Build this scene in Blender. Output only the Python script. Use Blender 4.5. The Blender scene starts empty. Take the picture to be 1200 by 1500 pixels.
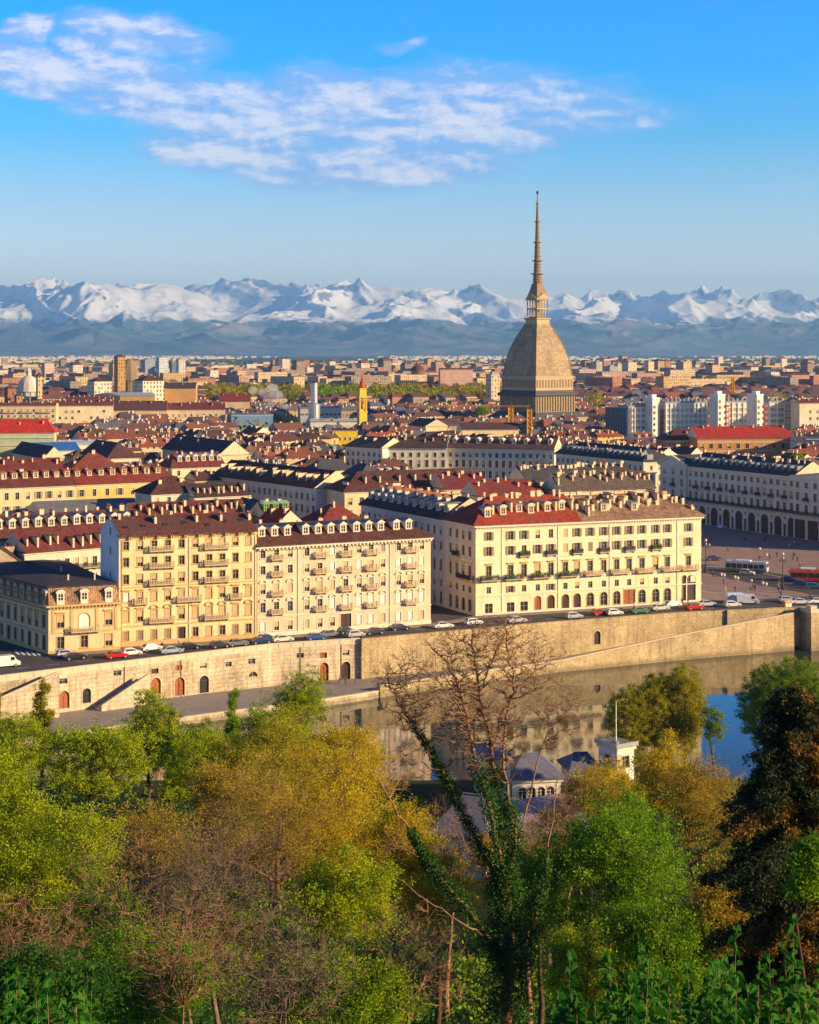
import bpy, math, random
import numpy as np
from mathutils import Vector, Matrix
R = math.radians
random.seed(7)
scene = bpy.context.scene
COL = scene.collection

# ------------------------------------------------------------------ camera
F, CX, HZ, H = 2375.0, 600.0, 515.0, 60.0     # focal length in units of the 1200 wide frame, principal point, horizon, eye height
cam_d = bpy.data.cameras.new('camera')
cam = bpy.data.objects.new('camera', cam_d); COL.objects.link(cam)
cam.location = (0, 0, H); cam.rotation_euler = (R(90), 0, 0)
cam_d.sensor_fit = 'HORIZONTAL'; cam_d.sensor_width = 36
cam_d.lens = 36 * F / 1200
cam_d.shift_y = -235.0 / 1200
cam_d.clip_start = 0.5; cam_d.clip_end = 120000
scene.camera = cam

# ------------------------------------------------------------------ light and exposure
SUN_AZ, SUN_EL = 110.0, 18.0
HAZE = 4.2e-5
sdir = Vector((math.sin(R(SUN_AZ)) * math.cos(R(SUN_EL)), math.cos(R(SUN_AZ)) * math.cos(R(SUN_EL)), math.sin(R(SUN_EL))))
sun_d = bpy.data.lights.new('sun', 'SUN'); sun_d.energy = 5.0; sun_d.angle = R(0.5); sun_d.color = (1.0, 0.72, 0.37)
sun = bpy.data.objects.new('sun', sun_d); COL.objects.link(sun)
sun.rotation_euler = (-sdir).to_track_quat('-Z', 'Y').to_euler(); sun.location = (200, -100, 300)
vs = scene.view_settings
scene.display_settings.display_device = 'sRGB'
vs.view_transform = 'Standard'; vs.look = 'None'; vs.exposure = 0.80; vs.gamma = 1; vs.use_curve_mapping = False
cy = scene.cycles
cy.use_denoising = True
cy.max_bounces = 6; cy.diffuse_bounces = 3; cy.glossy_bounces = 3; cy.transmission_bounces = 3; cy.transparent_max_bounces = 6; cy.volume_bounces = 3

class NT:
    """tiny node graph writer"""
    def __init__(s, nt): s.nt = nt
    def n(s, t, **kw):
        nd = s.nt.nodes.new(t)
        for k, v in kw.items(): setattr(nd, k, v)
        return nd
    def put(s, sock, v):
        if hasattr(v, 'is_output') or isinstance(v, bpy.types.NodeSocket): s.nt.links.new(v, sock)
        else: sock.default_value = v
    def m(s, op, a, b=None, c=None, clamp=False):
        nd = s.n('ShaderNodeMath', operation=op, use_clamp=clamp)
        s.put(nd.inputs[0], a)
        if b is not None: s.put(nd.inputs[1], b)
        if c is not None: s.put(nd.inputs[2], c)
        return nd.outputs[0]
    def mix(s, f, a, b, mode='MIX'):
        nd = s.n('ShaderNodeMix', data_type='RGBA', blend_type=mode)
        s.put(nd.inputs[0], f); s.put(nd.inputs[6], a); s.put(nd.inputs[7], b)
        return nd.outputs[2]
    def ramp(s, f, stops, interp='LINEAR'):
        nd = s.n('ShaderNodeValToRGB'); cr = nd.color_ramp; cr.interpolation = interp
        while len(cr.elements) < len(stops): cr.elements.new(0.5)
        for e, (p, c) in zip(cr.elements, stops):
            e.position = p; e.color = c if len(c) == 4 else (*c, 1)
        s.put(nd.inputs[0], f); return nd.outputs[0]
    def noise(s, vec, scale, detail=4, rough=0.5, dist=0.0, out=0):
        nd = s.n('ShaderNodeTexNoise'); s.put(nd.inputs['Vector'], vec)
        nd.inputs['Scale'].default_value = scale; nd.inputs['Detail'].default_value = detail
        nd.inputs['Roughness'].default_value = rough; nd.inputs['Distortion'].default_value = dist
        return nd.outputs[out]
    def map(s, v, a, b, c, d):
        nd = s.n('ShaderNodeMapRange'); s.put(nd.inputs[0], v)
        for i, x in enumerate((a, b, c, d)): nd.inputs[1 + i].default_value = x
        return nd.outputs[0]
    def smooth(s, v, a, b):
        nd = s.n('ShaderNodeMapRange', interpolation_type='SMOOTHSTEP'); s.put(nd.inputs[0], v)
        nd.inputs[1].default_value = a; nd.inputs[2].default_value = b
        return nd.outputs[0]
    def xyz(s, v):
        nd = s.n('ShaderNodeSeparateXYZ'); s.put(nd.inputs[0], v); return nd.outputs
    def vec(s, x, y, z):
        nd = s.n('ShaderNodeCombineXYZ')
        for i, q in enumerate((x, y, z)): s.put(nd.inputs[i], q)
        return nd.outputs[0]

# ------------------------------------------------------------------ sky with a bank of small clouds
world = bpy.data.worlds.new('World'); scene.world = world; world.use_nodes = True
wt = world.node_tree; wt.nodes.clear(); g = NT(wt)
sky = g.n('ShaderNodeTexSky', sky_type='NISHITA', sun_disc=False)
sky.sun_elevation = R(SUN_EL); sky.sun_rotation = R(SUN_AZ)
sky.altitude = 250; sky.air_density = 1.0; sky.dust_density = 0.3; sky.ozone_density = 3.0
dirv = g.n('ShaderNodeTexCoord').outputs['Generated']
dx, dy, dz = g.xyz(dirv)
dyp = g.m('MAXIMUM', dy, 0.05)
U = g.m('DIVIDE', dx, dyp); V = g.m('DIVIDE', dz, dyp)
tint = g.ramp(g.map(dz, 0.0, 0.30, 0, 1), [(0.0, (1.75, 1.4, 1.32)), (0.19, (1.50, 1.32, 1.34)), (0.30, (1.02, 1.12, 1.26)), (0.44, (0.32, 0.97, 1.33)), (0.56, (0.06, 0.93, 1.56)), (0.72, (0.0, 0.88, 1.66)), (0.84, (0.08, 0.36, 0.85)), (1.0, (0.09, 0.27, 0.66))])
skyc = g.mix(1.0, sky.outputs[0], tint, 'MULTIPLY')
wq = g.n('ShaderNodeTexNoise'); g.put(wq.inputs['Vector'], g.vec(U, g.m('MULTIPLY', V, 1.6), 2.1)); wq.inputs['Scale'].default_value = 14; wq.inputs['Detail'].default_value = 5
wr, wg_, _wb = g.xyz(wq.outputs['Color'])
UW = g.m('ADD', U, g.m('MULTIPLY', g.m('SUBTRACT', wr, .5), .060)); VW = g.m('ADD', V, g.m('MULTIPLY', g.m('SUBTRACT', wg_, .5), .034))
def ellipse(px, py, rx, ry, rot=0.0, wt_=1.0):
    u = g.m('SUBTRACT', UW, (px - CX) / F); v = g.m('SUBTRACT', VW, (HZ - py) / F)
    c, sn = math.cos(R(rot)), math.sin(R(rot))
    a = g.m('ADD', g.m('MULTIPLY', u, c * F / rx), g.m('MULTIPLY', v, sn * F / rx))
    b = g.m('ADD', g.m('MULTIPLY', u, -sn * F / ry), g.m('MULTIPLY', v, c * F / ry))
    d = g.m('ADD', g.m('MULTIPLY', a, a), g.m('MULTIPLY', b, b))
    return g.m('MULTIPLY', g.m('SUBTRACT', 1.0, d, clamp=True), wt_)
env = 0.0
for e in [(40, 95, 190, 52, -9), (210, 130, 240, 72, -12), (350, 165, 220, 66, -9), (200, 45, 150, 40, -8), (520, 170, 230, 76, -8),
          (680, 170, 250, 92, 3, .92), (830, 165, 170, 56, 6, .66), (910, 172, 150, 34, 4, .42), (370, 232, 210, 48, -10), (570, 245, 230, 52, 4), (603, 66, 40, 11, 0, .55), (130, 62, 80, 28, -10), (48, 38, 44, 22, 30)]:
    env = g.m('MAXIMUM', env, ellipse(*e)) if env != 0.0 else ellipse(*e)
def cl(du, dv):
    p = g.vec(g.m('MULTIPLY', g.m('ADD', U, du), 1.0), g.m('MULTIPLY', g.m('ADD', V, dv), 2.3), 0.37)
    a = g.noise(p, 24.0, 10, 0.58, 0.12)
    return a
n1 = cl(0, 0); n2 = cl(0.004, 0.0035)
dens = g.m('ADD', g.m('MULTIPLY', env, 0.50), n1)
veil = g.m('MULTIPLY', g.smooth(g.m('ADD', env, g.m('MULTIPLY', n1, .6)), 0.28, 1.10), 0.74)
alpha = g.m('MAXIMUM', veil, g.m('MULTIPLY', g.m('MULTIPLY', g.smooth(dens, 0.62, 1.10), 0.80), g.smooth(env, 0.0, 0.5)))
lit = g.m('MULTIPLY_ADD', g.m('SUBTRACT', n1, n2), 4.0, g.m('MULTIPLY', g.smooth(dens, 0.66, 1.08), 0.80), clamp=True)
cloudc = g.ramp(lit, [(0.0, (2.0, 3.3, 6.2)), (0.40, (3.5, 4.1, 6.2)), (1.0, (6.3, 5.9, 6.4))])
bg = g.n('ShaderNodeBackground'); bg.inputs[1].default_value = 0.10
g.put(bg.inputs[0], g.mix(alpha, skyc, cloudc))
wt.links.new(bg.outputs[0], g.n('ShaderNodeOutputWorld').inputs[0])

# ------------------------------------------------------------------ geometry helpers
def at(px, py, z):
    """the point at height z seen at (px, py) of the 1200 x 1500 photograph"""
    Y = (H - z) * F / (py - HZ)
    return Vector(((px - CX) * Y / F, Y, z))
def ray(px, py, Y):
    return Vector(((px - CX) * Y / F, Y, H - (py - HZ) * Y / F))
def proj(p):
    return (CX + p[0] * F / p[1], HZ + (H - p[2]) * F / p[1])

class MB:
    def __init__(s): s.v, s.f, s.mi = [], [], []
    def add(s, vs, fs, mi=0):
        b = len(s.v); s.v.extend([tuple(q) for q in vs])
        for f in fs: s.f.append([b + i for i in f]); s.mi.append(mi)
    def poly(s, pts, mi=0): s.add(pts, [list(range(len(pts)))], mi)
    def box(s, x0, x1, y0, y1, z0, z1, mi=0):
        s.add([(x0, y0, z0), (x1, y0, z0), (x1, y1, z0), (x0, y1, z0), (x0, y0, z1), (x1, y0, z1), (x1, y1, z1), (x0, y1, z1)],
              [(0, 3, 2, 1), (4, 5, 6, 7), (0, 1, 5, 4), (1, 2, 6, 5), (2, 3, 7, 6), (3, 0, 4, 7)], mi)
    def prism(s, pts, off, mi=0, cap=None):
        """polygon pts swept along the vector off"""
        n = len(pts); o = Vector(off); a = [Vector(p) for p in pts]
        s.add(a + [p + o for p in a], [list(range(n))[::-1], [n + i for i in range(n)]] if cap is None else [], mi)
        if cap is not None:
            s.poly(a[::-1], cap); s.poly([p + o for p in a], cap)
        b = len(s.v)
        s.add(a + [p + o for p in a], [(i, (i + 1) % n, n + (i + 1) % n, n + i) for i in range(n)], mi)
    def tube(s, pts, rad, n=6, mi=0, cap=True):
        pts = [Vector(p) for p in pts]
        if not hasattr(rad, '__len__'): rad = [rad] * len(pts)
        b = len(s.v); k = len(pts)
        for i, p in enumerate(pts):
            t = (pts[min(i + 1, k - 1)] - pts[max(i - 1, 0)])
            if t.length < 1e-9: t = Vector((0, 0, 1))
            t.normalize()
            a = Vector((1, 0, 0)) if abs(t.x) < 0.8 else Vector((0, 1, 0))
            u = t.cross(a).normalized(); w = t.cross(u)
            for j in range(n):
                q = p + (u * math.cos(2 * math.pi * j / n) + w * math.sin(2 * math.pi * j / n)) * rad[i]
                s.v.append((q.x, q.y, q.z))
        for i in range(k - 1):
            for j in range(n):
                s.f.append([b + i * n + j, b + i * n + (j + 1) % n, b + (i + 1) * n + (j + 1) % n, b + (i + 1) * n + j]); s.mi.append(mi)
        if cap:
            s.f.append([b + j for j in range(n)][::-1]); s.mi.append(mi)
            s.f.append([b + (k - 1) * n + j for j in range(n)]); s.mi.append(mi)
    def lathe(s, prof, n=16, mi=0, c=(0, 0), ph=0.0, sq=False):
        """profile of (radius, z); sq: radius is the half side of a square"""
        b = len(s.v); k = len(prof)
        for r, z in prof:
            for j in range(n):
                a = 2 * math.pi * j / n + ph
                s.v.append((c[0] + r * math.cos(a), c[1] + r * math.sin(a), z))
        for i in range(k - 1):
            for j in range(n):
                s.f.append([b + i * n + j, b + i * n + (j + 1) % n, b + (i + 1) * n + (j + 1) % n, b + (i + 1) * n + j]); s.mi.append(mi)
        s.f.append([b + j for j in range(n)][::-1]); s.mi.append(mi)
        s.f.append([b + (k - 1) * n + j for j in range(n)]); s.mi.append(mi)
    def mesh(s, name, mats, smooth=False):
        me = bpy.data.meshes.new(name); me.from_pydata(s.v, [], s.f)
        for m in (mats if isinstance(mats, (list, tuple)) else [mats]): me.materials.append(m)
        me.polygons.foreach_set('material_index', s.mi)
        me.polygons.foreach_set('use_smooth', [bool(smooth)] * len(s.f))
        me.update(); return me
    def build(s, name, mats, parent=None, smooth=False):
        return put(name, s.mesh(name, mats, smooth), parent)

def put(name, me, parent=None, loc=None, rz=0.0, color=None, scale=None):
    o = bpy.data.objects.new(name, me); COL.objects.link(o)
    if parent is not None: o.parent = parent
    if loc is not None: o.location = loc
    if rz: o.rotation_euler = (0, 0, rz)
    if color is not None: o.color = (*color, 1)
    if scale is not None: o.scale = scale
    return o
def tag(o, label=None, cat=None, group=None, kind=None):
    if label: o['label'] = label
    if cat: o['category'] = cat
    if group: o['group'] = group
    if kind: o['kind'] = kind
    return o
def thing(name, label, cat, loc=(0, 0, 0), rz=0.0, group=None):
    o = bpy.data.objects.new(name, None); COL.objects.link(o)
    o.location = loc; o.rotation_euler = (0, 0, rz); o.empty_display_size = 1
    return tag(o, label, cat, group)
def copy_tree(o, parent=None):
    c = o.copy(); COL.objects.link(c)
    if parent is not None: c.parent = parent
    for ch in o.children: copy_tree(ch, c)
    return c
def struct(o): o['kind'] = 'structure'; return o
def np_mesh(name, V, Fq, mats, mi=None, smooth=False):
    """fast mesh from numpy: V (n,3), Fq (m,k)"""
    me = bpy.data.meshes.new(name)
    n, (m, k) = len(V), Fq.shape
    me.vertices.add(n); me.vertices.foreach_set('co', np.ascontiguousarray(V, dtype=np.float32).ravel())
    me.loops.add(m * k); me.loops.foreach_set('vertex_index', np.ascontiguousarray(Fq, dtype=np.int32).ravel())
    me.polygons.add(m); me.polygons.foreach_set('loop_start', np.arange(0, m * k, k, dtype=np.int32))
    try: me.polygons.foreach_set('loop_total', np.full(m, k, dtype=np.int32))
    except Exception: pass
    for mm in (mats if isinstance(mats, (list, tuple)) else [mats]): me.materials.append(mm)
    if mi is not None: me.polygons.foreach_set('material_index', np.ascontiguousarray(mi, dtype=np.int32))
    me.polygons.foreach_set('use_smooth', np.full(m, bool(smooth)))
    me.update(calc_edges=True); return me

# ------------------------------------------------------------------ materials
def base_mat(name, rough=0.8, spec=0.3):
    m = bpy.data.materials.new(name); m.use_nodes = True
    t = NT(m.node_tree); p = m.node_tree.nodes['Principled BSDF']
    p.inputs['Roughness'].default_value = rough; p.inputs['Specular IOR Level'].default_value = spec
    return m, t, p
def pos(t): return t.n('ShaderNodeNewGeometry').outputs['Position']
def bump(t, p, h, strength=0.4, dist=0.1):
    b = t.n('ShaderNodeBump'); b.inputs['Strength'].default_value = strength; b.inputs['Distance'].default_value = dist
    t.put(b.inputs['Height'], h); t.put(p.inputs['Normal'], b.outputs[0])
def mat(name, col, rough=0.8, var=0.15, scale=0.6, spec=0.3, metal=0.0, bmp=0.0, bscale=8.0):
    """plain material with large and small scale variation in world space"""
    m, t, p = base_mat(name, rough, spec); p.inputs['Metallic'].default_value = metal
    w = pos(t)
    n = t.m('ADD', t.m('MULTIPLY', t.noise(w, scale, 5, 0.6), 0.65), t.m('MULTIPLY', t.noise(w, scale * 9, 3, 0.6), 0.35))
    k = t.map(n, 0.3, 0.7, 1 - var, 1 + var)
    t.put(p.inputs['Base Color'], t.mix(1.0, (*col, 1), t.vec(k, k, k), 'MULTIPLY'))
    if bmp: bump(t, p, t.noise(w, bscale, 4, 0.6), bmp, 0.08)
    return m
def objcol_mat(name, rough=0.85, var=0.16, windows=False, tiles=False):
    """takes the colour of the object; plaster with stains, or roof tiles, or plaster with rows of small windows"""
    m, t, p = base_mat(name, rough, 0.2)
    w = pos(t); oc = t.n('ShaderNodeObjectInfo').outputs['Color']
    n = t.m('ADD', t.m('MULTIPLY', t.noise(w, 0.22, 5, 0.62), 0.6), t.m('MULTIPLY', t.noise(w, 2.3, 4, 0.65), 0.4))
    k = t.map(n, 0.34, 0.66, 1 - var * 1.25, 1 + var)
    c = t.mix(1.0, oc, t.vec(k, k, k), 'MULTIPLY')
    tc = t.n('ShaderNodeTexCoord'); ox, oy, oz = t.xyz(tc.outputs['Object'])
    if not tiles:
        # rain streaks: narrow vertical stains
        st = t.noise(t.vec(t.m('MULTIPLY', t.m('ADD', ox, oy), 1.1), 0.0, t.m('MULTIPLY', oz, 0.10)), 1.0, 4, 0.65)
        c = t.mix(t.m('MULTIPLY', t.smooth(st, 0.48, 0.74), 0.36), c, (0.34, 0.24, 0.14, 1))
    if windows:
        nx, ny, nz = t.xyz(tc.outputs['Normal'])
        u = t.m('ADD', t.m('MULTIPLY', ox, t.m('ABSOLUTE', ny)), t.m('MULTIPLY', oy, t.m('ABSOLUTE', nx)))
        fu = t.m('FRACT', t.m('DIVIDE', t.m('ADD', u, 900.0), 3.0)); fv = t.m('FRACT', t.m('DIVIDE', oz, 3.5))
        cell = t.n('ShaderNodeTexWhiteNoise', noise_dimensions='2D')
        t.put(cell.inputs['Vector'], t.vec(t.m('FLOOR', t.m('DIVIDE', t.m('ADD', u, 900.0), 3.0)), t.m('FLOOR', t.m('DIVIDE', oz, 3.5)), 0.0))
        a = t.m('MULTIPLY', t.m('LESS_THAN', t.m('ABSOLUTE', t.m('SUBTRACT', fu, 0.5)), 0.19), t.m('LESS_THAN', t.m('ABSOLUTE', t.m('SUBTRACT', fv, 0.52)), 0.27))
        a = t.m('MULTIPLY', a, t.m('GREATER_THAN', t.m('ADD', t.m('ABSOLUTE', nx), t.m('ABSOLUTE', ny)), 0.7))
        a = t.m('MULTIPLY', a, t.m('GREATER_THAN', cell.outputs[0], 0.18))
        wc = t.ramp(cell.outputs[0], [(0.0, (0.05, 0.045, 0.04)), (0.55, (0.05, 0.045, 0.04)), (0.56, (0.22, 0.15, 0.09)), (0.8, (0.22, 0.15, 0.09)), (0.81, (0.12, 0.13, 0.12)), (1.0, (0.12, 0.13, 0.12))], 'CONSTANT')
        c = t.mix(a, c, wc)
    if tiles:
        sp = t.noise(w, 5.5, 2, 0.7)
        k2 = t.map(sp, 0.3, 0.7, 0.5, 1.55)
        c = t.mix(1.0, c, t.vec(k2, k2, k2), 'MULTIPLY')
        k3 = t.map(t.noise(w, 1.3, 4, 0.65), 0.34, 0.66, 0.62, 1.42)
        c = t.mix(1.0, c, t.vec(k3, k3, k3), 'MULTIPLY')
        pt = t.noise(w, 0.35, 3, 0.55)
        c = t.mix(t.m('MULTIPLY', t.smooth(pt, 0.50, 0.62), 0.5), c, (0.10, 0.075, 0.06, 1))
        wv = t.n('ShaderNodeTexWave', wave_type='BANDS', bands_direction='X'); t.put(wv.inputs['Vector'], tc.outputs['Object'])
        wv.inputs['Scale'].default_value = 0.75; wv.inputs['Distortion'].default_value = 0.6; wv.inputs['Detail'].default_value = 1
        bump(t, p, t.m('ADD', wv.outputs['Fac'], t.m('MULTIPLY', sp, 0.8)), 0.55, 0.12)
    else:
        bump(t, p, t.noise(w, 6, 3, 0.6), 0.12, 0.05)
    t.put(p.inputs['Base Color'], c)
    return m
M = {}
M['plaster'] = objcol_mat('plaster')
M['plaster_far'] = objcol_mat('plaster_with_windows', windows=True)
M['tile'] = objcol_mat('roof_tile', tiles=True)
M['trim'] = mat('stone_trim', (0.62, 0.50, 0.34), 0.8, 0.12, 1.2)
M['trim_pale'] = mat('pale_trim', (0.70, 0.62, 0.48), 0.8, 0.10, 1.2)
M['trim_ochre'] = mat('ochre_trim', (0.56, 0.38, 0.17), 0.8, 0.12, 1.2)
M['frame'] = mat('window_frame', (0.42, 0.36, 0.28), 0.6, 0.1)
M['frame_white'] = mat('white_frame', (0.68, 0.66, 0.60), 0.6, 0.08)
M['glass'] = mat('glass', (0.040, 0.034, 0.032), 0.12, 0.3, 0.3, 0.6)
M['shutter'] = mat('shutter_wood', (0.30, 0.21, 0.13), 0.7, 0.2, 1.0)
M['shutter_grey'] = mat('shutter_grey', (0.30, 0.27, 0.24), 0.7, 0.2, 1.0)
M['blind'] = mat('beige_blind', (0.50, 0.36, 0.20), 0.7, 0.12, 1.0)
M['blind_white'] = mat('white_blind', (0.80, 0.77, 0.70), 0.6, 0.06, 1.0)
M['door'] = mat('door_wood', (0.33, 0.10, 0.035), 0.6, 0.25, 1.5)
M['door_dark'] = mat('dark_door', (0.07, 0.035, 0.025), 0.5, 0.25, 1.5)
M['iron'] = mat('iron', (0.04, 0.04, 0.045), 0.5, 0.2, 2, 0.5)
M['stone'] = mat('balcony_stone', (0.55, 0.43, 0.27), 0.85, 0.18, 2.0)
M['chimney'] = mat('chimney_plaster', (0.72, 0.55, 0.36), 0.85, 0.34, 0.9)
M['clay'] = mat('clay_pot', (0.42, 0.13, 0.06), 0.8, 0.25, 1.5)
M['zinc'] = mat('zinc', (0.22, 0.24, 0.27), 0.45, 0.2, 0.4, 0.5)
M['steel'] = mat('steel', (0.45, 0.47, 0.5), 0.35, 0.12, 1.0, 0.5, 0.6)
M['white'] = mat('white_paint', (0.80, 0.80, 0.78), 0.5, 0.06, 0.8)
M['rubber'] = mat('tyre_rubber', (0.02, 0.02, 0.02), 0.8)
M['flower'] = mat('planter_leaves', (0.08, 0.16, 0.03), 0.8, 0.5, 4)
M['green_frame'] = mat('green_frame', (0.16, 0.34, 0.05), 0.6, 0.15)
M['glass_blue'] = mat('blue_glazing', (0.05, 0.18, 0.45), 0.2, 0.3, 0.4, 0.5)
M['band_glass'] = mat('band_glass', (0.42, 0.34, 0.24), 0.3, 0.4, 0.5, 0.5)
M['red_paint'] = mat('red_paint', (0.55, 0.05, 0.03), 0.5, 0.1)
M['brickwork'] = mat('brickwork', (0.38, 0.15, 0.07), 0.85, 0.25, 0.5)
M['crane'] = mat('crane_paint', (0.75, 0.36, 0.02), 0.5, 0.1)
M['copper'] = mat('dome_stone', (0.62, 0.55, 0.45), 0.7, 0.15, 0.3)
M['yellow'] = mat('yellow_plaster', (0.78, 0.52, 0.06), 0.8, 0.2, 0.4)
M['redtile'] = mat('red_cone_tile', (0.50, 0.06, 0.02), 0.8, 0.2, 0.8)
M['brown_tile'] = mat('brown_tile', (0.11, 0.05, 0.04), 0.85, 0.25, 0.4)
def fixed_wall(name, col):
    m = objcol_mat(name, windows=True); nt = m.node_tree
    oi = [n for n in nt.nodes if n.type == 'OBJECT_INFO'][0]
    for l in [l for l in nt.links if l.from_node == oi]:
        s = l.to_socket; nt.links.remove(l); s.default_value = (*col, 1)
    return m
# ------------------------------------------------------------------ the setting: ground, river, hill, mountains, haze
rng = np.random.default_rng(5)
def vnoise(x, y, seed):
    """smooth value noise on numpy arrays"""
    r = np.random.default_rng(seed).random((256, 256))
    xi = np.floor(x).astype(int); yi = np.floor(y).astype(int)
    fx = x - xi; fy = y - yi
    fx = fx * fx * fx * (fx * (fx * 6 - 15) + 10); fy = fy * fy * fy * (fy * (fy * 6 - 15) + 10)
    a = r[xi % 256, yi % 256]; b = r[(xi + 1) % 256, yi % 256]; c = r[xi % 256, (yi + 1) % 256]; d = r[(xi + 1) % 256, (yi + 1) % 256]
    return (a * (1 - fx) + b * fx) * (1 - fy) + (c * (1 - fx) + d * fx) * fy
def ridged(x, y, octs, seed, gain=0.5):
    s = 0; amp = 1.0; tot = 0; w = 1.0
    for i in range(octs):
        n = 1 - np.abs(2 * vnoise(x * 2 ** i + 17 * i, y * 2 ** i + 31 * i, seed + i) - 1)
        n = n * n * w; w = np.clip(n * 1.6, 0, 1)
        s = s + amp * n; tot += amp; amp *= gain
    return s / tot
def fbm(x, y, octs, seed):
    s = 0; amp = 1.0; tot = 0
    for i in range(octs):
        s = s + amp * vnoise(x * 2 ** i + 13 * i, y * 2 ** i + 7 * i, seed + i); tot += amp; amp *= 0.5
    return s / tot

L0, L1, L2, L3 = [at(px, py, 1.0) for px, py in ((-150, 1009), (0, 990), (400, 943), (527, 935))]
R1, R2, R3 = [at(px, py, 1.0) for px, py in ((800, 912), (1000, 897), (1180, 889))]
d0 = (R1 - L3); d0.normalize(); R0 = L3 + Vector((d0.y, -d0.x, 0)) * 1.0
for q in (L0, L1, L2, L3, R0, R1, R2, R3): q.z = 0

# ground of the city and the plain, one sheet out to the mountains
gp = [(-14500, -140), (-560, -140), (-210, 205), L0, L1, L2, L3, R1, R2, R3, (200, 420), (520, 600), (14500, 6000), (14500, 35000), (-14500, 35000)]
mb = MB(); mb.poly([(p[0], p[1], 0.0) for p in gp])
m, t, p = base_mat('city_ground', 0.9)
w = pos(t); wx, wy, wz = t.xyz(w)
near = t.ramp(t.noise(w, 0.05, 5, 0.6), [(0.3, (0.055, 0.05, 0.048)), (0.7, (0.11, 0.095, 0.085))])
farn = t.noise(t.vec(t.m('MULTIPLY', wx, 0.0011), t.m('MULTIPLY', wy, 0.0005), 0.0), 1.0, 8, 0.68)
far = t.ramp(farn, [(0.36, (0.02, 0.045, 0.02)), (0.46, (0.045, 0.07, 0.03)), (0.54, (0.10, 0.10, 0.05)), (0.62, (0.03, 0.055, 0.025)), (0.7, (0.16, 0.13, 0.09))])
t.put(p.inputs['Base Color'], t.mix(t.smooth(wy, 3000, 6000), near, far))
struct(mb.build('ground', m))

# river
mb = MB(); mb.poly([(-600, 60, -8.5), (600, 60, -8.5), (600, 640, -8.5), (-600, 640, -8.5)])
m, t, p = base_mat('river_water', 0.035, 0.5)
p.inputs['Base Color'].default_value = (0.035, 0.045, 0.035, 1); p.inputs['IOR'].default_value = 2.1
w = pos(t); wx, wy, wz = t.xyz(w)
h = t.m('ADD', t.noise(t.vec(t.m('MULTIPLY', wx, 0.35), t.m('MULTIPLY', wy, 0.22), 0.0), 1.0, 5, 0.6), t.m('MULTIPLY', t.noise(t.vec(wx, wy, 0.0), 1.7, 3, 0.6), 0.22))
bump(t, p, h, 0.11, 0.10)
struct(mb.build('river', m))

# wooded hillside below the viewpoint, down to the near bank
PY_ = [-140, -25, 0, 15, 30, 60, 100, 150, 185, 250, 262, 280]
PZ_ = [62, 57.5, 56, 52, 43.5, 29.5, 13.5, 0, -5.5, -7.0, -9.0, -15]
def hill(x, y):
    x = np.asarray(x, float); y = np.asarray(y, float)
    z = np.interp(y, PY_, PZ_)
    z = z + (fbm(x * 0.05 + 40, y * 0.05 + 40, 4, 11) - 0.5) * 5 * np.clip((250 - y) / 80, 0, 1) * np.clip(np.abs(y) / 20, 0.1, 1)
    z = z + np.clip((x - 70) / 60, 0, 1.5) * 3 * np.clip((200 - y) / 140, 0, 1)
    return z
xs = np.linspace(-170, 190, 130); ys = np.linspace(-140, 280, 160)
X, Y = np.meshgrid(xs, ys); Z = hill(X, Y)
V = np.stack([X.ravel(), Y.ravel(), Z.ravel()], 1)
ii = np.arange(X.size).reshape(X.shape)
Fq = np.stack([ii[:-1, :-1].ravel(), ii[:-1, 1:].ravel(), ii[1:, 1:].ravel(), ii[1:, :-1].ravel()], 1)
m, t, p = base_mat('hill_soil', 0.95, 0.1)
t.put(p.inputs['Base Color'], t.ramp(t.noise(pos(t), 0.25, 6, 0.65), [(0.3, (0.018, 0.028, 0.008)), (0.5, (0.035, 0.055, 0.012)), (0.7, (0.06, 0.045, 0.022))]))
struct(put('hillside', np_mesh('hillside', V, Fq, m, smooth=True)))

# the Alps: a fan shaped height field, wooded foothills in front and snow peaks behind
SK = [(-300, 418), (-100, 410), (0, 418), (30, 412), (60, 408), (85, 399), (105, 405), (125, 413), (150, 414), (180, 411), (215, 413), (235, 408), (265, 413), (290, 409), (320, 412), (370, 405), (400, 412), (430, 415), (460, 414), (490, 411), (515, 416), (530, 409), (560, 413), (600, 417), (640, 421), (670, 426), (703, 418), (740, 430), (775, 430), (810, 432), (835, 425), (860, 429), (875, 419), (900, 432), (940, 430), (975, 425), (1005, 416), (1040, 420), (1080, 425), (1120, 429), (1150, 424), (1170, 421), (1200, 428), (1320, 422), (1500, 420)]
FH = [(-300, 470), (0, 473), (60, 478), (100, 470), (150, 466), (200, 476), (250, 474), (320, 463), (360, 468), (400, 474), (450, 462), (500, 474), (550, 463), (600, 452), (640, 457), (680, 466), (720, 470), (770, 468), (800, 464), (850, 468), (900, 464), (940, 459), (980, 470), (1020, 474), (1050, 468), (1100, 455), (1150, 450), (1200, 454), (1320, 450), (1500, 460)]
sx = np.linspace(-0.40, 0.40, 900); yy = np.concatenate([np.linspace(19500, 26000, 150), np.linspace(26040, 34500, 330)])
S, YY = np.meshgrid(sx, yy); XX = S * YY; PX = CX + S * F
yk = np.interp(PX, *zip(*SK)); yf = np.interp(PX, *zip(*FH))
yk = yk + (fbm(S * 260, S * 0 + 3, 3, 91) - 0.5) * 8
wob = (fbm(S * 14, YY * 0 + 2, 3, 71) - 0.5)
def bell(y, a, c, b): return np.clip(np.where(y < c, (y - a) / (c - a), (b - y) / (b - c)), 0, 1)
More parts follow.
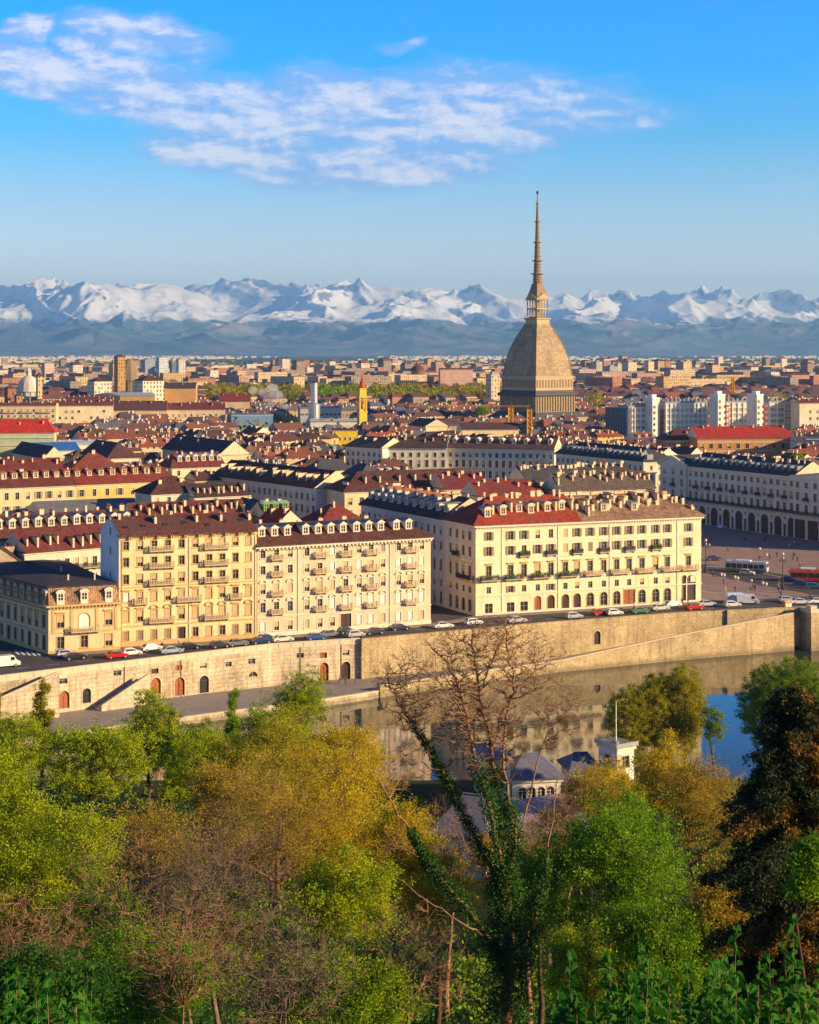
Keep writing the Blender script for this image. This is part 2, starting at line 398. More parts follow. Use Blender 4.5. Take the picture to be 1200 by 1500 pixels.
# snow ridge
def gsm(a, n):
    k = np.exp(-np.linspace(-2.2, 2.2, 2 * n + 1) ** 2); k /= k.sum(); return np.convolve(np.pad(a, n, mode='edge'), k, mode='valid')
def sst(t_): t_ = np.clip(t_, 0, 1); return t_ * t_ * (3 - 2 * t_)
wx1 = (fbm(XX / 3500 + 5, YY / 3500, 3, 201) - .5) * 1.3; wy1 = (fbm(XX / 3500 + 55, YY / 3500 + 9, 3, 207) - .5) * 1.3
def slant(x, y, a, s1, s2):
    c, n = math.cos(R(a)), math.sin(R(a)); return (x * c + y * n) / s1, (-x * n + y * c) / s2
tb = sst((YY - 22800 - wob * 2200) / 8200) * (1 - sst((YY - 31000) / 3500))
ga, gb = slant(XX, YY, 38, 1900, 4200); gc, gd = slant(XX, YY, -30, 2100, 4000)
r1 = ridged(ga + wx1 * .7, gb + wy1 * .7, 7, 33, 0.55); r2 = ridged(gc + wy1 * .7, gd + wx1 * .7 + 7, 7, 133, 0.55)
rg = np.maximum(r1, r2 * .92) * .75 + .25 * (r1 + r2) / 2
zb = tb * (0.46 + 0.76 * rg)
yks = gsm(np.interp(CX + sx * F, *zip(*SK)), 14); yfs = gsm(np.interp(CX + sx * F, *zip(*FH)), 20)
mxs = gsm((zb * 1000 / YY).max(0), 40)
zb = zb * 1000 * ((HZ - yks[None, :] + 1.5) / F / mxs[None, :])
# foothills
tf = sst((YY - 19550) / 5200) * (1 - sst((YY - 25200 - wob * 900) / 4500))
rf = np.maximum(ridged(ga * 1.2 + 9, gb * 1.2 + 4, 6, 55, 0.5), ridged(gc * 1.2 + 9, gd * 1.2 + 4, 6, 255, 0.5))
zf = tf * (0.36 + 0.75 * rf)
mxf = gsm((zf * 1000 / YY).max(0), 46)
zf = zf * 1000 * ((HZ - yfs[None, :] - 2) / F / mxf[None, :])
ZZ = np.maximum(zb, zf) + ((fbm(XX / 240, YY / 240, 4, 77) - 0.5) * 55 + (ridged(XX / 520 + wx1, YY / 640 + wy1, 4, 177, .5) - .4) * 75) * np.clip(np.maximum(zb, zf) / 400, 0, 1)
ZZ = np.where(YY <= yy[1], -6, ZZ + 0.2)
V = np.stack([XX.ravel(), YY.ravel(), ZZ.ravel()], 1); ii = np.arange(XX.size).reshape(XX.shape)
Fq = np.stack([ii[:-1, :-1].ravel(), ii[:-1, 1:].ravel(), ii[1:, 1:].ravel(), ii[1:, :-1].ravel()], 1)
m, t, p = base_mat('alpine', 0.9, 0.1)
gn = t.n('ShaderNodeNewGeometry'); w = gn.outputs['Position']; wx, wy, wz = t.xyz(w); nz = t.xyz(gn.outputs['Normal'])[2]
sn = t.m('ADD', wz, t.m('MULTIPLY', t.m('SUBTRACT', t.noise(w, 0.0016, 8, 0.62), 0.5), 520.0))
sn = t.m('ADD', sn, t.m('MULTIPLY', t.m('SUBTRACT', nz, 0.8), 260.0))
fst_hazed = t.ramp(t.noise(w, 0.0011, 7, 0.62), [(0.36, (0.08, 0.14, 0.17)), (0.5, (0.15, 0.20, 0.21)), (0.6, (0.30, 0.25, 0.24)), (0.72, (0.12, 0.17, 0.19))])  # forest colours turned pale blue grey, distance haze painted in
rk = t.m('ADD', t.m('MULTIPLY', t.noise(w, 0.0035, 8, 0.68), 1.0), t.m('MULTIPLY', t.m('SUBTRACT', .80, nz), .75))
rock = t.mix(t.smooth(rk, 0.66, 0.80), (0.93, 0.92, 0.90, 1), (0.24, 0.23, 0.25, 1))
t.put(p.inputs['Base Color'], t.mix(t.smooth(sn, 545, 625), fst_hazed, rock))
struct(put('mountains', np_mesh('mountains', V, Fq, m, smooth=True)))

# ------------------------------------------------------------------ openings, walls
def facade(mb, P, S, z0, z1, ops, depth=0.22, mi=0):
    """wall sheet with real openings; ops: (s0, s1, z0, z1, arch rise); P(s, z, outward) -> point"""
    def cuts(vals):
        out = []
        for v_ in sorted(vals):
            if not out or v_ - out[-1] > 1e-4: out.append(v_)
        return out
    # vertical bands first so that columns need not line up between storeys
    zc = cuts([z0, z1] + [o[2] for o in ops] + [o[3] for o in ops])
    for za, zb_ in zip(zc, zc[1:]):
        zm = (za + zb_) / 2
        act = sorted([o for o in ops if o[2] < zm < o[3]])
        s = 0.0
        for o in act:
            if o[0] - s > 1e-4: mb.poly([P(s, za, 0), P(o[0], za, 0), P(o[0], zb_, 0), P(s, zb_, 0)], mi)
            s = o[1]
        if S - s > 1e-4: mb.poly([P(s, za, 0), P(S, za, 0), P(S, zb_, 0), P(s, zb_, 0)], mi)
    for (a, b, c, d, ar) in ops:
        zs = d - ar; mid = (a + b) / 2; hw = (b - a) / 2
        mb.poly([P(a, c, -depth), P(a, c, 0), P(a, zs, 0), P(a, zs, -depth)], mi)
        mb.poly([P(b, c, 0), P(b, c, -depth), P(b, zs, -depth), P(b, zs, 0)], mi)
        mb.poly([P(a, c, 0), P(a, c, -depth), P(b, c, -depth), P(b, c, 0)], mi)
        if ar <= 0: mb.poly([P(a, d, -depth), P(a, d, 0), P(b, d, 0), P(b, d, -depth)], mi)
        else:
            arc = [(mid - hw * math.cos(math.pi * i / 10), zs + ar * math.sin(math.pi * i / 10)) for i in range(11)]
            mb.poly([P(a, d, 0)] + [P(*q, 0) for q in arc[:6]], mi)
            mb.poly([P(b, d, 0)] + [P(*q, 0) for q in arc[5:]], mi)
            for q, r in zip(arc, arc[1:]): mb.poly([P(*q, -depth), P(*q, 0), P(*r, 0), P(*r, -depth)], mi)
    return mb
def seg(A, B):
    """a wall plane from A to B (seen left to right): P(s, z, o), length, angle"""
    A = Vector((A[0], A[1])); B = Vector((B[0], B[1])); d = B - A; Ls = d.length; d = d / Ls
    n = Vector((d.y, -d.x))
    def P(s, z, o): return (A.x + d.x * s + n.x * o, A.y + d.y * s + n.y * o, z)
    return P, Ls, math.atan2(d.y, d.x), A, d, n
def hit(px, py, sg):
    """where the sight line of (px, py) meets the wall plane: s, z"""
    P, Ls, an, A, d, n = sg
    k = (px - CX) / F
    s = (k * A.y - A.x) / (d.x - k * d.y)
    Y = A.y + d.y * s
    return s, H - (py - HZ) * Y / F
def sbox(mb, sg, s0, s1, o0, o1, z0, z1, mi=0):
    P = sg[0]
    pts = [P(s0, z0, o1), P(s1, z0, o1), P(s1, z0, o0), P(s0, z0, o0)]
    mb.prism(pts, (0, 0, z1 - z0), mi)

def stone_mat(name, c1, c2, joint, bw=1.4, bh=0.55):
    m, t, p = base_mat(name, 0.9, 0.2)
    w = pos(t); wx, wy, wz = t.xyz(w)
    b = t.n('ShaderNodeTexBrick'); t.put(b.inputs['Vector'], t.vec(t.m('ADD', t.m('MULTIPLY', wx, 0.86), t.m('MULTIPLY', wy, 0.5)), wz, 0.0))
    b.inputs['Scale'].default_value = 1.0; b.inputs['Brick Width'].default_value = bw; b.inputs['Row Height'].default_value = bh; b.inputs['Mortar Size'].default_value = 0.045
    for q, v_ in (('Color1', c1), ('Color2', c2), ('Mortar', joint)): b.inputs[q].default_value = (*v_, 1)
    n = t.m('ADD', t.m('MULTIPLY', t.noise(w, 0.16, 6, 0.65), 0.55), t.m('MULTIPLY', t.noise(w, 1.9, 5, 0.7), 0.45))
    k = t.map(n, 0.34, 0.66, 0.45, 1.38)
    c = t.mix(1.0, b.outputs[0], t.vec(k, k, k), 'MULTIPLY')
    st = t.noise(t.vec(t.m('MULTIPLY', t.m('ADD', wx, wy), 0.8), 0.0, t.m('MULTIPLY', wz, 0.10)), 1.0, 4, 0.65)
    c = t.mix(t.m('MULTIPLY', t.smooth(st, 0.48, 0.70), 0.62), c, (0.20, 0.13, 0.07, 1))
    tide = t.m('ADD', wz, t.m('MULTIPLY', t.noise(w, 0.5, 4, 0.6), 1.6))
    lo = t.n('ShaderNodeMapRange', interpolation_type='SMOOTHSTEP'); t.put(lo.inputs[0], tide); lo.inputs[1].default_value = -6.2; lo.inputs[2].default_value = -7.4
    c = t.mix(t.m('MULTIPLY', lo.outputs[0], 0.55), c, (0.12, 0.10, 0.06, 1))
    t.put(p.inputs['Base Color'], c); bump(t, p, n, 0.5, 0.2)
    return m
M['ashlar'] = stone_mat('pale_ashlar', (0.62, 0.51, 0.36), (0.56, 0.46, 0.32), (0.36, 0.28, 0.18), 2.2, 0.8)
M['rubble'] = stone_mat('ochre_stone', (0.56, 0.43, 0.25), (0.49, 0.37, 0.20), (0.37, 0.27, 0.145), 1.0, 0.5)
M['asphalt'] = mat('asphalt', (0.075, 0.068, 0.068), 0.9, 0.3, 0.25, bmp=0.2)
M['paving'] = mat('paving', (0.26, 0.22, 0.19), 0.85, 0.22, 0.3)
M['coping'] = mat('coping', (0.60, 0.50, 0.36), 0.85, 0.15, 1.0)

# window and door meshes -------------------------------------------------------
WC = {}
def arcpts(w_, h, ar, y, n=10):
    zs = h - ar
    return [(-w_ / 2, y, 0), (w_ / 2, y, 0)] + [(w_ / 2 * math.cos(math.pi * i / n), y, zs + ar * math.sin(math.pi * i / n)) for i in range(n + 1)]
def window_mesh(w_, h, kind='o', ar=0.0, sur='p', mats=('trim', 'glass', 'frame', 'shutter'), dp=0.22):
    """a window seen from -y with its wall face at y = -dp; kind: o glass, s open shutters, c closed shutters, h blind half down, w white blind, g gate, d door, k dark door, n niche;
    sur: '' none, p plain surround, c flat cornice, t triangular pediment, a arched hood"""
    key = (round(w_, 3), round(h, 3), kind, round(ar, 3), sur, mats, dp)
    if key in WC: return WC[key]
    mb = MB()   # materials: 0 trim 1 glass 2 frame 3 shutter 4 white blind 5 beige blind 6 door 7 dark door 8 iron
    mi = {'d': 6, 'k': 7, 'w': 1, 'c': 3, 'h': 1}.get(kind, 1)
    if ar > 0: mb.poly(arcpts(w_, h, ar, -0.004), mi)
    else: mb.poly([(-w_ / 2, -0.004, 0), (w_ / 2, -0.004, 0), (w_ / 2, -0.004, h), (-w_ / 2, -0.004, h)], mi)
    hs = h - ar
    if kind in 'oshw':
        f = 0.07
        mb.box(-w_ / 2, -w_ / 2 + f, -0.06, -0.005, 0, hs, 2); mb.box(w_ / 2 - f, w_ / 2, -0.06, -0.005, 0, hs, 2)
        mb.box(-f / 2, f / 2, -0.06, -0.005, 0, h - 0.01, 2)
        mb.box(-w_ / 2 + f, w_ / 2 - f, -0.055, -0.006, 0, f, 2); mb.box(-w_ / 2 + f, w_ / 2 - f, -0.055, -0.006, hs - f, hs, 2)
        mb.box(-w_ / 2 + f, w_ / 2 - f, -0.05, -0.007, hs * 0.62, hs * 0.62 + 0.05, 2)
    if kind == 'w':
        mb.box(-w_ / 2 + 0.05, -0.03, -0.11, -0.07, 0.05, h - 0.05, 4); mb.box(0.03, w_ / 2 - 0.05, -0.11, -0.07, 0.05, h - 0.05, 4)
    if kind == 'h': mb.box(-w_ / 2 + 0.02, w_ / 2 - 0.02, -0.12, -0.075, h * 0.42, h - 0.01, 5)
    if kind == 'b': mb.box(-w_ / 2 + 0.02, w_ / 2 - 0.02, -0.12, -0.075, 0.03, h - 0.01, 5)
    if kind == 'c':
        for a, b in ((-w_ / 2 + 0.02, -0.02), (0.02, w_ / 2 - 0.02)):
            mb.box(a, b, -0.13, -0.03, 0.02, h - 0.02, 3)
            for i in range(1, 4): mb.box(a + 0.06, b - 0.06, -0.15, -0.125, h * i / 4 - h * .1, h * i / 4 + h * .08, 3)
    if kind == 's':
        for sg_ in (-1, 1):
            a = sg_ * (w_ / 2 + 0.04); b = sg_ * (w_ / 2 + 0.04 + w_ * 0.5)
            mb.box(min(a, b), max(a, b), -dp - 0.10, -dp - 0.03, 0.02, hs - 0.02, 3)
            for i in range(1, 4): mb.box(min(a, b) + .07, max(a, b) - .07, -dp - 0.12, -dp - 0.095, hs * i / 4 - hs * .09, hs * i / 4 + hs * .08, 3)
    if kind in 'dk':
        mb.box(-0.03, 0.03, -0.03, -0.01, 0, hs, 8)
        for i in range(2):
            for q in range(3): mb.box(-w_ / 2 + .12 + i * w_ / 2, -.12 + i * w_ / 2, -.06, -.012, hs * q / 3 + .12, hs * (q + 1) / 3 - .1, mi)
    if kind == 'g':
        for i in range(1, 6): mb.box(-w_ / 2 + w_ * i / 6 - .03, -w_ / 2 + w_ * i / 6 + .03, -.08, -.03, 0, h - ar * 0.35, 8)
        mb.box(-w_ / 2, w_ / 2, -.085, -.035, hs - .04, hs + .04, 8)
    b_ = 0.16
    if sur:
        mb.box(-w_ / 2 - b_, -w_ / 2, -dp - 0.07, -dp + .02, 0, hs, 0); mb.box(w_ / 2, w_ / 2 + b_, -dp - 0.07, -dp + .02, 0, hs, 0)
        if ar <= 0: mb.box(-w_ / 2 - b_, w_ / 2 + b_, -dp - 0.08, -dp + .02, h, h + b_ + .04, 0)
        else:
            for i in range(10):
                a0, a1 = math.pi * i / 10, math.pi * (i + 1) / 10
                q = [((w_ / 2 + r_) * math.cos(a), -dp + .02, hs + (ar + r_) * math.sin(a)) for a, r_ in ((a0, 0), (a0, b_), (a1, b_), (a1, 0))]
                mb.prism(q, (0, -.09, 0), 0)
        if kind not in 'dkg': mb.box(-w_ / 2 - b_ - .08, w_ / 2 + b_ + .08, -dp - 0.20, -dp + .02, -.14, 0, 0)
    if sur == 'c': mb.box(-w_ / 2 - b_ - .15, w_ / 2 + b_ + .15, -dp - 0.36, -dp + .02, h + .38, h + .56, 0); mb.box(-w_ / 2 - b_, w_ / 2 + b_, -dp - 0.05, -dp + .02, h + .2, h + .38, 0)
    if sur == 't':
        e = w_ / 2 + b_ + .18
        mb.box(-e, e, -dp - .30, -dp + .02, h + .25, h + .36, 0)
        mb.prism([(-e, -dp + .02, h + .36), (e, -dp + .02, h + .36), (0, -dp + .02, h + .82)], (0, -.28, 0), 0)
    if sur == 'a':
        e = w_ / 2 + b_ + .15
        pts = [(e * math.cos(math.pi * i / 8), -dp + .02, h + .26 + e * .78 * math.sin(math.pi * i / 8)) for i in range(9)]
        inn = [(x_ * .72, y_, h + .26 + (z_ - h - .26) * .72) for x_, y_, z_ in pts]
        for i in range(8): mb.prism([pts[i], pts[i + 1], inn[i + 1], inn[i]], (0, -.30, 0), 0)
        mb.box(-e, e, -dp - .22, -dp + .02, h + .16, h + .255, 0)
    me = mb.mesh('window', [M[mats[0]], M[mats[1]], M[mats[2]], M[mats[3]], M['blind_white'], M['blind'], M['door'], M['door_dark'], M['iron']])
    WC[key] = me
    return me
BC = {}
def balcony_mesh(w_, d=1.1, style='stone', planted=False):
    key = (round(w_, 2), d, style, planted)
    if key in BC: return BC[key]
    mb = MB()
    mb.box(-w_ / 2, w_ / 2, -d, 0, -.18, 0, 0)
    for x_ in np.linspace(-w_ / 2 + .25, w_ / 2 - .25, max(2, int(w_ / 1.6) + 1)):
        mb.prism([(x_ - .12, 0, -.18), (x_ - .12, -d * .8, -.18), (x_ - .12, -d * .7, -.34), (x_ - .12, 0, -.75)], (.24, 0, 0), 0)
    r = 1 if style == 'iron' else 0
    hh = 1.0; bt = .025 if r else .07
    mb.box(-w_ / 2, w_ / 2, -d, -d + .10, hh - .09, hh, r); mb.box(-w_ / 2, -w_ / 2 + .1, -d + .1, 0, hh - .09, hh, r); mb.box(w_ / 2 - .1, w_ / 2, -d + .1, 0, hh - .09, hh, r)
    for x_ in np.linspace(-w_ / 2 + .06, w_ / 2 - .06, max(3, int(w_ / (.16 if r else .3)))): mb.box(x_ - bt, x_ + bt, -d + .01, -d + .08, 0, hh - .09, r)
    for y_ in np.linspace(-d + .2, -.1, 5 if r else 3):
        mb.box(-w_ / 2 + .01, -w_ / 2 + .08, y_ - bt, y_ + bt, 0, hh - .09, r); mb.box(w_ / 2 - .08, w_ / 2 - .01, y_ - bt, y_ + bt, 0, hh - .09, r)
    if planted:
        rr = random.Random(3)
        for _ in range(int(w_ * 16)):
            x_ = rr.uniform(-w_ / 2, w_ / 2); z_ = rr.uniform(.55, 1.25); s_ = rr.uniform(.08, .2); a = rr.uniform(0, 3.1)
            mb.poly([(x_ - s_ * math.cos(a), -d - .08 - s_ * math.sin(a), z_ - s_), (x_ + s_ * math.cos(a), -d - .08 + s_ * math.sin(a), z_ - s_ * .3), (x_ + s_ * .5, -d - .12, z_ + s_), (x_ - s_, -d - .05, z_ + s_ * .6)], 2)
    BC[key] = mb.mesh('balcony', [M['stone'], M['iron'], M['flower']])
    return BC[key]
def put_on(name, me, sg, s, z, parent, dp=0.22, base=None):
    """fix a part (window, balcony) to the wall plane sg at s, z; parent at the world origin or given base"""
    P, Ls, an, A, d, n = sg
    o = bpy.data.objects.new(name, me); COL.objects.link(o)
    o.parent = parent
    q = Vector(P(s, z, -dp)); o.location = q - (base or Vector((0, 0, 0))); o.rotation_euler = (0, 0, an)
    return o

# ------------------------------------------------------------------ embankment
EB = Vector((L1.x, L1.y, 0))
emb = thing('embankment_wall', 'long stone embankment wall with a parapet between the riverside street and the quay', 'embankment', EB)
S1, S2, S3, S4, S5, S6 = seg(L0, L1), seg(L1, L2), seg(L2, L3), seg(R0, R1), seg(R1, R2), seg(R2, R3)
def loc(mb_, base):
    mb_.v = [(x - base.x, y - base.y, z - base.z) for x, y, z in mb_.v]; return mb_
wins = [(93, 1002, 1.6, 1.0, 'o'), (172, 990, 1.6, 1.0, 'o'), (227, 987, 1.5, 1.0, 'k'), (262, 982, 1.5, 1.0, 'd'), (298, 979, 1.5, 1.0, 'h'), (335, 977, 1.4, 1.0, 'o'), (369, 973, 1.6, 1.1, 'o'), (405, 970, 1.5, 1.0, 'o'), (440, 964, 1.5, 1.0, 'o'), (474, 964, 1.5, 1.1, 'd'), (507, 960, 1.5, 1.1, 'h')]
doors = [(94, 1038, 2.1, 3.3, 'd'), (127, 1030, 1.7, 2.8, 'g'), (228, 1017, 2.2, 3.2, 'd'), (263, 1019, 2.2, 3.6, 'd'), (299, 1015, 2.1, 3.4, 'g'), (371, 992, 2.0, 1.1, 'o'), (405, 990, 2.0, 1.1, 'o'), (475, 998, 1.9, 3.7, 'd'), (507, 995, 1.9, 3.6, 'k')]
wmb = MB()
parts = []
for sg, base_ in ((S1, 0), (S2, 0), (S3, 0)):
    ops = []
    for lst, arched in ((wins, 0), (doors, 1)):
        for (px, py, w_, h_, k_) in lst:
            s, z = hit(px, py, sg)
            if 0.5 < s - w_ / 2 and s + w_ / 2 < sg[1] - 0.3:
                z = max(z, -7.2); ar = min(w_ / 2, h_ - .05) if arched else 0
                ops.append((s - w_ / 2, s + w_ / 2, z, z + h_, ar)); parts.append((sg, s, z, w_, h_, k_, ar))
    facade(wmb, sg[0], sg[1], -8.2, 0.05, ops, 0.35, 0)
ops6 = []
for (px, py, w_, h_) in ((875, 944, 1.7, 3.0),):
    s, z = hit(px, py, S5); ops6.append((s - w_ / 2, s + w_ / 2, z, z + h_, w_ / 2)); parts.append((S5, s, z, w_, h_, 'k', w_ / 2))
facade(wmb, S4[0], S4[1], -8.2, 0.05, [], .35, 1); facade(wmb, S5[0], S5[1], -8.2, 0.05, ops6, .35, 1); facade(wmb, S6[0], S6[1], -8.2, 0.05, [], .35, 1)
wmb.poly([S3[0](S3[1], -8.2, -.2), S3[0](S3[1], .05, -.2), S4[0](0, .05, 0), S4[0](0, -8.2, 0)][::-1], 1)
for (px, sg) in ((1065, S6),):
    s, z = hit(px, 900, sg); sbox(wmb, sg, s - .2, s + 1.2, .02, .7, -8.2, 1.15, 1)
loc(wmb, EB).build('wall', [M['ashlar'], M['rubble']], emb)
pmb = MB()
for k_, sg in enumerate((S1, S2, S3, S4, S5, S6)):
    mi = 0 if k_ < 3 else 1
    sbox(pmb, sg, 0, sg[1], -.42, .0, .052, .92, mi)
    sbox(pmb, sg, 0, sg[1], -.52, .10, .922, 1.08, mi)
    sbox(pmb, sg, 0, sg[1], .0, .09, -.14, .06, mi)
    if k_ < 3:
        for s in np.arange(1.2, sg[1], 2.6): sbox(pmb, sg, s, s + .45, .004, .07, .07, .91, 0)
loc(pmb, EB).build('parapet', [M['coping'], M['rubble']], emb)
for (sg, s, z, w_, h_, k_, ar) in parts:
    put_on('door' if k_ in 'dkg' and h_ > 2 else 'window', window_mesh(w_, h_, k_, ar, 'p' if ar and k_ != 'o' else '', dp=0.35), sg, s, z, emb, 0.35, EB)
for px in (182, 265, 440, 500):
    sg = S2 if px < 400 else S3; s, z = hit(px, 1000, sg); q = MB()
    q.tube([sg[0](s, -7.2, .12), sg[0](s, .0, .12)], .06, 6); loc(q, EB).build('drain_pipe', M['iron'], emb)

# stone stairs down to the quay
def stair(label, pxa, ztop, pxb, zbot, sg, wd=3.0):
    sa = hit(pxa, 1000, sg)[0]; sb = hit(pxb, 1000, sg)[0]
    base = Vector(sg[0](sb, 0, 0)); th = thing('stone_staircase', label, 'stairs', base)
    mb = MB(); n = max(8, int((ztop - zbot) / .32))
    for i in range(n):
        s0 = sb + (sa - sb) * i / n; s1 = sb + (sa - sb) * (i + 1) / n
        sbox(mb, sg, s0, s1, .03, wd, -7.4, zbot + (ztop - zbot) * (i + 1) / n)
    loc(mb, base).build('steps', M['ashlar'], th)
    mb = MB()
    q = [(sb, -7.4), (sa + .6, -7.4), (sa + .6, ztop + 1.05), (sa, ztop + 1.05), (sb, zbot + 1.05)]
    mb.prism([sg[0](s, z, wd + .4) for s, z in q], Vector(sg[0](0, 0, 0)) - Vector(sg[0](0, 0, .38)))
    loc(mb, base).build('stair_parapet', M['ashlar'], th)
    mb = MB()
    q = [(sb, zbot + 1.06), (sa, ztop + 1.06), (sa + .6, ztop + 1.06), (sa + .6, ztop + 1.24), (sa, ztop + 1.24), (sb, zbot + 1.24)]
    mb.prism([sg[0](s, z, wd + .46) for s, z in q], Vector(sg[0](0, 0, 0)) - Vector(sg[0](0, 0, .52)))
    loc(mb, base).build('coping', M['coping'], th)
stair('stone staircase in the wall at the left edge, climbing to the white van', 72, -.1, -60, -5.4, S2)
stair('lower stone staircase rising from the quay between two arched doors', 205, -2.6, 138, -7.3, S2)

# quay and ramp, with the low river wall
SQ = [(-250, -0.0), (0, 0), (270, 0), (480, 0), (557, 0), (700, 0), (816, 0), (1000, 0), (1165, 0)]
outer = [Vector(q) for q in ((-104, 254, -7.2), (-70.4, 278.5, -7.2), (-41, 298, -7.2), (-15.8, 313.5, -7.2), (-5.8, 321, -7.2), (14.5, 335, -7.2), (31.7, 346.5, -7.2), (60.4, 360.2, -4.0), (88, 371.5, -1.0))]
inner = []
for px, sg in ((-140, S1), (1, S2), (270, S2), (480, S3), (557, S4), (700, S4), (799, S4), (998, S5), (1178, S6)):
    s = hit(px, 1000, sg)[0]; inner.append(Vector(sg[0](s, 0, -.25)))
mb = MB()
for i in range(8):
    a, b, c, d = outer[i], outer[i + 1], inner[i + 1], inner[i]
    mb.poly([a, b, (c.x, c.y, b.z), (d.x, d.y, a.z)], 0)
struct(mb.build('quay', mat('quay_paving', (0.27, 0.235, 0.215), 0.9, 0.2, 0.22)))
riv = thing('river_wall', 'low stone wall along the water holding the quay and the rising ramp', 'river wall', outer[3])
mb = MB(); cp = MB()
for i in range(8):
    a, b = outer[i], outer[i + 1]; sg = seg(a, b); pr = 1.05 if i >= 4 else 0.0
    P = sg[0]; Ls = sg[1]
    q = [P(0, -11.5, .35), P(Ls, -11.5, .35), P(Ls, b.z + pr - .012, .2), P(0, a.z + pr - .012, .2)]
    mb.prism(q, Vector(P(0, 0, 0)) - Vector(P(0, 0, .55)), 1 if i >= 4 else 0)
    q = [P(0, a.z + pr, .3), P(Ls, b.z + pr, .3), P(Ls, b.z + pr + .18, .3), P(0, a.z + pr + .18, .3)]
    cp.prism(q, Vector(P(0, 0, 0)) - Vector(P(0, 0, .75)), 0)
a = outer[4]; sg = seg(outer[4], outer[5]); sbox(mb, sg, -.35, 0.0, -.6, .5, -11.5, -5.9, 1)
loc(mb, outer[3]).build('wall', [M['ashlar'], M['rubble']], riv); loc(cp, outer[3]).build('coping', M['coping'], riv)
# bridge abutment at the right edge
ab = seg((91.8, 370.4), (140, 390)); base = Vector((91.8, 370.4, 0))
th = thing('bridge_abutment', 'square stone bridge abutment jutting into the river at the right edge', 'abutment', base)
mb = MB(); sbox(mb, ab, 0, 50, -5, 0, -12, .2, 0); loc(mb, base).build('wall', M['rubble'], th)
mb = MB(); sbox(mb, ab, -.2, 50, -.5, .2, .202, 1.05, 0); sbox(mb, ab, -.2, .3, -5, -.5, .202, 1.05, 0); sbox(mb, ab, -.4, 1.3, -1.6, .4, 1.052, 1.9, 0); loc(mb, base).build('parapet', M['coping'], th)
# street, pavement and piazza sheets
def sheet(name, pts, z, m): return struct((lambda q: (q.poly([(p_[0], p_[1], z) for p_ in pts]), q.build(name, m))[1])(MB()))
inn = [L0, L1, L2, L3, R1, R2, R3]
def off(v_, d_): return (v_[0] - .5 * d_, v_[1] + .86 * d_)
sheet('riverside_street', [off(q, 0.3) for q in inn] + [(150, 396)] + [(150, 428)] + [off(R3, 24), off(R2, 17), off(R1, 22), off(L3, 24), off(L2, 24), off(L1, 34), off(L0, 40)], 0.006, M['asphalt'])
# ------------------------------------------------------------------ buildings
EXCL = []          # footprints already taken: (cx, cy, radius-ish corners)
NAMED = []         # (label phrase, image x, image y) for later descriptions
CH = {}
def chimney_mesh(var):
    """chimney stacks: 0 long wall stack, 1 square, 2 broad with pots, 3 slim"""
    if var in CH: return CH[var]
    mb = MB()
    w_, l_, h_ = [(.5, 2.3, .95), (.62, .62, 1.15), (1.15, .55, 1.05), (.42, .42, 1.5), (.45, 4.4, .75), (.8, 1.2, .8)][var]
    mb.box(-w_ / 2, w_ / 2, -l_ / 2, l_ / 2, -2.2, h_, 0)
    mb.box(-w_ / 2 - .07, w_ / 2 + .07, -l_ / 2 - .07, l_ / 2 + .07, h_ + .002, h_ + .10, 2 if var in (0, 4) else 0)
    if var in (0, 2):
        for i in range(3):
            x_ = 0 if var == 0 else (i - 1) * .5; y_ = (i - 1) * .8 if var == 0 else 0
            mb.lathe([(.11, h_ + .11), (.10, h_ + .42), (.14, h_ + .44), (.14, h_ + .5)], 6, 1, (x_ * .7, y_))
    CH[var] = mb.mesh('chimney', [M['chimney'], M['clay'], M['brown_tile']]); return CH[var]
DC = {}
def dormer_mesh(style, wall, roof):
    """dormer window facing -y, standing on the slope at y = 0; styles: gable, round, flat"""
    key = (style, wall, roof)
    if key in DC: return DC[key]
    mb = MB(); w_, h_, l_ = 1.5, 1.75, 3.4
    mb.box(-w_ / 2, -w_ / 2 + .28, 0, l_, -.9, h_, 0); mb.box(w_ / 2 - .28, w_ / 2, 0, l_, -.9, h_, 0)
    mb.box(-w_ / 2 + .28, w_ / 2 - .28, .0, .3, -.9, .28, 0); mb.box(-w_ / 2 + .28, w_ / 2 - .28, .0, .3, h_ - .22, h_, 0)
    mb.poly([(-w_ / 2 + .28, .22, .28), (w_ / 2 - .28, .22, .28), (w_ / 2 - .28, .22, h_ - .22), (-w_ / 2 + .28, .22, h_ - .22)], 2)
    mb.box(-.05, .05, .1, .2, .28, h_ - .22, 3); mb.box(-w_ / 2 + .28, w_ / 2 - .28, .1, .19, .85, .93, 3)
    mb.box(-w_ / 2 - .1, w_ / 2 + .1, -.12, .1, .14, .26, 0)
    e = w_ / 2 + .2
    if style == 'gable':
        mb.prism([(-e, -.25, h_), (e, -.25, h_), (e, -.25, h_ + .12), (0, -.25, h_ + .72), (-e, -.25, h_ + .12)], (0, l_ + .2, 0), 1, 0)
    elif style == 'round':
        mb.prism([(-e, -.22, h_)] + [(e, -.22, h_)] + [(e * math.cos(math.pi * i / 8), -.22, h_ + .08 + .6 * math.sin(math.pi * i / 8)) for i in range(9)], (0, l_ + .2, 0), 1, 0)
    else:
        mb.prism([(-e, -.3, h_), (e, -.3, h_), (e, -.3, h_ + .15), (-e, -.3, h_ + .15)], (0, l_ + .2, .25), 1)
    DC[key] = mb.mesh('dormer', [M[wall], M[roof], M['glass'], M['frame_white']]); return DC[key]
def rz_of(ang): return ang
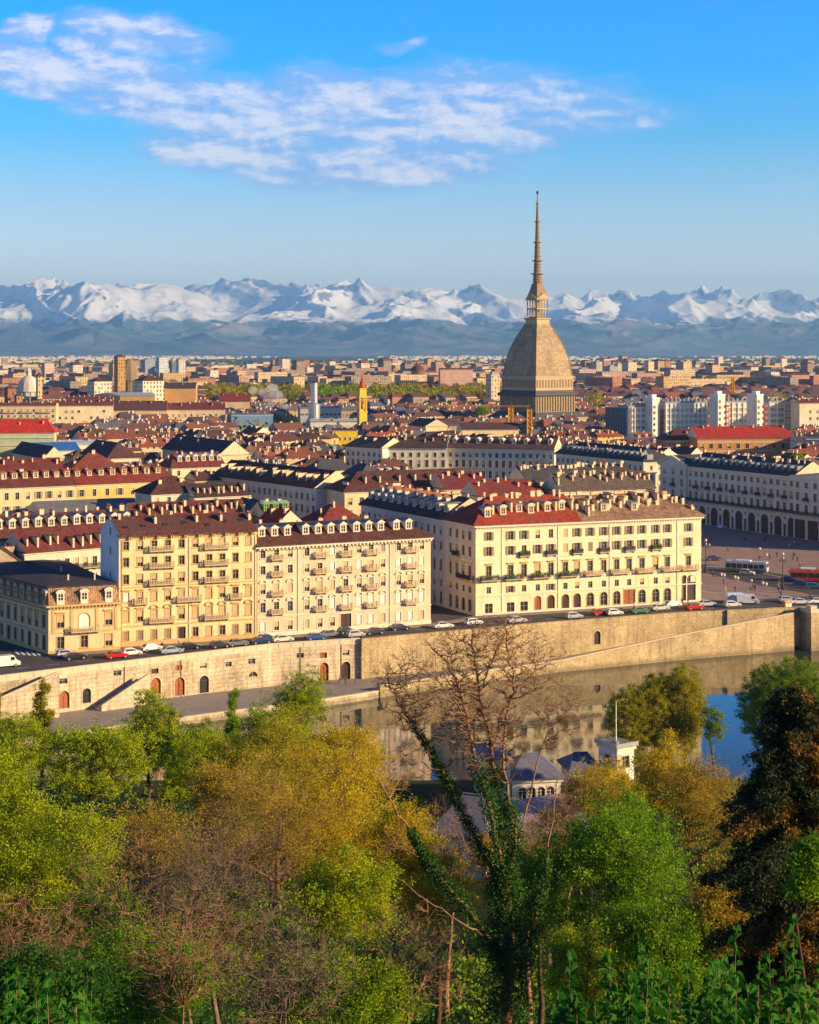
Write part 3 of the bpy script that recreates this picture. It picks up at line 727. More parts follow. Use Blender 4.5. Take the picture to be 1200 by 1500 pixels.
class Roof:
    def __init__(s, q, ze, h, ov=.6, uL=0.0, uR=0.0, ridge='x', wallcap=True):
        """roof over the local quad q (front-left, front-right, back-right, back-left)"""
        s.ze, s.h, s.uL, s.uR, s.ridge = ze, h, uL, uR, ridge
        oL = ov if uL > 0 else .12; oR = ov if uR > 0 else .12
        oF = ov; oB = ov
        if ridge == 'y': oL, oR, oF, oB = ov, ov, (ov if uL > 0 else .25), (ov if uR > 0 else .12)
        s.E = [Vector((q[0][0] - oL, q[0][1] - oF)), Vector((q[1][0] + oR, q[1][1] - oF)), Vector((q[2][0] + oR, q[2][1] + oB)), Vector((q[3][0] - oL, q[3][1] + oB))]
    def bil(s, u, v):
        a = s.E[0].lerp(s.E[1], u); b = s.E[3].lerp(s.E[2], u); return a.lerp(b, v)
    def z(s, u, v):
        if s.ridge == 'y': u, v = v, u
        t_ = min(v, 1 - v) / .5
        if s.uL > 0: t_ = min(t_, u / s.uL)
        if s.uR > 0: t_ = min(t_, (1 - u) / s.uR)
        return s.ze + .22 + (s.h - .22) * max(0, t_)
    def pt(s, u, v):
        p = s.bil(u, v); return Vector((p.x, p.y, s.z(u, v)))
    def build(s, parent, col, cap_mi=1, wall='plaster', wcol=None, matname='tile'):
        mb = MB(); e = s.E
        if s.ridge == 'x': a, b = s.bil(s.uL, .5), s.bil(1 - s.uR, .5)
        else: a, b = s.bil(.5, s.uL), s.bil(.5, 1 - s.uR)
        lo = [(p.x, p.y, s.ze + .004) for p in e]; up = [(p.x, p.y, s.ze + .22) for p in e]
        A_, B_ = (a.x, a.y, s.ze + s.h), (b.x, b.y, s.ze + s.h)
        mb.poly(lo[::-1], 1)
        for i in range(4): mb.poly([lo[i], lo[(i + 1) % 4], up[(i + 1) % 4], up[i]], 0)
        if s.ridge == 'x':
            mb.poly([up[0], up[1], B_, A_], 0); mb.poly([up[2], up[3], A_, B_], 0)
            mb.poly([up[3], up[0], A_], 0 if s.uL > 0 else 2); mb.poly([up[1], up[2], B_], 0 if s.uR > 0 else 2)
        else:
            mb.poly([up[0], up[1], A_], 0 if s.uL > 0 else 2); mb.poly([up[1], up[2], B_, A_], 0)
            mb.poly([up[2], up[3], B_], 0 if s.uR > 0 else 2); mb.poly([up[3], up[0], A_, B_], 0)
        # ridge and hip tiles
        mb.tube([A_, B_], .16, 5, 0)
        gm = wcol or 'chimney'
        o = mb.build('roof', [M[matname], M['trim'], M[gm]], parent); o.color = (*col, 1); s.o = o
        return o
    def chimney(s, u, v, var, rot=0.0, sc=1.0):
        p = s.pt(u, v)
        return put('chimney', chimney_mesh(var), s.o, p, rot, scale=(sc * .85, sc * .85, sc * .88))
    def dormer(s, u, v, style, wall='trim_pale', roof='zinc', rot=0.0, parent=None, sc=1.0):
        p = s.pt(u, v)
        return put('dormer', dormer_mesh(style, wall, roof), parent or s.o.parent, p, rot, scale=(sc, sc, sc))

class Bld:
    def __init__(s, name, label, cat, A, ang, L, D, ze, col, lx=0.0, rx=0.0, group=None, nick=None):
        """a building whose front runs from A for L metres at the angle ang (radians), D deep, eaves at ze"""
        s.o = thing(name, label, cat, (A[0], A[1], 0), ang, group); s.ang, s.L, s.D, s.ze, s.col = ang, L, D, ze, col
        s.q = [(0, 0), (L, 0), (L + rx, D), (lx, D)]
        s.A = Vector((A[0], A[1], 0))
        s.seg = {'front': seg(s.q[0], s.q[1]), 'right': seg(s.q[1], s.q[2]), 'back': seg(s.q[2], s.q[3]), 'left': seg(s.q[3], s.q[0])}
        s.wseg = {'front': seg(s.w(0, 0), s.w(L, 0)), 'left': seg(s.w(*s.q[3]), s.w(0, 0)), 'right': seg(s.w(L, 0), s.w(*s.q[2]))}
        s.ops = {k: [] for k in s.seg}; s.todo = []; s.tr = MB()
        EXCL.append([s.w(*p) for p in s.q])
        c = s.w(L / 2, 0); px, py = proj((c[0], c[1], ze))
        NAMED.append((nick or label, px, py))
    def w(s, x, y):
        c, n = math.cos(s.ang), math.sin(s.ang); return (s.A.x + x * c - y * n, s.A.y + x * n + y * c)
    def rows(s, side, cols, rows, dp=.22, mats=('trim', 'glass', 'frame', 'shutter')):
        """cols: distances along the wall; rows: (z, h, w, kinds, arch, surround)"""
        for (z, h, w_, kinds, ar, sur) in rows:
            for i, c in enumerate(cols):
                k = kinds[i % len(kinds)]
                if k == '.' or c - w_ / 2 < .1 or c + w_ / 2 > s.seg[side][1] - .1: continue
                a = w_ / 2 if ar else 0
                s.ops[side].append((c - w_ / 2, c + w_ / 2, z, z + h, a)); s.todo.append((side, c, z, w_, h, k, a, sur, dp, mats))
    def opening(s, side, c, z, w_, h, k, ar=False, sur='p', dp=.22, mats=('trim', 'glass', 'frame', 'shutter'), nm=None):
        a = w_ / 2 if ar else 0
        s.ops[side].append((c - w_ / 2, c + w_ / 2, z, z + h, a)); s.todo.append((side, c, z, w_, h, k, a, sur, dp, mats))
    def balcony(s, side, c, z, w_, style='stone', planted=False, d=1.1):
        P, Ls, an, *_ = s.seg[side]; q = P(c, z, 0)
        put('balcony', balcony_mesh(w_, d, style, planted), s.o, q, an)
    def course(s, side, z0, z1, o, mi=0):
        sg = s.seg[side]; sbox(s.tr, sg, -o if side != 'x' else 0, sg[1] + o, -.02, o, z0, z1, mi)
    def dentils(s, side, z0, z1, o, step, w_):
        sg = s.seg[side]
        for c in np.arange(step * .5, sg[1], step): sbox(s.tr, sg, c - w_ / 2, c + w_ / 2, .02, o, z0, z1, 0)
    def finish(s, trim='trim', z0=0.0, wallmat='plaster'):
        mb = MB()
        for k, sg in s.seg.items(): facade(mb, sg[0], sg[1], z0, s.ze + .02, s.ops[k], .22, 0)
        wl = mb.build('wall', M[wallmat], s.o); wl.color = (*s.col, 1); s.wall = wl
        if s.tr.v: s.tr.build('cornice', M[trim], s.o)
        for (side, c, z, w_, h, k, a, sur, dp, mats) in s.todo:
            P, Ls, an, *_ = s.seg[side]
            put('door' if k in 'dk' and h > 2.3 else 'window', window_mesh(w_, h, k, a, sur, mats, dp), s.o, P(c, z, -dp), an)
        return s
    def roof(s, h, col, ov=.6, uL=0.0, uR=0.0, ridge='x', wcol=None, matname='tile', q=None):
        r = Roof(q or s.q, s.ze, h, ov, uL, uR, ridge); r.build(s.o, col, wcol=wcol, matname=matname); return r
def even(n, L, m0, m1=None):
    m1 = m0 if m1 is None else m1
    return [m0 + (L - m0 - m1) * i / (n - 1) for i in range(n)]
def place(px0, px1, ye, ze, deg):
    pm = (px0 + px1) / 2; Yc = (H - ze) * F / (ye - HZ); xc = (pm - CX) / F * Yc
    d = (math.cos(R(deg)), math.sin(R(deg)))
    def t_(px): k = (px - CX) / F; return (k * Yc - xc) / (d[0] - k * d[1])
    a, b = t_(px0), t_(px1)
    return (xc + d[0] * a, Yc + d[1] * a), R(deg), b - a
BROWN, DARK, RED, RUST, GREY, TAN = (.115, .042, .032), (.092, .044, .042), (.34, .035, .018), (.21, .052, .03), (.058, .060, .074), (.24, .15, .10)
CREAM, YELL, IVORY, LILAC, WHITE, OCHRE, PINK, STONE = (.74, .60, .38), (.72, .50, .17), (.76, .67, .48), (.70, .52, .36), (.74, .70, .63), (.62, .40, .15), (.66, .40, .27), (.45, .38, .30)
rnd = random.Random(21)

# --- the tall cream apartment house (B)
A = (-58.8, 329.0); B_ = (-32.0, 339.3); ang = math.atan2(B_[1] - A[1], B_[0] - A[0]); L = math.hypot(B_[0] - A[0], B_[1] - A[1])
b = Bld('apartment_building', 'tall cream apartment building of seven storeys with paired stone balconies and a brown gable roof', 'building', A, ang, L, 14.0, 22.4, (.78, .61, .33), lx=-1.2, rx=-1.0, nick='the tall cream seven storey building')
cols = [L * f_ for f_ in (.045, .146, .247, .346, .446, .547, .648, .745, .843, .941)]
mt = ('trim_ochre', 'glass', 'frame', 'blind')
b.rows('front', cols, [(19.6, 1.75, 1.15, 'ohooohhbhb', 0, 'p'), (16.2, 1.85, 1.15, 'ohooooooob', 0, 'p'), (12.7, 1.9, 1.15, 'ohhhhoooob', 0, 'p'), (9.0, 2.0, 1.15, 'whbhbbbhob', 0, 'c')], mats=mt)
b.rows('front', cols, [(5.0, 2.3, 1.25, 'b.bb..bb.b', 0, 'a'), (5.0, 2.3, 1.2, '.h..hb..b.', 0, 'c')], mats=mt)
b.rows('front', cols, [(1.2, 1.95, 1.15, 'cccc.oboco', 0, 'p')], mats=('trim_ochre', 'glass', 'frame', 'shutter'))
b.rows('front', cols, [(.25, .45, .9, 'oooo.ooooo', 0, '')])
b.opening('front', cols[4], .05, 1.5, 3.3, 'k', sur='p', mats=mt)
mid = lambda i, j: (cols[i] + cols[j]) / 2
for z in (19.35, 15.95, 12.45):
    for (i, j) in ((2, 3), (6, 7)): b.balcony('front', mid(i, j), z, 5.2)
b.balcony('front', cols[1], 8.75, 2.6); b.balcony('front', mid(4, 5), 8.75, 5.2); b.balcony('front', cols[8], 8.75, 2.6)
b.balcony('front', mid(2, 3), 4.75, 5.2); b.balcony('front', mid(6, 7), 4.75, 5.2)
b.course('front', 0.0, 1.0, .12); b.course('front', 4.0, 4.25, .16); b.course('front', 11.9, 12.1, .12); b.course('front', 21.75, 22.0, .2)
for c in (.4, L * .497, L - .35): sbox(b.tr, b.seg['front'], c - .06, c + .06, .03, .14, .3, 21.6)
for c in cols:
    for e in (-.95, -.55): sbox(b.tr, b.seg['front'], c + 1.4 + e, c + 1.62 + e, .02, .75, 21.8, 22.38, 0)
b.finish('trim_ochre')
r = b.roof(3.3, (.13, .05, .042), .9, wcol='plaster_gable' if 'plaster_gable' in M else None)
m2 = MB(); sl = b.seg['left']; Lw = sl[1]; q5 = [sl[0](s_, z_, .17) for s_, z_ in ((-.1, 0), (Lw + .0, 0), (Lw + .0, 22.4), (Lw / 2, 25.75), (-.1, 22.4))]
m2.prism(q5, Vector(sl[0](0, 0, 0)) - Vector(sl[0](0, 0, .14))); m2.build('side_wall', mat('white_side_plaster', (.74, .72, .70), .85, .12, .3), b.o)
for z_ in (22.2, 18.2, 13.2, 8.6): put('window', window_mesh(.75, 1.5, 'o', 0, '', dp=.05), b.o, sl[0](Lw * .55, z_, .20), sl[2])
for u in (.30, .60, .78, .99): r.chimney(u, .36, 0, 0, 1.15)
for u, v in ((.06, .45), (.45, .55), (.7, .56)): r.chimney(u, v, 1)
mbS = MB(); mbS.box(-.5, .5, -.45, .45, -.05, .14, 0); SKYL = mbS.mesh('skylight', [M['glass']])
def skylight(r, u, v, col=None):
    e = .01; p = r.pt(u, v); dpv = r.pt(u, v + e) - r.pt(u, v - e)
    o = put('skylight', SKYL, r.o, p); o.rotation_euler = (math.atan2(dpv.z, math.hypot(dpv.x, dpv.y)), 0, 0); return o
for u, v in ((.07, .22), (.2, .24), (.36, .26), (.5, .28), (.66, .2), (.8, .3), (.92, .3)): skylight(r, u, v)

# --- the pinkish house with a row of white dormers (C)
A = (-31.85, 339.35); B_ = (4.66, 357.0); ang = math.atan2(B_[1] - A[1], B_[0] - A[0]); L = math.hypot(B_[0] - A[0], B_[1] - A[1])
b = Bld('apartment_building', 'pale pinkish apartment building with a row of white dormers along its dark brown hipped roof', 'building', A, ang, L, 13.0, 19.2, LILAC, nick='the pinkish building with white dormers')
cols = [L * f_ for f_ in (.031, .106, .182, .276, .35, .421, .498, .575, .645, .715, .808, .877, .947)]
mt = ('trim_pale', 'glass', 'frame', 'shutter_grey')
b.rows('front', cols, [(16.6, 1.75, 1.1, 'oohobwohocooh', 0, 'p'), (13.2, 1.8, 1.1, 'ooohowhwhhwww', 0, 'p'), (9.1, 2.1, 1.15, 'hbbhbbohchhhh', 0, 'a'), (5.2, 2.1, 1.15, 'ooohowwwwwwww', 0, 'a'), (1.3, 1.9, 1.1, 'whhbhh.wwbwwb', 0, 'p')], mats=mt)
b.rows('front', cols, [(.2, .45, .9, 'oooooo.oooooo', 0, '')])
b.opening('front', cols[6], .05, 2.5, 3.7, 'k', sur='p', mats=mt)
for i in (1, 4, 6, 8, 11):
    for z in (16.35, 12.95, 8.85, 4.95): b.balcony('front', cols[i], z, 2.7)
b.course('front', 0, .9, .1); b.course('front', 4.2, 4.4, .14); b.course('front', 18.5, 18.75, .15); b.course('front', 18.75, 19.18, .5)
b.dentils('front', 18.35, 18.74, .75, .85, .32)
for c in (L * .225, L * .755): sbox(b.tr, b.seg['front'], c - .07, c + .07, .03, .16, .3, 18.4)
b.rows('right', [2.5, 6, 9.5], [(z, 1.8, 1.1, 'oho', 0, 'p') for z in (1.4, 5.2, 9.2, 13.2, 16.4)], mats=mt)
b.finish('trim_pale')
r = b.roof(3.9, (.10, .036, .034), .95, uL=0, uR=.17)
for c in (.045, .115, .185, .285, .355, .425, .495, .57, .64, .71, .80, .872): r.dormer(c, .20, 'gable', 'trim_pale', 'zinc')
for u, v in ((.08, .52), (.2, .55), (.42, .56), (.55, .53), (.68, .55), (.3, .6)): r.chimney(u, v, rnd.choice((1, 2)))

# --- the ochre palazzo with a mansard at the left edge (A)
A = (-71.5, 321.0); ang = R(21.8); L = 14.2
lv = Vector((-13.8, 16.7)); lv = lv * 2.3
c_, s_ = math.cos(-ang), math.sin(-ang); l2 = (lv.x * c_ - lv.y * s_, lv.x * s_ + lv.y * c_)
b = Bld('palazzo', 'low ochre palazzo with a mansard roof on the street corner beside the tall cream building', 'building', A, ang, L, l2[1], 9.7, (.78, .57, .33), lx=l2[0], rx=l2[0] * .25, nick='the low ochre mansard palazzo')
mt = ('trim_ochre', 'glass', 'frame', 'blind')
cols = [2.4, 7.1, 12.0]
b.rows('front', cols, [(5.1, 2.6, 1.4, 'h.h', 0, 'c'), (.95, 2.4, 1.4, 'ooh', 0, 'p'), (.1, .4, .9, 'ooo', 0, '')], mats=mt)
b.opening('front', 7.1, 4.5, 2.2, 3.3, 'w', True, 'p', mats=mt)
b.balcony('front', 7.1, 4.3, 5.6, d=1.3)
Ls = b.seg['left'][1]; lc = [Ls - 1.9 - 3.15 * i for i in range(9)]
b.rows('left', lc, [(5.0, 2.7, 1.3, 'ohhhoohho', 0, 'c'), (1.0, 2.5, 1.2, '.o.oo.ooo', 0, 'p')], mats=mt)
for i in (0, 2, 5): b.opening('left', lc[i], .05, 1.4, 3.5, 'k', sur='p', mats=mt)
for sd in ('front', 'left'):
    b.course(sd, 0, .7, .12); b.course(sd, 4.0, 4.25, .14); b.course(sd, 8.7, 8.95, .15); b.course(sd, 9.35, 9.72, .75); b.dentils(sd, 9.0, 9.34, .55, .7, .3)
for c in (1.0, 4.6, 9.6, 13.4): sbox(b.tr, b.seg['front'], c - .3, c + .3, .02, .12, 4.3, 8.6)
b.finish('trim_ochre')
qq = [Vector(p) for p in b.q]; cen = sum(qq, Vector((0, 0))) / 4
inset = [p + (cen - p).normalized() * 1.3 for p in qq]
mb = MB()
for i in range(4):
    j = (i + 1) % 4
    mb.poly([(*qq[i], 9.73), (*qq[j], 9.73), (*inset[j], 13.0), (*inset[i], 13.0)], 0)
ms = mb.build('mansard', M['tile'], b.o); ms.color = (.33, .19, .11, 1)
tq = [p + (p - cen).normalized() * .35 for p in inset]
b2 = Roof([tuple(p) for p in inset], 13.0, 1.5, .25, .35, .3, 'y'); b2.build(b.o, (.05, .048, .06), matname='tile')
for c in cols: put('dormer', dormer_mesh('round', 'trim_pale', 'zinc'), b.o, (c, -.05, 10.3), 0, scale=(1, .55, 1))
ldir = b.seg['left'][2]
for c in lc[:7]:
    q = b.seg['left'][0](c, 10.3, .05); put('dormer', dormer_mesh('round', 'trim_ochre', 'zinc'), b.o, q, ldir, scale=(1, .55, 1))
for u, v in ((.45, .12), (.55, .3), (.78, .1)): b2.chimney(u, v, 3, 0, .8)

# --- the grand cream palazzo (D) with its red and tan roof
A = (15.0, 367.3); ang = math.atan2(21.3, 54.9); L = 58.9
b = Bld('palazzo', 'grand cream five storey palazzo on the square corner, roof half bright red, half tan', 'building', A, ang, L, 14.5, 20.6, (.80, .68, .43), lx=-1.7, rx=-.5, nick='the grand cream corner palazzo')
W = b.wseg['front']
cols = [hit(px, 850, W)[0] for px in (716.3, 748.3, 768, 788, 807.3, 828.5, 845.7, 865, 884.8, 903.8, 922, 940.8, 960.9, 978, 1008.8)]
mt = ('trim_pale', 'glass', 'frame', 'shutter')
b.rows('front', cols, [(17.0, 2.0, 1.15, 'sssh.bsssssssss'.replace('.', 'o'), 0, ''), (13.5, 2.1, 1.2, 'ssossbscssssssss'[:15], 0, ''), (4.95, 1.5, 1.1, 'osoosohoooohoho', 0, '')], mats=mt)
b.rows('front', cols, [(8.35, 2.9, 1.25, 'ooohoohooooohoo', 0, 'c')], mats=('trim_ochre', 'glass', 'frame', 'shutter'))
for i in (4, 6, 8, 10, 12): b.balcony('front', cols[i], 13.25, 2.6, 'iron', i == 12, .8)
b.balcony('front', cols[2], 13.25, 2.6, 'iron', True, .8)
for i in (0, 1, 3, 5, 7, 9, 11, 13, 14): b.balcony('front', cols[i] + (0.6 if i not in (0, 14) else 0), 8.1, 4.4, 'stone' if i > 5 else 'iron', i in (0, 1, 3, 5), 1.2)
for i in range(14):
    if i == 3: b.opening('front', cols[i], .06, 1.6, 3.7, 'd', True, 'p', mats=('trim_ochre', 'glass', 'frame', 'shutter'))
    elif i == 10: b.opening('front', cols[i], .06, 3.0, 3.9, 'd', False, 'p', mats=('trim_ochre', 'glass', 'frame', 'shutter'))
    elif i in (0, 1, 2): b.opening('front', cols[i], .1, 1.9, 2.6, 'o', False, '', mats=mt)
    else: b.opening('front', cols[i], .1 if i in (5, 6) else .7, 1.8, 3.7 if i in (5, 6) else 3.1, 'k' if i in (4, 5, 6) else 'o', True, 'p', mats=('trim_ochre', 'glass', 'frame', 'shutter'))
for c, w_ in ((hit(1002.5, 860, W)[0], 1.2), (hit(1012.5, 860, W)[0], 2.5)):
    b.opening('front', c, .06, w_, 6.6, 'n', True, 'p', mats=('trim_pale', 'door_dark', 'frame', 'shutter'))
for z0, z1, o in ((0, .6, .1), (4.35, 4.62, .16), (7.6, 7.8, .12), (12.6, 12.8, .12), (16.2, 16.38, .1), (19.6, 19.8, .14), (20.1, 20.58, .55)):
    for sd in ('front', 'left', 'right'): b.course(sd, z0, z1, o)
b.dentils('front', 19.85, 20.1, .45, .7, .28)
for px in (735, 817.5, 893, 992): c = hit(px, 850, W)[0]; sbox(b.tr, b.seg['front'], c - .06, c + .06, .03, .14, .6, 19.6)
Ls = b.seg['left'][1]; lc = [Ls - 2.6, Ls - 5.6, Ls - 8.6, Ls - 11.6]
b.rows('left', lc, [(17.0, 2.0, 1.15, 'ohoo', 0, 'p'), (13.3, 2.2, 1.15, 'ooho', 0, 'p'), (8.4, 2.8, 1.2, 'ohoo', 0, 'c'), (4.95, 1.5, 1.1, 'oooh', 0, ''), (.6, 3.0, 1.5, 'okoo', 1, 'p')], mats=mt)
b.balcony('left', lc[0] - 1.5, 8.1, 7.0, 'iron', False, 1.0); b.balcony('left', lc[2], 13.0, 2.6, 'iron', False, .8)
b.rows('right', [3, 7.2, 11.5], [(17.0, 2.0, 1.15, 'ohoo', 0, 'p'), (13.3, 2.2, 1.15, 'ooho', 0, 'p'), (8.4, 2.8, 1.2, 'ohoo', 0, 'c'), (.1, 5.5, 2.4, 'kkk', 1, 'p')], mats=mt)
b.finish('trim_pale')
# two roofs: the left 45 percent red, the rest tan
xs_ = L * .45
rA = Roof([(0, 0), (xs_, 0), (xs_ - 1.1, 14.5), (-1.7, 14.5)], 20.6, 5.6, .9, .27, 0); rA.E[1].x = xs_; rA.E[2].x = xs_ - 1.1
rA.build(b.o, (.30, .045, .028))
rB = Roof([(xs_ + .01, 0), (L, 0), (L - .5, 14.5), (xs_ - 1.0, 14.5)], 20.6, 5.2, .9, 0, .22); rB.E[0].x = xs_ + .01; rB.E[3].x = xs_ - 1.09
rB.build(b.o, (.27, .16, .10))
for u, v, st in ((.17, .13, 'round'), (.32, .16, 'round'), (.48, .20, 'flat'), (.58, .17, 'round'), (.74, .19, 'round'), (.88, .21, 'round')): rA.dormer(u, v, st, 'chimney', 'zinc', parent=b.o)
for u, v, k in ((.24, .30, 4), (.30, .45, 1), (.42, .34, 4), (.5, .48, 1), (.55, .5, 5), (.66, .33, 4), (.70, .50, 2), (.76, .5, 2), (.83, .33, 4), (.9, .5, 1), (.94, .46, 3), (.985, .34, 4), (.36, .54, 2), (.6, .56, 1), (.46, .52, 5), (.8, .56, 2), (.27, .55, 3), (.52, .3, 1)): rA.chimney(u, v, k, 0, 1.15)
for u, v, k in ((.02, .22, 1), (.08, .34, 0), (.14, .2, 1), (.19, .34, 0), (.26, .2, 1), (.29, .36, 0), (.37, .24, 1), (.41, .38, 0), (.5, .22, 1), (.53, .4, 0), (.6, .26, 1), (.63, .42, 2), (.7, .5, 0), (.78, .42, 2), (.84, .3, 1), (.12, .52, 2), (.24, .55, 2), (.36, .54, 0), (.46, .56, 2), (.58, .56, 2)): rB.chimney(u, v, {0: 4, 2: 2}.get(k, k), 0, 1.2)
for i in range(30): rB.chimney((i + rnd.random()) / 31, rnd.uniform(.2, .56), rnd.choice((1, 4, 5, 2, 3, 4)), 0, rnd.uniform(.8, 1.25))
rB.dormer(.22, .17, 'flat', 'chimney', 'zinc', parent=b.o); rB.dormer(.46, .16, 'flat', 'chimney', 'zinc', parent=b.o)

# --- generic palazzo rows -------------------------------------------------------------------------------
def row_house(name, label, spec, D, col, roofcol, rh=4.5, nick=None, n=8, storeys=((15.2, 1.9, 1.15), (11.2, 2.2, 1.15), (7.0, 2.4, 1.2)), kinds='ohoohoocoho', sides=(), dorm=None, chim=8, uL=0., uR=0., lx=0., rx=0., trim='trim_pale', ov=.8, ze=None,
              matn='tile', ridge='x', balc=None, seed=1, group=None, cat='building', chv=(.3, .5), plus=None, sur='p', cv=(0, 0, 1, 2, 3, 5)):
    (A, an, L), zz = spec
    b = Bld(name, label, cat, A, an, L, D, zz, col, lx, rx, group, nick)
    rr = random.Random(seed)
    mt = (trim, 'glass', 'frame', 'shutter_grey')
    for sd, nn in [('front', n)] + list(sides):
        Ls = b.seg[sd][1]; cols = even(nn, Ls, Ls / nn * .5) if nn > 1 else [Ls / 2]
        for (z, h, w_) in storeys:
            if z + h < zz - .4 and nn: b.rows(sd, cols, [(z, h, w_, ''.join(rr.choice(kinds) for _ in cols), 0, sur)], mats=mt)
        b.course(sd, zz - .9, zz - .7, .1); b.course(sd, zz - .35, zz - .01, .4)
    if plus: plus(b)
    b.finish(trim)
    r = b.roof(rh, roofcol, ov, uL, uR, ridge, matname=matn)
    if dorm:
        nd, v, st, wl, rf = dorm
        for i in range(nd):
            u = (i + .5) / nd
            if (u > uL * .8 or uL == 0) and (u < 1 - uR * .8 or uR == 0): r.dormer(u, v, st, wl, rf, sc=rr.uniform(.95, 1.1))
    for i in range(chim):
        u = (i + .35 + rr.random() * .4) / chim
        if ridge == 'y': r.chimney(rr.choice((.36, .6)), u, rr.choice((0, 1, 1, 2, 3)), R(90), rr.uniform(.9, 1.2))
        else: r.chimney(u, rr.uniform(*chv), rr.choice(cv), 0, rr.uniform(.85, 1.25))
    b.r = r
    return b
# --- the arcaded palazzi along the shaded side of the square
E_a, E_d = Vector((90.7, 583.0)), Vector((33.3, -60.0)).normalized()
def on_line(px):
    k = (px - CX) / F; t_ = (k * E_a.y - E_a.x) / (E_d.x - k * E_d.y); return E_a + E_d * t_
def piazza(label, pxa, pxb, n, ped, nick, seed, arches=True, o=0.0, roofcol=GREY, endw=False):
    a = on_line(pxa); e = on_line(pxb); an = math.atan2(E_d.y, E_d.x)
    nrm = Vector((E_d.y, -E_d.x)); a = a + nrm * o; e = e + nrm * o
    L = (e - a).length
    b = Bld('arcaded_palazzo', label, 'building', a, an, L, 15.0, 19.7, (.66, .60, .50), nick=nick)
    rr = random.Random(seed); cols = even(n, L, L / n * .5); mt = ('trim_pale', 'glass', 'frame', 'shutter_grey')
    b.rows('front', cols, [(16.4, 1.85, 1.5, ''.join(rr.choice('ohoo') for _ in cols), 0, 'p'), (12.4, 2.6, 1.5, ''.join(rr.choice('oooh') for _ in cols), 0, 'p'), (8.1, 3.0, 1.5, ''.join(rr.choice('ooh') for _ in cols), 0, 'c')], mats=mt)
    for i in range(1, n, 2):
        b.balcony('front', cols[i], 12.3, 2.3, 'iron', False, .8)
    b.balcony('front', L / 2, 7.9, L - .8, 'iron', False, 1.0)
    if arches:
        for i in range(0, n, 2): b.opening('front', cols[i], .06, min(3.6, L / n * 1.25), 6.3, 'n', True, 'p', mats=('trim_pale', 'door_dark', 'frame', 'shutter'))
        for i in range(1, n, 2):
            b.opening('front', cols[i], 5.6, .8, .8, 'n', True, 'p', mats=('trim_pale', 'door_dark', 'frame', 'shutter')); b.opening('front', cols[i], .1, 1.1, 3.9, 'n', False, 'p', mats=('trim_pale', 'glass', 'frame', 'shutter'))
    else:
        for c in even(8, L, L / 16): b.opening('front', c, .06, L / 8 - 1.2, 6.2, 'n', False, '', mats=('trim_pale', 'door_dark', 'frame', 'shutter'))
    for z0, z1, oo in ((7.2, 7.5, .2), (11.7, 11.9, .14), (15.7, 15.9, .14), (18.8, 19.0, .14), (19.25, 19.68, .55)): b.course('front', z0, z1, oo)
    if endw:
        b.rows('right', [3.5, 7.5, 11.5], [(16.6, 1.6, 1.1, 'oho', 0, 'p'), (12.5, 2.2, 1.15, 'ooo', 0, 'p'), (8.2, 2.7, 1.2, 'hoo', 0, 'c'), (.1, 5.0, 2.2, 'nnn', 1, 'p')], mats=mt)
    if ped:
        sg = b.seg['front']; e_ = .6
        b.tr.prism([sg[0](-e_, 19.7, .5), sg[0](L + e_, 19.7, .5), sg[0](L / 2, 22.6, .5)], Vector(sg[0](0, 0, 0)) - Vector(sg[0](0, 0, .9)), 0)
        for p0, p1, q0, q1 in (((-e_ - .3, 19.7), (L / 2, 22.75), (L / 2, 23.25), (-e_ - .3, 20.2)), ((L / 2, 22.75), (L + e_ + .3, 19.7), (L + e_ + .3, 20.2), (L / 2, 23.25))):
            b.tr.prism([sg[0](*q, .85) for q in (p0, p1, q0, q1)], Vector(sg[0](0, 0, 0)) - Vector(sg[0](0, 0, .9)), 0)
    b.finish('trim_pale')
    r = b.roof(4.6 if not ped else 3.4, roofcol, .7, 0, .16 if endw else 0, 'y' if ped else 'x')
    if not ped:
        for i in range(n): r.dormer((i + .5) / n, .16, 'flat', 'zinc', 'zinc', sc=.8)
        for i in range(int(n * 1.3)): r.chimney((i + rr.random() * .6) / (n * 1.3), rr.choice((.28, .4, .5, .56)), rr.choice((0, 1, 2, 3)), 0, rr.uniform(.9, 1.2))
    return b
piazza('narrow grey white pavilion with a triangular pediment at the far corner of the square', 969, 1007, 3, True, 'the pedimented pavilion', 3, True, .5)
piazza('long shaded palazzo of white bays over tall arches facing the square, dark roof with dormers', 1007.2, 1164.8, 17, False, 'the long arcaded palazzo', 4)
piazza('shaded pavilion with a pediment and square columned porch at the right edge of the square', 1165, 1330, 12, True, 'the right hand pavilion', 5, False, .8, BROWN)
piazza('shaded white arcaded palazzo with a dark slate roof beyond the pedimented pavilion', 814.5, 943, 17, False, 'the farther arcaded palazzo', 6, True, 0, GREY, True)
# ------------------------------------------------------------------ the rows of roofs behind
P_ = lambda px0, px1, ye, ze, deg: (place(px0, px1, ye, ze, deg), ze)
row_house('palazzo', 'shaded white palazzo front with tall windows right behind the red roofs, below the domed tower', P_(655, 812, 657.5, 19.7, -17), 16, (.66, .60, .50), (.10, .055, .055), 4.5, 'the shaded white palazzo', 16, ((16, 1.9, 1.4), (11.8, 3.0, 1.5), (7.4, 3.0, 1.5)), 'oooh', dorm=(9, .2, 'gable', 'chimney', 'tile'), chim=10, seed=31)
row_house('palazzo', 'white palazzo front with its left end in sunlight, below the yellow bell tower', P_(560, 655, 656.5, 19.7, -3), 16, (.68, .62, .50), (.07, .042, .045), 4.2, 'the half sunlit white palazzo', 8, ((16, 1.9, 1.4), (11.8, 3.0, 1.5), (7.4, 3.0, 1.5)), 'oooh', chim=7, uL=.0, seed=32)
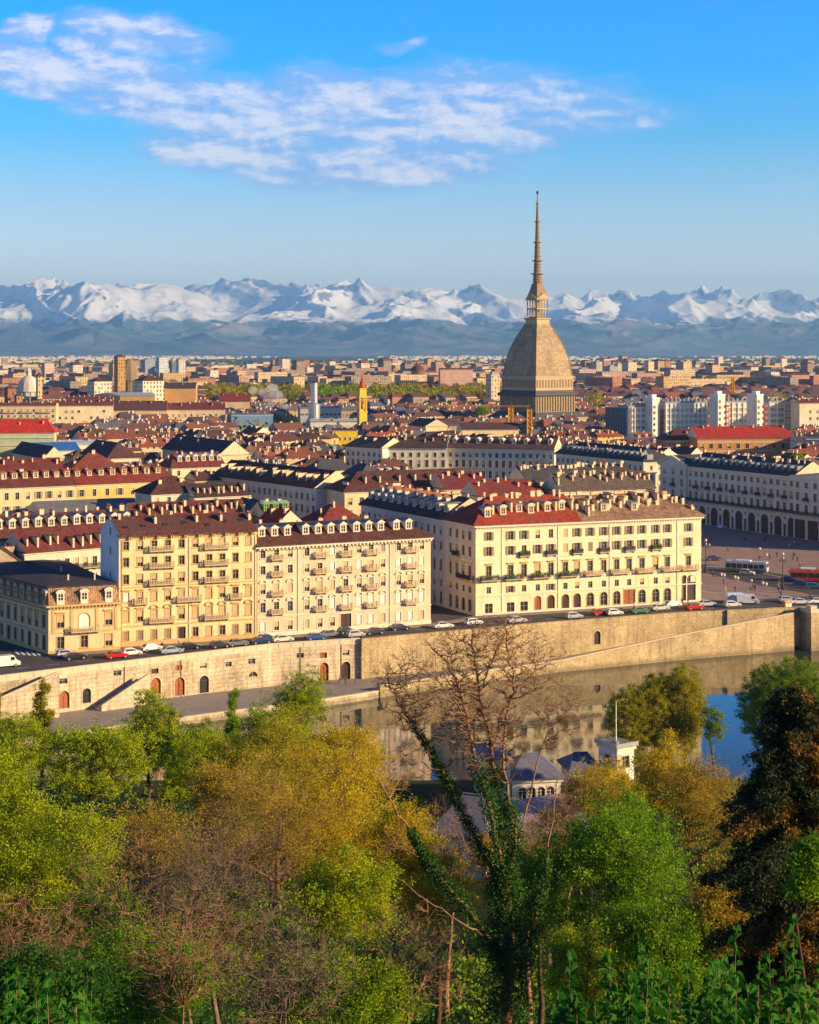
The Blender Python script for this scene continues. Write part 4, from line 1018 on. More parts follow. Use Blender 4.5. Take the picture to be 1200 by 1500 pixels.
row_house('palazzo', 'angled shaded white palazzo wing with a dark roof, in front of the yellow bell tower', P_(506, 560, 655.5, 19.7, -43), 14, (.64, .60, .52), (.06, .05, .06), 4.2, 'the angled white wing', 7, ((16, 1.9, 1.4), (11.8, 2.9, 1.5), (7.4, 3.0, 1.5)), 'oooh', chim=4, uL=.15, seed=33)
# H: long dark roof with pale chimney walls, corner towards us
A, an, L = place(505, 715, 717, 19.0, 24); zz = 19.0
b = row_house('palazzo', 'cream corner palazzo, its dark brown roof carrying a row of slanting pale chimney walls', ((A, an, L), zz), 15, (.74, .58, .34), (.10, .038, .034), 5.2, 'the palazzo with slanting chimney walls', 13, ((15.2, 2.1, 1.3), (11.4, 2.4, 1.3)), 'ohho', chim=9, uL=.16, uR=.12, seed=34, chv=(.28, .34), cv=(4,))
lv = Vector((-45.4, 61.0)); An = (A[0] + lv.x, A[1] + lv.y)
a0 = Vector(A) + lv.normalized() * 15.05
row_house('palazzo', 'shaded blue grey wing with slanting chimney walls, running back from the cream corner palazzo', (((a0 + lv.normalized() * 62).to_tuple(), math.atan2(-lv.y, -lv.x), 62.0), 19.0), 14, (.60, .58, .52), (.11, .046, .042), 5.0, 'the shaded side wing', 20, ((15.2, 2.1, 1.4), (11.4, 2.4, 1.4), (7.4, 2.4, 1.4)), 'oho', chim=17, seed=35, chv=(.26, .36), cv=(4, 4, 0))
# wing of the grand palazzo along the side street, dormers all along
lw = Vector((-26.4, 49.7)).normalized(); s0 = Vector((15.0, 367.3)) + lw * 14.6; Lw = 44.0
b = row_house('palazzo', 'shaded side street wing with a crowd of white dormers on its dark roof', (((s0 + lw * Lw).to_tuple(), math.atan2(-lw.y, -lw.x), Lw), 20.5), 14, (.66, .60, .50), (.085, .046, .05), 4.8, 'the side street wing', 14, ((17.0, 1.9, 1.15), (13.3, 2.2, 1.15), (8.4, 2.8, 1.2), (4.9, 1.5, 1.1), (.6, 3.0, 1.4)), 'oho', dorm=(11, .15, 'flat', 'trim_pale', 'zinc'), chim=12, seed=36, chv=(.45, .62))
for i in range(9): b.r.dormer((i + .9) / 10.5, .30, 'gable', 'trim_pale', 'clay', sc=.9)
# roofs in the block behind the grand palazzo
row_house('apartment_building', 'red roofed house with a yellow cream wall just behind the grand corner palazzo', P_(700, 800, 726, 19.0, 21), 12, CREAM, (.20, .035, .03), 4.0, 'the red roof behind the corner palazzo', 9, kinds='oh', chim=7, uL=.0, uR=.1, seed=37)
row_house('apartment_building', 'small house with a plum red tiled roof and cream chimneys between two rows of chimneys', P_(650, 715, 716, 19.5, 21), 12, CREAM, (.17, .03, .03), 4.5, 'the plum red roof', 6, kinds='oh', chim=6, seed=38)
row_house('apartment_building', 'tan roofed block thick with slanting chimneys behind the right half of the grand palazzo', P_(820, 960, 718, 20.0, 21), 12, CREAM, (.12, .09, .075), 4.6, 'the tan chimney roof', 9, kinds='oh', chim=24, seed=39, chv=(.2, .6), cv=(4, 0, 0, 1, 5))
row_house('apartment_building', 'long block with a slate roof and glowing chimneys in front of the shaded arcades', P_(770, 930, 703, 19.5, 24), 12, CREAM, (.06, .06, .07), 4.2, 'the slate roof with glowing chimneys', 9, kinds='oh', chim=26, seed=40, chv=(.4, .56), cv=(5, 2, 0))
# I: the long yellow front
A, an, L = place(-30, 110, 713.5, 19.0, 30)
row_house('palazzo', 'long cream front with a row of windows above the grey shed roof, left edge', ((A, an, L), 19.0), 13, (.72, .56, .30), (.13, .035, .03), 4.6, 'the long cream front', 9, ((15.3, 2.2, 1.2), (11.2, 2.2, 1.2)), 'ohs', dorm=(9, .25, 'flat', 'chimney', 'clay'), chim=9, seed=41)
A2 = (A[0] + math.cos(an) * (L + .02), A[1] + math.sin(an) * (L + .02))
_, _, L2_ = place(110, 237, 709, 19.0, 30)
row_house('palazzo', 'long golden yellow front, joined to the long cream front on its left', ((A2, an, 33.0), 19.0), 13, (.74, .50, .14), (.20, .036, .026), 4.6, 'the golden yellow front', 8, ((15.3, 2.2, 1.2), (11.2, 2.2, 1.2)), 'ohs', dorm=(9, .25, 'flat', 'chimney', 'clay'), chim=9, uR=.1, seed=42)
# grey sheet roof in the courtyard
(A, an, L) = place(60, 210, 752, 12.0, 26)
row_house('shed', 'low shed under a broad plain grey metal roof before the long cream front', ((A, an, L), 12.0), 20, STONE, (.17, .17, .19), 3.2, 'the grey shed roof', 0, chim=0, matn='plaster', seed=43, ov=.3, cat='shed')
# J: row of dormers
row_house('apartment_building', 'apartment building with a row of big cream dormers left of the tall cream building', P_(-25, 200, 786, 17.4, 34), 13, (.62, .54, .40), (.12, .036, .034), 4.8, 'the row of cream dormers', 9, ((13.2, 1.9, 1.1), (9.4, 2.0, 1.1)), 'ohw', dorm=(12, .22, 'gable', 'trim_pale', 'zinc'), chim=13, seed=44, chv=(.48, .54))
row_house('apartment_building', 'courtyard apartment building with open galleries in shade, red brown roof with slanting chimney walls', P_(36, 172, 805, 15.6, 38), 11, (.58, .58, .50), (.15, .036, .034), 4.2, 'the courtyard gallery house', 10, ((11.6, 2.1, 1.1), (8.0, 2.1, 1.1), (4.4, 2.1, 1.1)), 'owhb', chim=9, seed=45, chv=(.2, .3), cv=(4,),
          plus=lambda b: [b.balcony('front', b.L / 2, z, b.L - 1, 'iron', False, 1.2) for z in (11.4, 7.8, 4.2)])
row_house('apartment_building', 'pale green gabled house end at the left edge above the mansard palazzo', P_(-40, 39, 836, 12.2, 4), 13, (.60, .66, .55), (.07, .036, .036), 4.8, 'the pale green gable', 0, chim=2, ridge='y', seed=46)
# behind C
row_house('apartment_building', 'small house with a bright red steep roof right behind the pinkish building', P_(372, 402, 775, 17.5, -52), 9, CREAM, (.42, .04, .02), 4.5, 'the bright red sloping roof', 3, kinds='oh', chim=2, seed=47)
row_house('apartment_building', 'courtyard house with a brown roof and green framed dormers behind the pinkish building', P_(388, 428, 760, 18.0, 25), 10, YELL, (.14, .04, .03), 4.0, 'the green dormers', 4, kinds='oh', dorm=(3, .22, 'round', 'green_frame' if 'green_frame' in M else 'trim', 'tile'), chim=5, seed=48)
row_house('apartment_building', 'red pyramid roofed house with skylights behind the dormers of the pinkish building', P_(468, 540, 771, 17.8, 25), 13, CREAM, (.21, .042, .03), 5.4, 'the red pyramid roof', 4, kinds='oh', chim=3, uL=.49, uR=.49, seed=49)
row_house('apartment_building', 'low house with a blue metal roof in the courtyard behind the pinkish building', P_(425, 470, 772, 16.5, 25), 9, CREAM, (.10, .22, .42), 1.5, 'the blue metal roof', 3, kinds='oh', chim=2, seed=50, matn='plaster')
row_house('apartment_building', 'block with a patchwork of terracotta roof strips and chimney walls behind the tall cream building', P_(195, 365, 762, 18.0, 24), 12, CREAM, (.16, .045, .036), 4.2, 'the patchwork terracotta roof', 8, kinds='oh', chim=18, seed=51, chv=(.22, .4), cv=(4, 4, 0, 1))
row_house('apartment_building', 'house with a dark hipped roof lit by blue skylights, beyond the patchwork terracotta roof', P_(222, 290, 723, 18.0, 33), 12, (.60, .56, .46), (.09, .034, .034), 4.6, 'the blue skylight roof', 4, kinds='oh', chim=2, uL=.45, uR=.3, seed=52)
row_house('apartment_building', 'house with a dark roof and four pale slanting chimneys beside the hipped roof with skylights', P_(285, 365, 727, 17.0, 30), 11, (.60, .56, .46), (.07, .034, .036), 3.6, 'the dark roof with slanting chimneys', 4, kinds='oh', chim=8, seed=53, chv=(.25, .35), cv=(4,))
row_house('apartment_building', 'small house with a golden wall and white chimneys below the cream house with seven dormers', P_(286, 322, 704, 18.0, 28), 10, YELL, DARK, 2.6, 'the small golden house', 3, kinds='oh', chim=3, seed=54)
row_house('apartment_building', 'cream house with seven white dormers on a plum red roof, beyond the golden front', P_(252, 330, 684.5, 18.0, 30), 13, (.76, .62, .36), (.17, .036, .034), 5.0, 'the cream house with seven dormers', 4, kinds='oh', dorm=(7, .2, 'gable', 'trim_pale', 'tile'), chim=5, uL=.18, seed=55)
row_house('apartment_building', 'long hall with a plain purple brown roof, shaded wall and cream gable end', P_(322, 364, 667, 16.0, 33), 58, (.74, .62, .36), (.075, .04, .05), 6.0, 'the long purple brown hall', 3, ((11, 1.6, 1.0),), 'oh', sides=(('left', 14),), chim=3, ridge='y', seed=56)
row_house('apartment_building', 'house with a dark roof and an orange hipped end above a cream wall', P_(158, 204, 671, 16.0, 30), 34, (.78, .62, .38), (.10, .04, .045), 6.0, 'the orange hipped end', 2, ((11, 1.6, 1.0),), 'oh', chim=1, ridge='y', uL=.22, seed=57)
row_house('apartment_building', 'long dark roofed building with a golden gable end left of the blue glazed roof', P_(66, 92, 672, 15.5, 30), 46, (.72, .56, .28), (.06, .036, .05), 5.0, 'the golden gable end', 2, ((10, 1.6, 1.0),), 'oh', sides=(('left', 10),), chim=0, ridge='y', seed=58)
row_house('apartment_building', 'rust red roofed house with cream chimneys at the left edge, above the long cream front', P_(-20, 92, 690, 18.0, 24), 12, CREAM, (.17, .034, .03), 4.0, 'the rust roof at the left edge', 7, kinds='oh', chim=7, seed=59)
row_house('apartment_building', 'broad hipped terracotta roof with a light mast in front of the orange hipped end', P_(100, 185, 692, 17.0, 28), 16, CREAM, (.20, .05, .034), 6.5, 'the broad hipped terracotta roof', 5, kinds='oh', chim=3, uL=.45, uR=.4, seed=60)
# red roof with green netting, glazed market roof
row_house('apartment_building', 'building wrapped in pale green scaffold netting under a vivid red roof at the left edge', P_(-40, 79, 634, 22.0, 8), 16, (.44, .50, .28), (.50, .03, .02), 6.0, 'the vivid red roof', 0, chim=3, uR=.12, seed=61, plus=lambda b: [b.course('front', z, z + .25, .5) for z in (2, 5.5, 9, 12.5, 16, 19.5)])
(A, an, L) = place(38, 118, 660, 15.0, 22)
b = row_house('market_hall', 'market hall with a blue glazed roof and white edges beside the dark roofed building', ((A, an, L), 15.0), 26, WHITE, (.06, .22, .50), 3.0, 'the blue glazed market hall', 0, chim=0, seed=62, matn='glass_blue' if 'glass_blue' in M else 'plaster', cat='market hall')
row_house('apartment_building', 'flat roofed white building with pale blue panels right behind the blue glazed market hall', P_(85, 150, 650, 17.0, 12), 20, WHITE, (.50, .56, .64), 1.2, 'the white flat roof', 0, chim=2, seed=63, matn='plaster')
# apartments far left
row_house('apartment_building', 'cream apartment block with balconies on every floor at the left edge, below the white dome', P_(-30, 82, 594, 27.0, 6), 14, (.74, .56, .32), RUST, 1.6, 'the balconied apartment block', 12, ((23, 1.7, 1.5), (19.5, 1.7, 1.5), (16, 1.7, 1.5), (12.5, 1.7, 1.5), (9, 1.7, 1.5)), 'ohcb', chim=7, seed=64, plus=lambda b: [b.balcony('front', c, z, 7.5) for c in even(4, b.L, 7) for z in (22.6, 19.1, 15.6)])
row_house('apartment_building', 'long cream apartment block with small square windows, joined to the balconied block', P_(83, 166, 594, 26.0, 10), 14, (.80, .66, .42), (.17, .045, .04), 3.0, 'the square windowed block', 9, ((21.5, 1.6, 1.5), (17.5, 1.6, 1.5), (13.5, 1.6, 1.5)), 'o.h.oo', chim=9, seed=65)
# centre: modern blocks by the smoking chimney
row_house('office_building', 'long light grey modern building with a flat roof under the round metal chimney', P_(440, 500, 598, 19.0, 8), 26, (.55, .50, .46), (.35, .33, .32), .8, 'the light grey modern building', 10, ((14, 1.2, 2.2),), 'o', chim=2, seed=66, matn='plaster', cat='office')
row_house('office_building', 'dark blue glazed block with a white side wall left of the smoking roof', P_(339, 400, 607, 17.0, 14), 22, (.16, .26, .40), (.10, .16, .26), .6, 'the dark blue glazed block', 0, chim=4, seed=67, matn='plaster', cat='office')
row_house('office_building', 'low white workshop with a saw of small roofs right of the modern grey building', P_(455, 525, 617, 14.0, 6), 20, (.82, .74, .62), (.55, .50, .44), 1.2, 'the low white workshop', 12, ((9, 1.2, 1.6),), 'o', chim=6, seed=68, matn='plaster', cat='workshop')
row_house('apartment_building', 'bright yellow house at the foot of the yellow bell tower', P_(487, 524, 630, 17.5, 6), 12, (.80, .56, .02), BROWN, .8, 'the bright yellow house', 5, ((12, 1.6, 1.0),), 'oh', chim=4, seed=69)
row_house('apartment_building', 'long building with a dark red roof below the bare trees, left of the white smoke', P_(240, 330, 600, 20.0, 8), 14, (.70, .55, .34), (.16, .035, .034), 4.5, 'the dark red long roof', 10, kinds='oh', chim=6, seed=70)
row_house('apartment_building', 'low building with a long brown roof below the two yellow crane towers', P_(676, 760, 629, 17.0, 9), 14, (.80, .62, .34), (.10, .05, .045), 3.4, 'the long brown roof by the cranes', 0, chim=0, seed=71)
row_house('apartment_building', 'small cream gabled house among dark roofs left of the brown roofed building', P_(624, 655, 625, 17.0, 24), 24, (.82, .66, .38), DARK, 4.2, 'the small cream gable', 2, ((13, 1.2, .9),), 'o', chim=0, ridge='y', seed=72)
# right: orange brick building with its red roof
row_house('apartment_building', 'orange brick building with cream bands under a long vivid red roof on the right', P_(1022, 1167, 642, 19.0, 7), 18, (.60, .24, .07), (.42, .035, .025), 5.2, 'the orange brick building', 11, ((14.2, 2.4, 1.8), (9.6, 2.4, 1.8), (5, 2.4, 1.8)), 'oho', chim=4, uR=.10, seed=73, trim='trim', plus=lambda b: [b.course('front', z, z + .5, .1) for z in (12.8, 17.0)])
row_house('apartment_building', 'dull purple red hipped roof joined to the left end of the orange brick building', P_(976, 1021, 645, 17.5, 7), 18, (.50, .20, .10), (.13, .035, .04), 5.0, 'the purple red hipped roof', 4, kinds='oh', chim=2, uL=.5, seed=74)
row_house('apartment_building', 'building wrapped in dark blue sheeting at the right edge', P_(1181, 1250, 641, 20.0, 0), 18, (.02, .07, .22), (.05, .05, .08), 1.0, 'the blue sheeted building', 0, chim=0, seed=75, matn='plaster')
row_house('apartment_building', 'narrow bluish white house between the orange brick building and the blue sheeting', P_(1168, 1180, 648, 18.0, 0), 14, (.60, .62, .62), (.10, .07, .08), 4.0, 'the narrow white house', 2, kinds='oh', chim=2, seed=76)
# the white slab blocks with fins
def slab(label, px0, px1, ytop, ze, deg, D, nick, red=None, seed=1, name='office_block', shade=None):
    (A, an, L) = place(px0, px1, ytop, ze, deg)
    b = Bld(name, label, 'office block', A, an, L, D, ze, (.70, .62, .50), nick=nick)
    nf = max(3, int(L / 2.6)); ns = int(ze / 3.4)
    b.finish(wallmat='plaster')
    mb = MB(); sg = b.seg['front']
    for k in range(ns):
        mb.poly([sg[0](.3, k * 3.4 + 1.0, .05), sg[0](L - .3, k * 3.4 + 1.0, .05), sg[0](L - .3, k * 3.4 + 2.9, .05), sg[0](.3, k * 3.4 + 2.9, .05)], 0)
    for k in range(ns):
        pass
    mb.build('window_band', M['band_glass'], b.o)
    mb = MB()
    for c in np.linspace(.2, L - .2, nf): sbox(mb, sg, c - .22, c + .22, .0, .75, .5, ze - .3)
    for k in range(ns): sbox(mb, sg, .1, L - .1, .0, .3, k * 3.4 + 2.95, k * 3.4 + 3.4)
    mb.build('fins', M['white'], b.o)
    mb = MB(); mb.box(-.3, L + .3, -.3, D + .3, ze + .03, ze + .9, 0)
    for c in np.linspace(1.5, L - 1.5, nf): mb.box(c - .6, c + .6, -.2, 2.2, ze + .92, ze + 2.4, 0)
    mb.build('roof', M['zinc'], b.o)
    return b
def tower(label, px0, px1, ytop, ze, deg, D, nick, balc=True):
    (A, an, L) = place(px0, px1, ytop, ze, deg)
    b = Bld('stair_tower', label, 'tower', A, an, L, D, ze, (.78, .74, .64), nick=nick)
    b.rows('front', [L * .25], [(z, 1.6, 1.6, 'o', 0, '') for z in np.arange(3, ze - 3, 3.4)])
    b.finish()
    mb = MB(); mb.box(-.2, L + .2, -.2, D + .2, ze + .03, ze + .7, 0); mb.box(L * .2, L * .8, D * .2, D * .6, ze + .702, ze + 2.4, 0); mb.build('roof', M['white'], b.o)
    if balc:
        for z in np.arange(4, ze - 5, 3.4):
            m2 = MB(); m2.box(L + .02, L + 2.2, -1.1, 1.5, z, z + 1.25, 0); m2.build('balcony', M['red_paint'], b.o)
    return b
slab('short white finned office block with a dark blue glazed flank, first from the left', 921, 946.5, 596, 27.6, 22, 12, 'the first finned block', seed=1)
tower('pale stair tower between the first and the longest finned block', 956, 966.5, 584, 32.5, 28, 9, 'the first stair tower')
slab('longest white finned office block, in the middle of the group', 975, 1035.5, 590, 30, 17, 13, 'the longest finned block', seed=2)
tower('pale stair tower with red balconies between the longest and the third finned block', 1052, 1062.5, 579, 34.7, 28, 8, 'the second stair tower')
slab('third white finned office block from the left, between two pale stair towers', 1064, 1097.5, 589, 30, 17, 13, 'the third finned block', seed=3)
tower('pale stair tower with red balconies left of the rightmost finned block', 1109, 1118.5, 579, 34.7, 28, 9, 'the third stair tower')
slab('rightmost white finned office block, beside a dark blue building', 1127, 1149.5, 589, 30, 17, 13, 'the rightmost finned block', seed=4)
row_house('apartment_building', 'dark blue grey apartment building with small lit windows right of the rightmost finned block', P_(1150, 1171, 588, 30.5, -30), 20, (.30, .32, .36), GREY, 2.0, 'the blue grey apartment building', 5, tuple((z, 1.6, 1.2) for z in range(4, 27, 4)), 'oh', chim=3, seed=77)
row_house('apartment_building', 'cream apartment building with dark little balconies at the right edge beside the blue grey one', P_(1171.5, 1235, 590, 30, 10), 18, (.82, .70, .48), RUST, 2.0, 'the cream right edge building', 6, tuple((z, 1.6, 1.2) for z in range(4, 26, 4)), '.o.h', chim=5, seed=78)

(A, an, L) = place(887, 920.5, 598, 26.8, -38)
b = Bld('office_block', 'dark blue glass flank with vertical streaks left of the first finned block', 'office block', A, an, L, 10, 26.8, (.07, .10, .16), nick='the dark blue glass flank'); b.finish()
mb = MB(); sg = b.seg['front']
for c in np.linspace(.6, L - .6, 14): sbox(mb, sg, c - .12, c + .12, .0, .4, .5, 26.4)
mb.build('fins', M['zinc'], b.o); mb = MB(); mb.box(-.2, L + .2, -.2, 10.2, 26.83, 27.5); mb.build('roof', M['zinc'], b.o)
# ------------------------------------------------------------------ landmarks
# the domed tower
def scale_mat():
    m, t, p = base_mat('dome_scales', 0.7, 0.3)
    tc = t.n('ShaderNodeTexCoord'); ox, oy, oz = t.xyz(tc.outputs['Object']); nx, ny, nz = t.xyz(tc.outputs['Normal'])
    u = t.m('ADD', t.m('MULTIPLY', ox, t.m('GREATER_THAN', t.m('ABSOLUTE', ny), t.m('ABSOLUTE', nx))), t.m('MULTIPLY', oy, t.m('GREATER_THAN', t.m('ABSOLUTE', nx), t.m('ABSOLUTE', ny))))
    b = t.n('ShaderNodeTexBrick'); t.put(b.inputs['Vector'], t.vec(u, oz, 0.0)); b.inputs['Scale'].default_value = 1; b.inputs['Brick Width'].default_value = 1.15; b.inputs['Row Height'].default_value = 1.5; b.inputs['Mortar Size'].default_value = .12
    b.inputs['Color1'].default_value = (.50, .37, .22, 1); b.inputs['Color2'].default_value = (.30, .215, .125, 1); b.inputs['Mortar'].default_value = (.22, .16, .095, 1)
    n = t.noise(pos(t), .12, 5, .6); k = t.map(n, .3, .7, .75, 1.2)
    t.put(p.inputs['Base Color'], t.mix(1.0, b.outputs[0], t.vec(k, k, k), 'MULTIPLY')); bump(t, p, b.outputs['Fac'], -.5, .3)
    return m
M['scales'] = scale_mat()
M['mole_stone'] = mat('granite', (.27, .19, .115), .8, .18, .3)
M['mole_pale'] = mat('pale_granite', (.50, .37, .21), .8, .15, .3)
M['mole_dark'] = mat('slate_band', (.10, .095, .10), .7, .2, .4)
S2_ = math.sqrt(2); PH = R(45)
mole = thing('domed_tower', 'giant tower with a square stone dome and a very tall needle spire', 'tower', (89.2, 1130, 0), R(38))
def sq(prof, mi=0, mb=None):
    mb = mb or MB(); mb.lathe([(r * S2_, z) for r, z in prof], 4, mi, ph=PH); return mb
mb = sq([(24, 0), (24, 13.5), (24.8, 13.6), (24.8, 14.6)]); mb.build('base', M['mole_pale'], mole)
sq([(24.9, 14.61), (19.2, 18.6)]).build('base_roof', M['mole_dark'], mole)
sq([(18.4, 18.0), (18.4, 31.0)]).build('hall', M['mole_pale'], mole)
mb = MB()
for k in range(4):
    c, s_ = [(1, 0), (0, 1), (-1, 0), (0, -1)][k]
    for i in range(15):
        v_ = -17 + 34 * i / 14; x, y = (18.75 * c - v_ * s_, 18.75 * s_ + v_ * c)
        mb.box(x - .38, x + .38, y - .38, y + .38, 19.0, 29.2, 0)
sq([(18.9, 22.6), (18.9, 23.3)], 0, mb)
mb.build('colonnade', M['mole_stone'], mole)
mb = sq([(19.2, 29.3), (19.9, 30.2), (19.9, 31.0), (18.2, 32.2)]); sq([(18.2, 32.2), (17.4, 33.4)], 0, mb); mb.build('cornice', M['mole_dark'], mole)
mb = sq([(17.5, 33.4), (17.5, 42.4), (17.9, 42.5), (17.9, 43.2), (17.0, 43.3)]); mb.build('drum', M['mole_pale'], mole)
mb = MB()
for k in range(4):
    c, s_ = [(1, 0), (0, 1), (-1, 0), (0, -1)][k]
    for i in range(13):
        v_ = -16 + 32 * i / 12
        x, y = 17.52 * c - v_ * s_, 17.52 * s_ + v_ * c
        dx_, dy_ = (.18, .75) if c else (.75, .18)
        mb.box(x - dx_, x + dx_, y - dy_, y + dy_, 35.2, 40.8, 0)
mb.build('drum_window', M['mole_stone'], mole)['kind'] = 'stuff'
prof = [(17.0, 43.3), (16.9, 44.5), (16.45, 47.5), (16.1, 50.5), (15.6, 53.5), (14.95, 56.5), (14.15, 59.5), (13.25, 62.5), (12.2, 65.5), (11.0, 68.5), (9.7, 71.5), (8.3, 74.5), (6.95, 77.3), (6.1, 79.2)]
sq(prof).build('dome', M['scales'], mole)
mb = MB()
for a, c in ((1, 1), (-1, 1), (-1, -1), (1, -1)): mb.tube([(r * a, r * c, z) for r, z in prof], .35, 5)
mb.build('dome_rib', M['mole_stone'], mole)
sq([(6.0, 79.0), (5.8, 82.0), (6.6, 82.6), (6.6, 83.2)]).build('neck', M['mole_pale'], mole)
lan = sq([(6.7, 83.2), (6.7, 83.5), (4.2, 83.51), (4.2, 84.2)]).build('lantern', M['mole_stone'], mole)
mb = MB()
for z0, z1, hs in ((84.2, 89.4, 4.9), (90.2, 95.8, 4.9)):
    for i in range(5):
        v_ = -hs + 2 * hs * i / 4
        for x, y in ((v_, hs), (v_, -hs), (hs, v_), (-hs, v_)): mb.tube([(x, y, z0), (x, y, z1)], .36, 6)
sq([(5.3, 89.4), (5.3, 90.2)], 0, mb); sq([(5.5, 95.8), (5.9, 96.4), (5.9, 97.0)], 0, mb)
mb.lathe([(1.5, 84.2), (1.5, 96)], 8)
mb.build('columns', M['mole_pale'], lan)
mb = MB()
for k in range(4):
    a = k * math.pi / 2; c, s_ = math.cos(a), math.sin(a)
    T = lambda x, y, z: (x * c - y * s_, x * s_ + y * c, z)
    mb.prism([T(-5.6, -6.3, 97.0), T(5.6, -6.3, 97.0), T(0, -6.3, 100.6)], Vector(T(0, 3.5, 0)))
mb.build('pediment', M['mole_pale'], lan)
mb = MB()
sq([(5.6, 97.0), (4.4, 100.5), (3.4, 104.3), (2.9, 107.2)], 0, mb)
mb.build('spire_roof', M['mole_stone'], mole)
mb = MB(); pr = []
for z0, z1, r0, r1 in ((107.2, 114.0, 3.1, 2.8), (114.6, 123.2, 2.6, 2.3), (123.8, 136.0, 2.2, 1.75), (136.5, 150.4, 1.65, 1.25), (150.8, 163.2, 1.1, .7)):
    n_ = 4
    for i in range(n_):
        za = z0 + (z1 - z0) * i / n_; zb_ = z0 + (z1 - z0) * (i + 1) / n_; ra = r0 + (r1 - r0) * i / n_; rb = r0 + (r1 - r0) * (i + 1) / n_
        pr += [(ra, za), (rb, zb_ - .5), (rb * 1.22, zb_ - .45), (rb * 1.22, zb_ - .1)]
    pr += [(r1 * 1.75, z1 - .05), (r1 * 1.75, z1 + .45)]
pr += [(.5, 163.8), (.28, 169.5)]
mb.lathe(pr, 10); mb.build('spire', M['mole_stone'], mole)
mb = MB(); mb.lathe([(.02, 169.4), (.75, 170.2), (.95, 170.9), (.75, 171.6), (.02, 172.3)], 8); mb.build('finial', M['iron'], mole)
NAMED.append(('the domed tower', 787, 560)); EXCL.append([(89.2 + a * 36, 1130 + c * 36) for a, c in ((-1, -1), (1, -1), (1, 1), (-1, 1))])

def at_y(px, Y): return ((px - CX) * Y / F, Y)
def z_of(py, Y): return H - (py - HZ) * Y / F
def box_tower(name, label, px, w_px, ytop, Y, col, deg=33, roof=None, ratio=1.0, win=True, nick=None, cat='tower', rh=3.0, rc=BROWN, ov=.5, mi='plaster_far'):
    """square tower or tall block; w_px is its whole width in the picture"""
    a = R(deg); wm = w_px * Y / F
    L = wm / (math.cos(a) + ratio * math.sin(a)); D = L * ratio; zt = z_of(ytop, Y); x, y = at_y(px, Y)
    base = (x - (L * math.cos(a) - D * math.sin(a)) / 2, y - (L * math.sin(a) + D * math.cos(a)) / 2)
    if roof: zt -= rh
    b = Bld(name, label, cat, base, a, L, D, zt, col, nick=nick); b.finish(wallmat=mi)
    if roof == 'hip': b.roof(rh, rc, ov, .49, .49)
    elif roof == 'gable': b.roof(rh, rc, ov)
    else:
        mb = MB(); mb.box(-.2, L + .2, -.2, D + .2, zt + .03, zt + .8); mb.box(L * .3, L * .7, D * .3, D * .7, zt + .81, zt + 3.0); mb.build('roof', M['zinc'], b.o)
    return b
# yellow bell tower
Y = 1000.0; x, y = at_y(530.5, Y)
bt = thing('bell_tower', 'slim yellow bell tower with a red cone roof standing above the dark roofs', 'bell tower', (x, y, 0), R(20)); NAMED.append(('the yellow bell tower', 530, 600)); EXCL.append([(x - 5, y - 5), (x + 5, y - 5), (x + 5, y + 5), (x - 5, y + 5)])
mb = MB(); sq([(2.5, 0), (2.5, 22.4), (2.8, 22.5), (2.8, 23.2)], 0, mb)
for a, c in ((1, 1), (-1, 1), (-1, -1), (1, -1)): mb.box(a * 2.4 - .75 * (a > 0), a * 2.4 + .75 * (a < 0), c * 2.4 - .75 * (c > 0), c * 2.4 + .75 * (c < 0), 23.2, 31.5)
mb.box(-1.6, 1.6, -1.6, 1.6, 23.2, 24.5)
sq([(2.8, 31.5), (2.9, 32.2), (2.3, 32.4), (2.1, 36.6), (2.4, 36.8), (2.4, 37.4)], 0, mb); mb.build('wall', M['yellow'], bt)
for dx_, dy_, rz in ((0, -2.52, 0), (2.52, 0, 90)):
    for z in (6, 13.5): put('window', window_mesh(.9, 2.0, 'o', .45, ''), bt, (dx_ * .93, dy_ * .93, z), R(rz))
mb = MB(); mb.lathe([(2.3, 37.4), (1.5, 40.0), (.7, 43.4), (.05, 46.0)], 8); mb.build('roof', M['redtile'], bt)
mb = MB(); mb.tube([(0, 0, 45.8), (0, 0, 47.6)], .08, 5); mb.box(-.5, .5, -.06, .06, 46.7, 46.85); mb.build('cross', M['iron'], bt)
# white church dome, far left
def dome(name, label, px, w_px, ytop, Y, drumy, mw, mr, nick, n=12, cat='dome', lant=True):
    x, y = at_y(px, Y); th = thing(name, label, cat, (x, y, 0), 0); r = w_px * Y / F / 2; zt = z_of(ytop, Y); zd = z_of(drumy, Y)
    NAMED.append((nick, px, ytop + 15)); EXCL.append([(x + a * r * 1.2, y + c * r * 1.2) for a, c in ((-1, -1), (1, -1), (1, 1), (-1, 1))])
    mb = MB(); mb.lathe([(r * .92, 0), (r * .92, zd - 1.2), (r * 1.05, zd - 1.1), (r * 1.05, zd)], n); 
    for i in range(n):
        a = 2 * math.pi * (i + .5) / n; mb.box(r * .93 * math.cos(a) - .5, r * .93 * math.cos(a) + .5, r * .93 * math.sin(a) - .5, r * .93 * math.sin(a) + .5, zd * .3, zd - 1.2)
    mb.build('drum', M[mw], th)
    lh = (zt - zd) * (.36 if lant else .04); hd = zt - zd - lh
    mb = MB(); mb.lathe([(r * math.cos(t_ * math.pi / 2 * .93), zd + hd * math.sin(t_ * math.pi / 2) / math.sin(math.pi / 2)) for t_ in np.linspace(0, 1, 8)], n); mb.build('dome', M[mr], th)
    if lant:
        mb = MB(); q = zd + hd; mb.lathe([(r * .22, q - .6), (r * .22, q + lh * .5), (r * .3, q + lh * .52), (r * .2, q + lh * .7), (.1, q + lh)], 8); mb.build('lantern', M[mw], th)
    return th
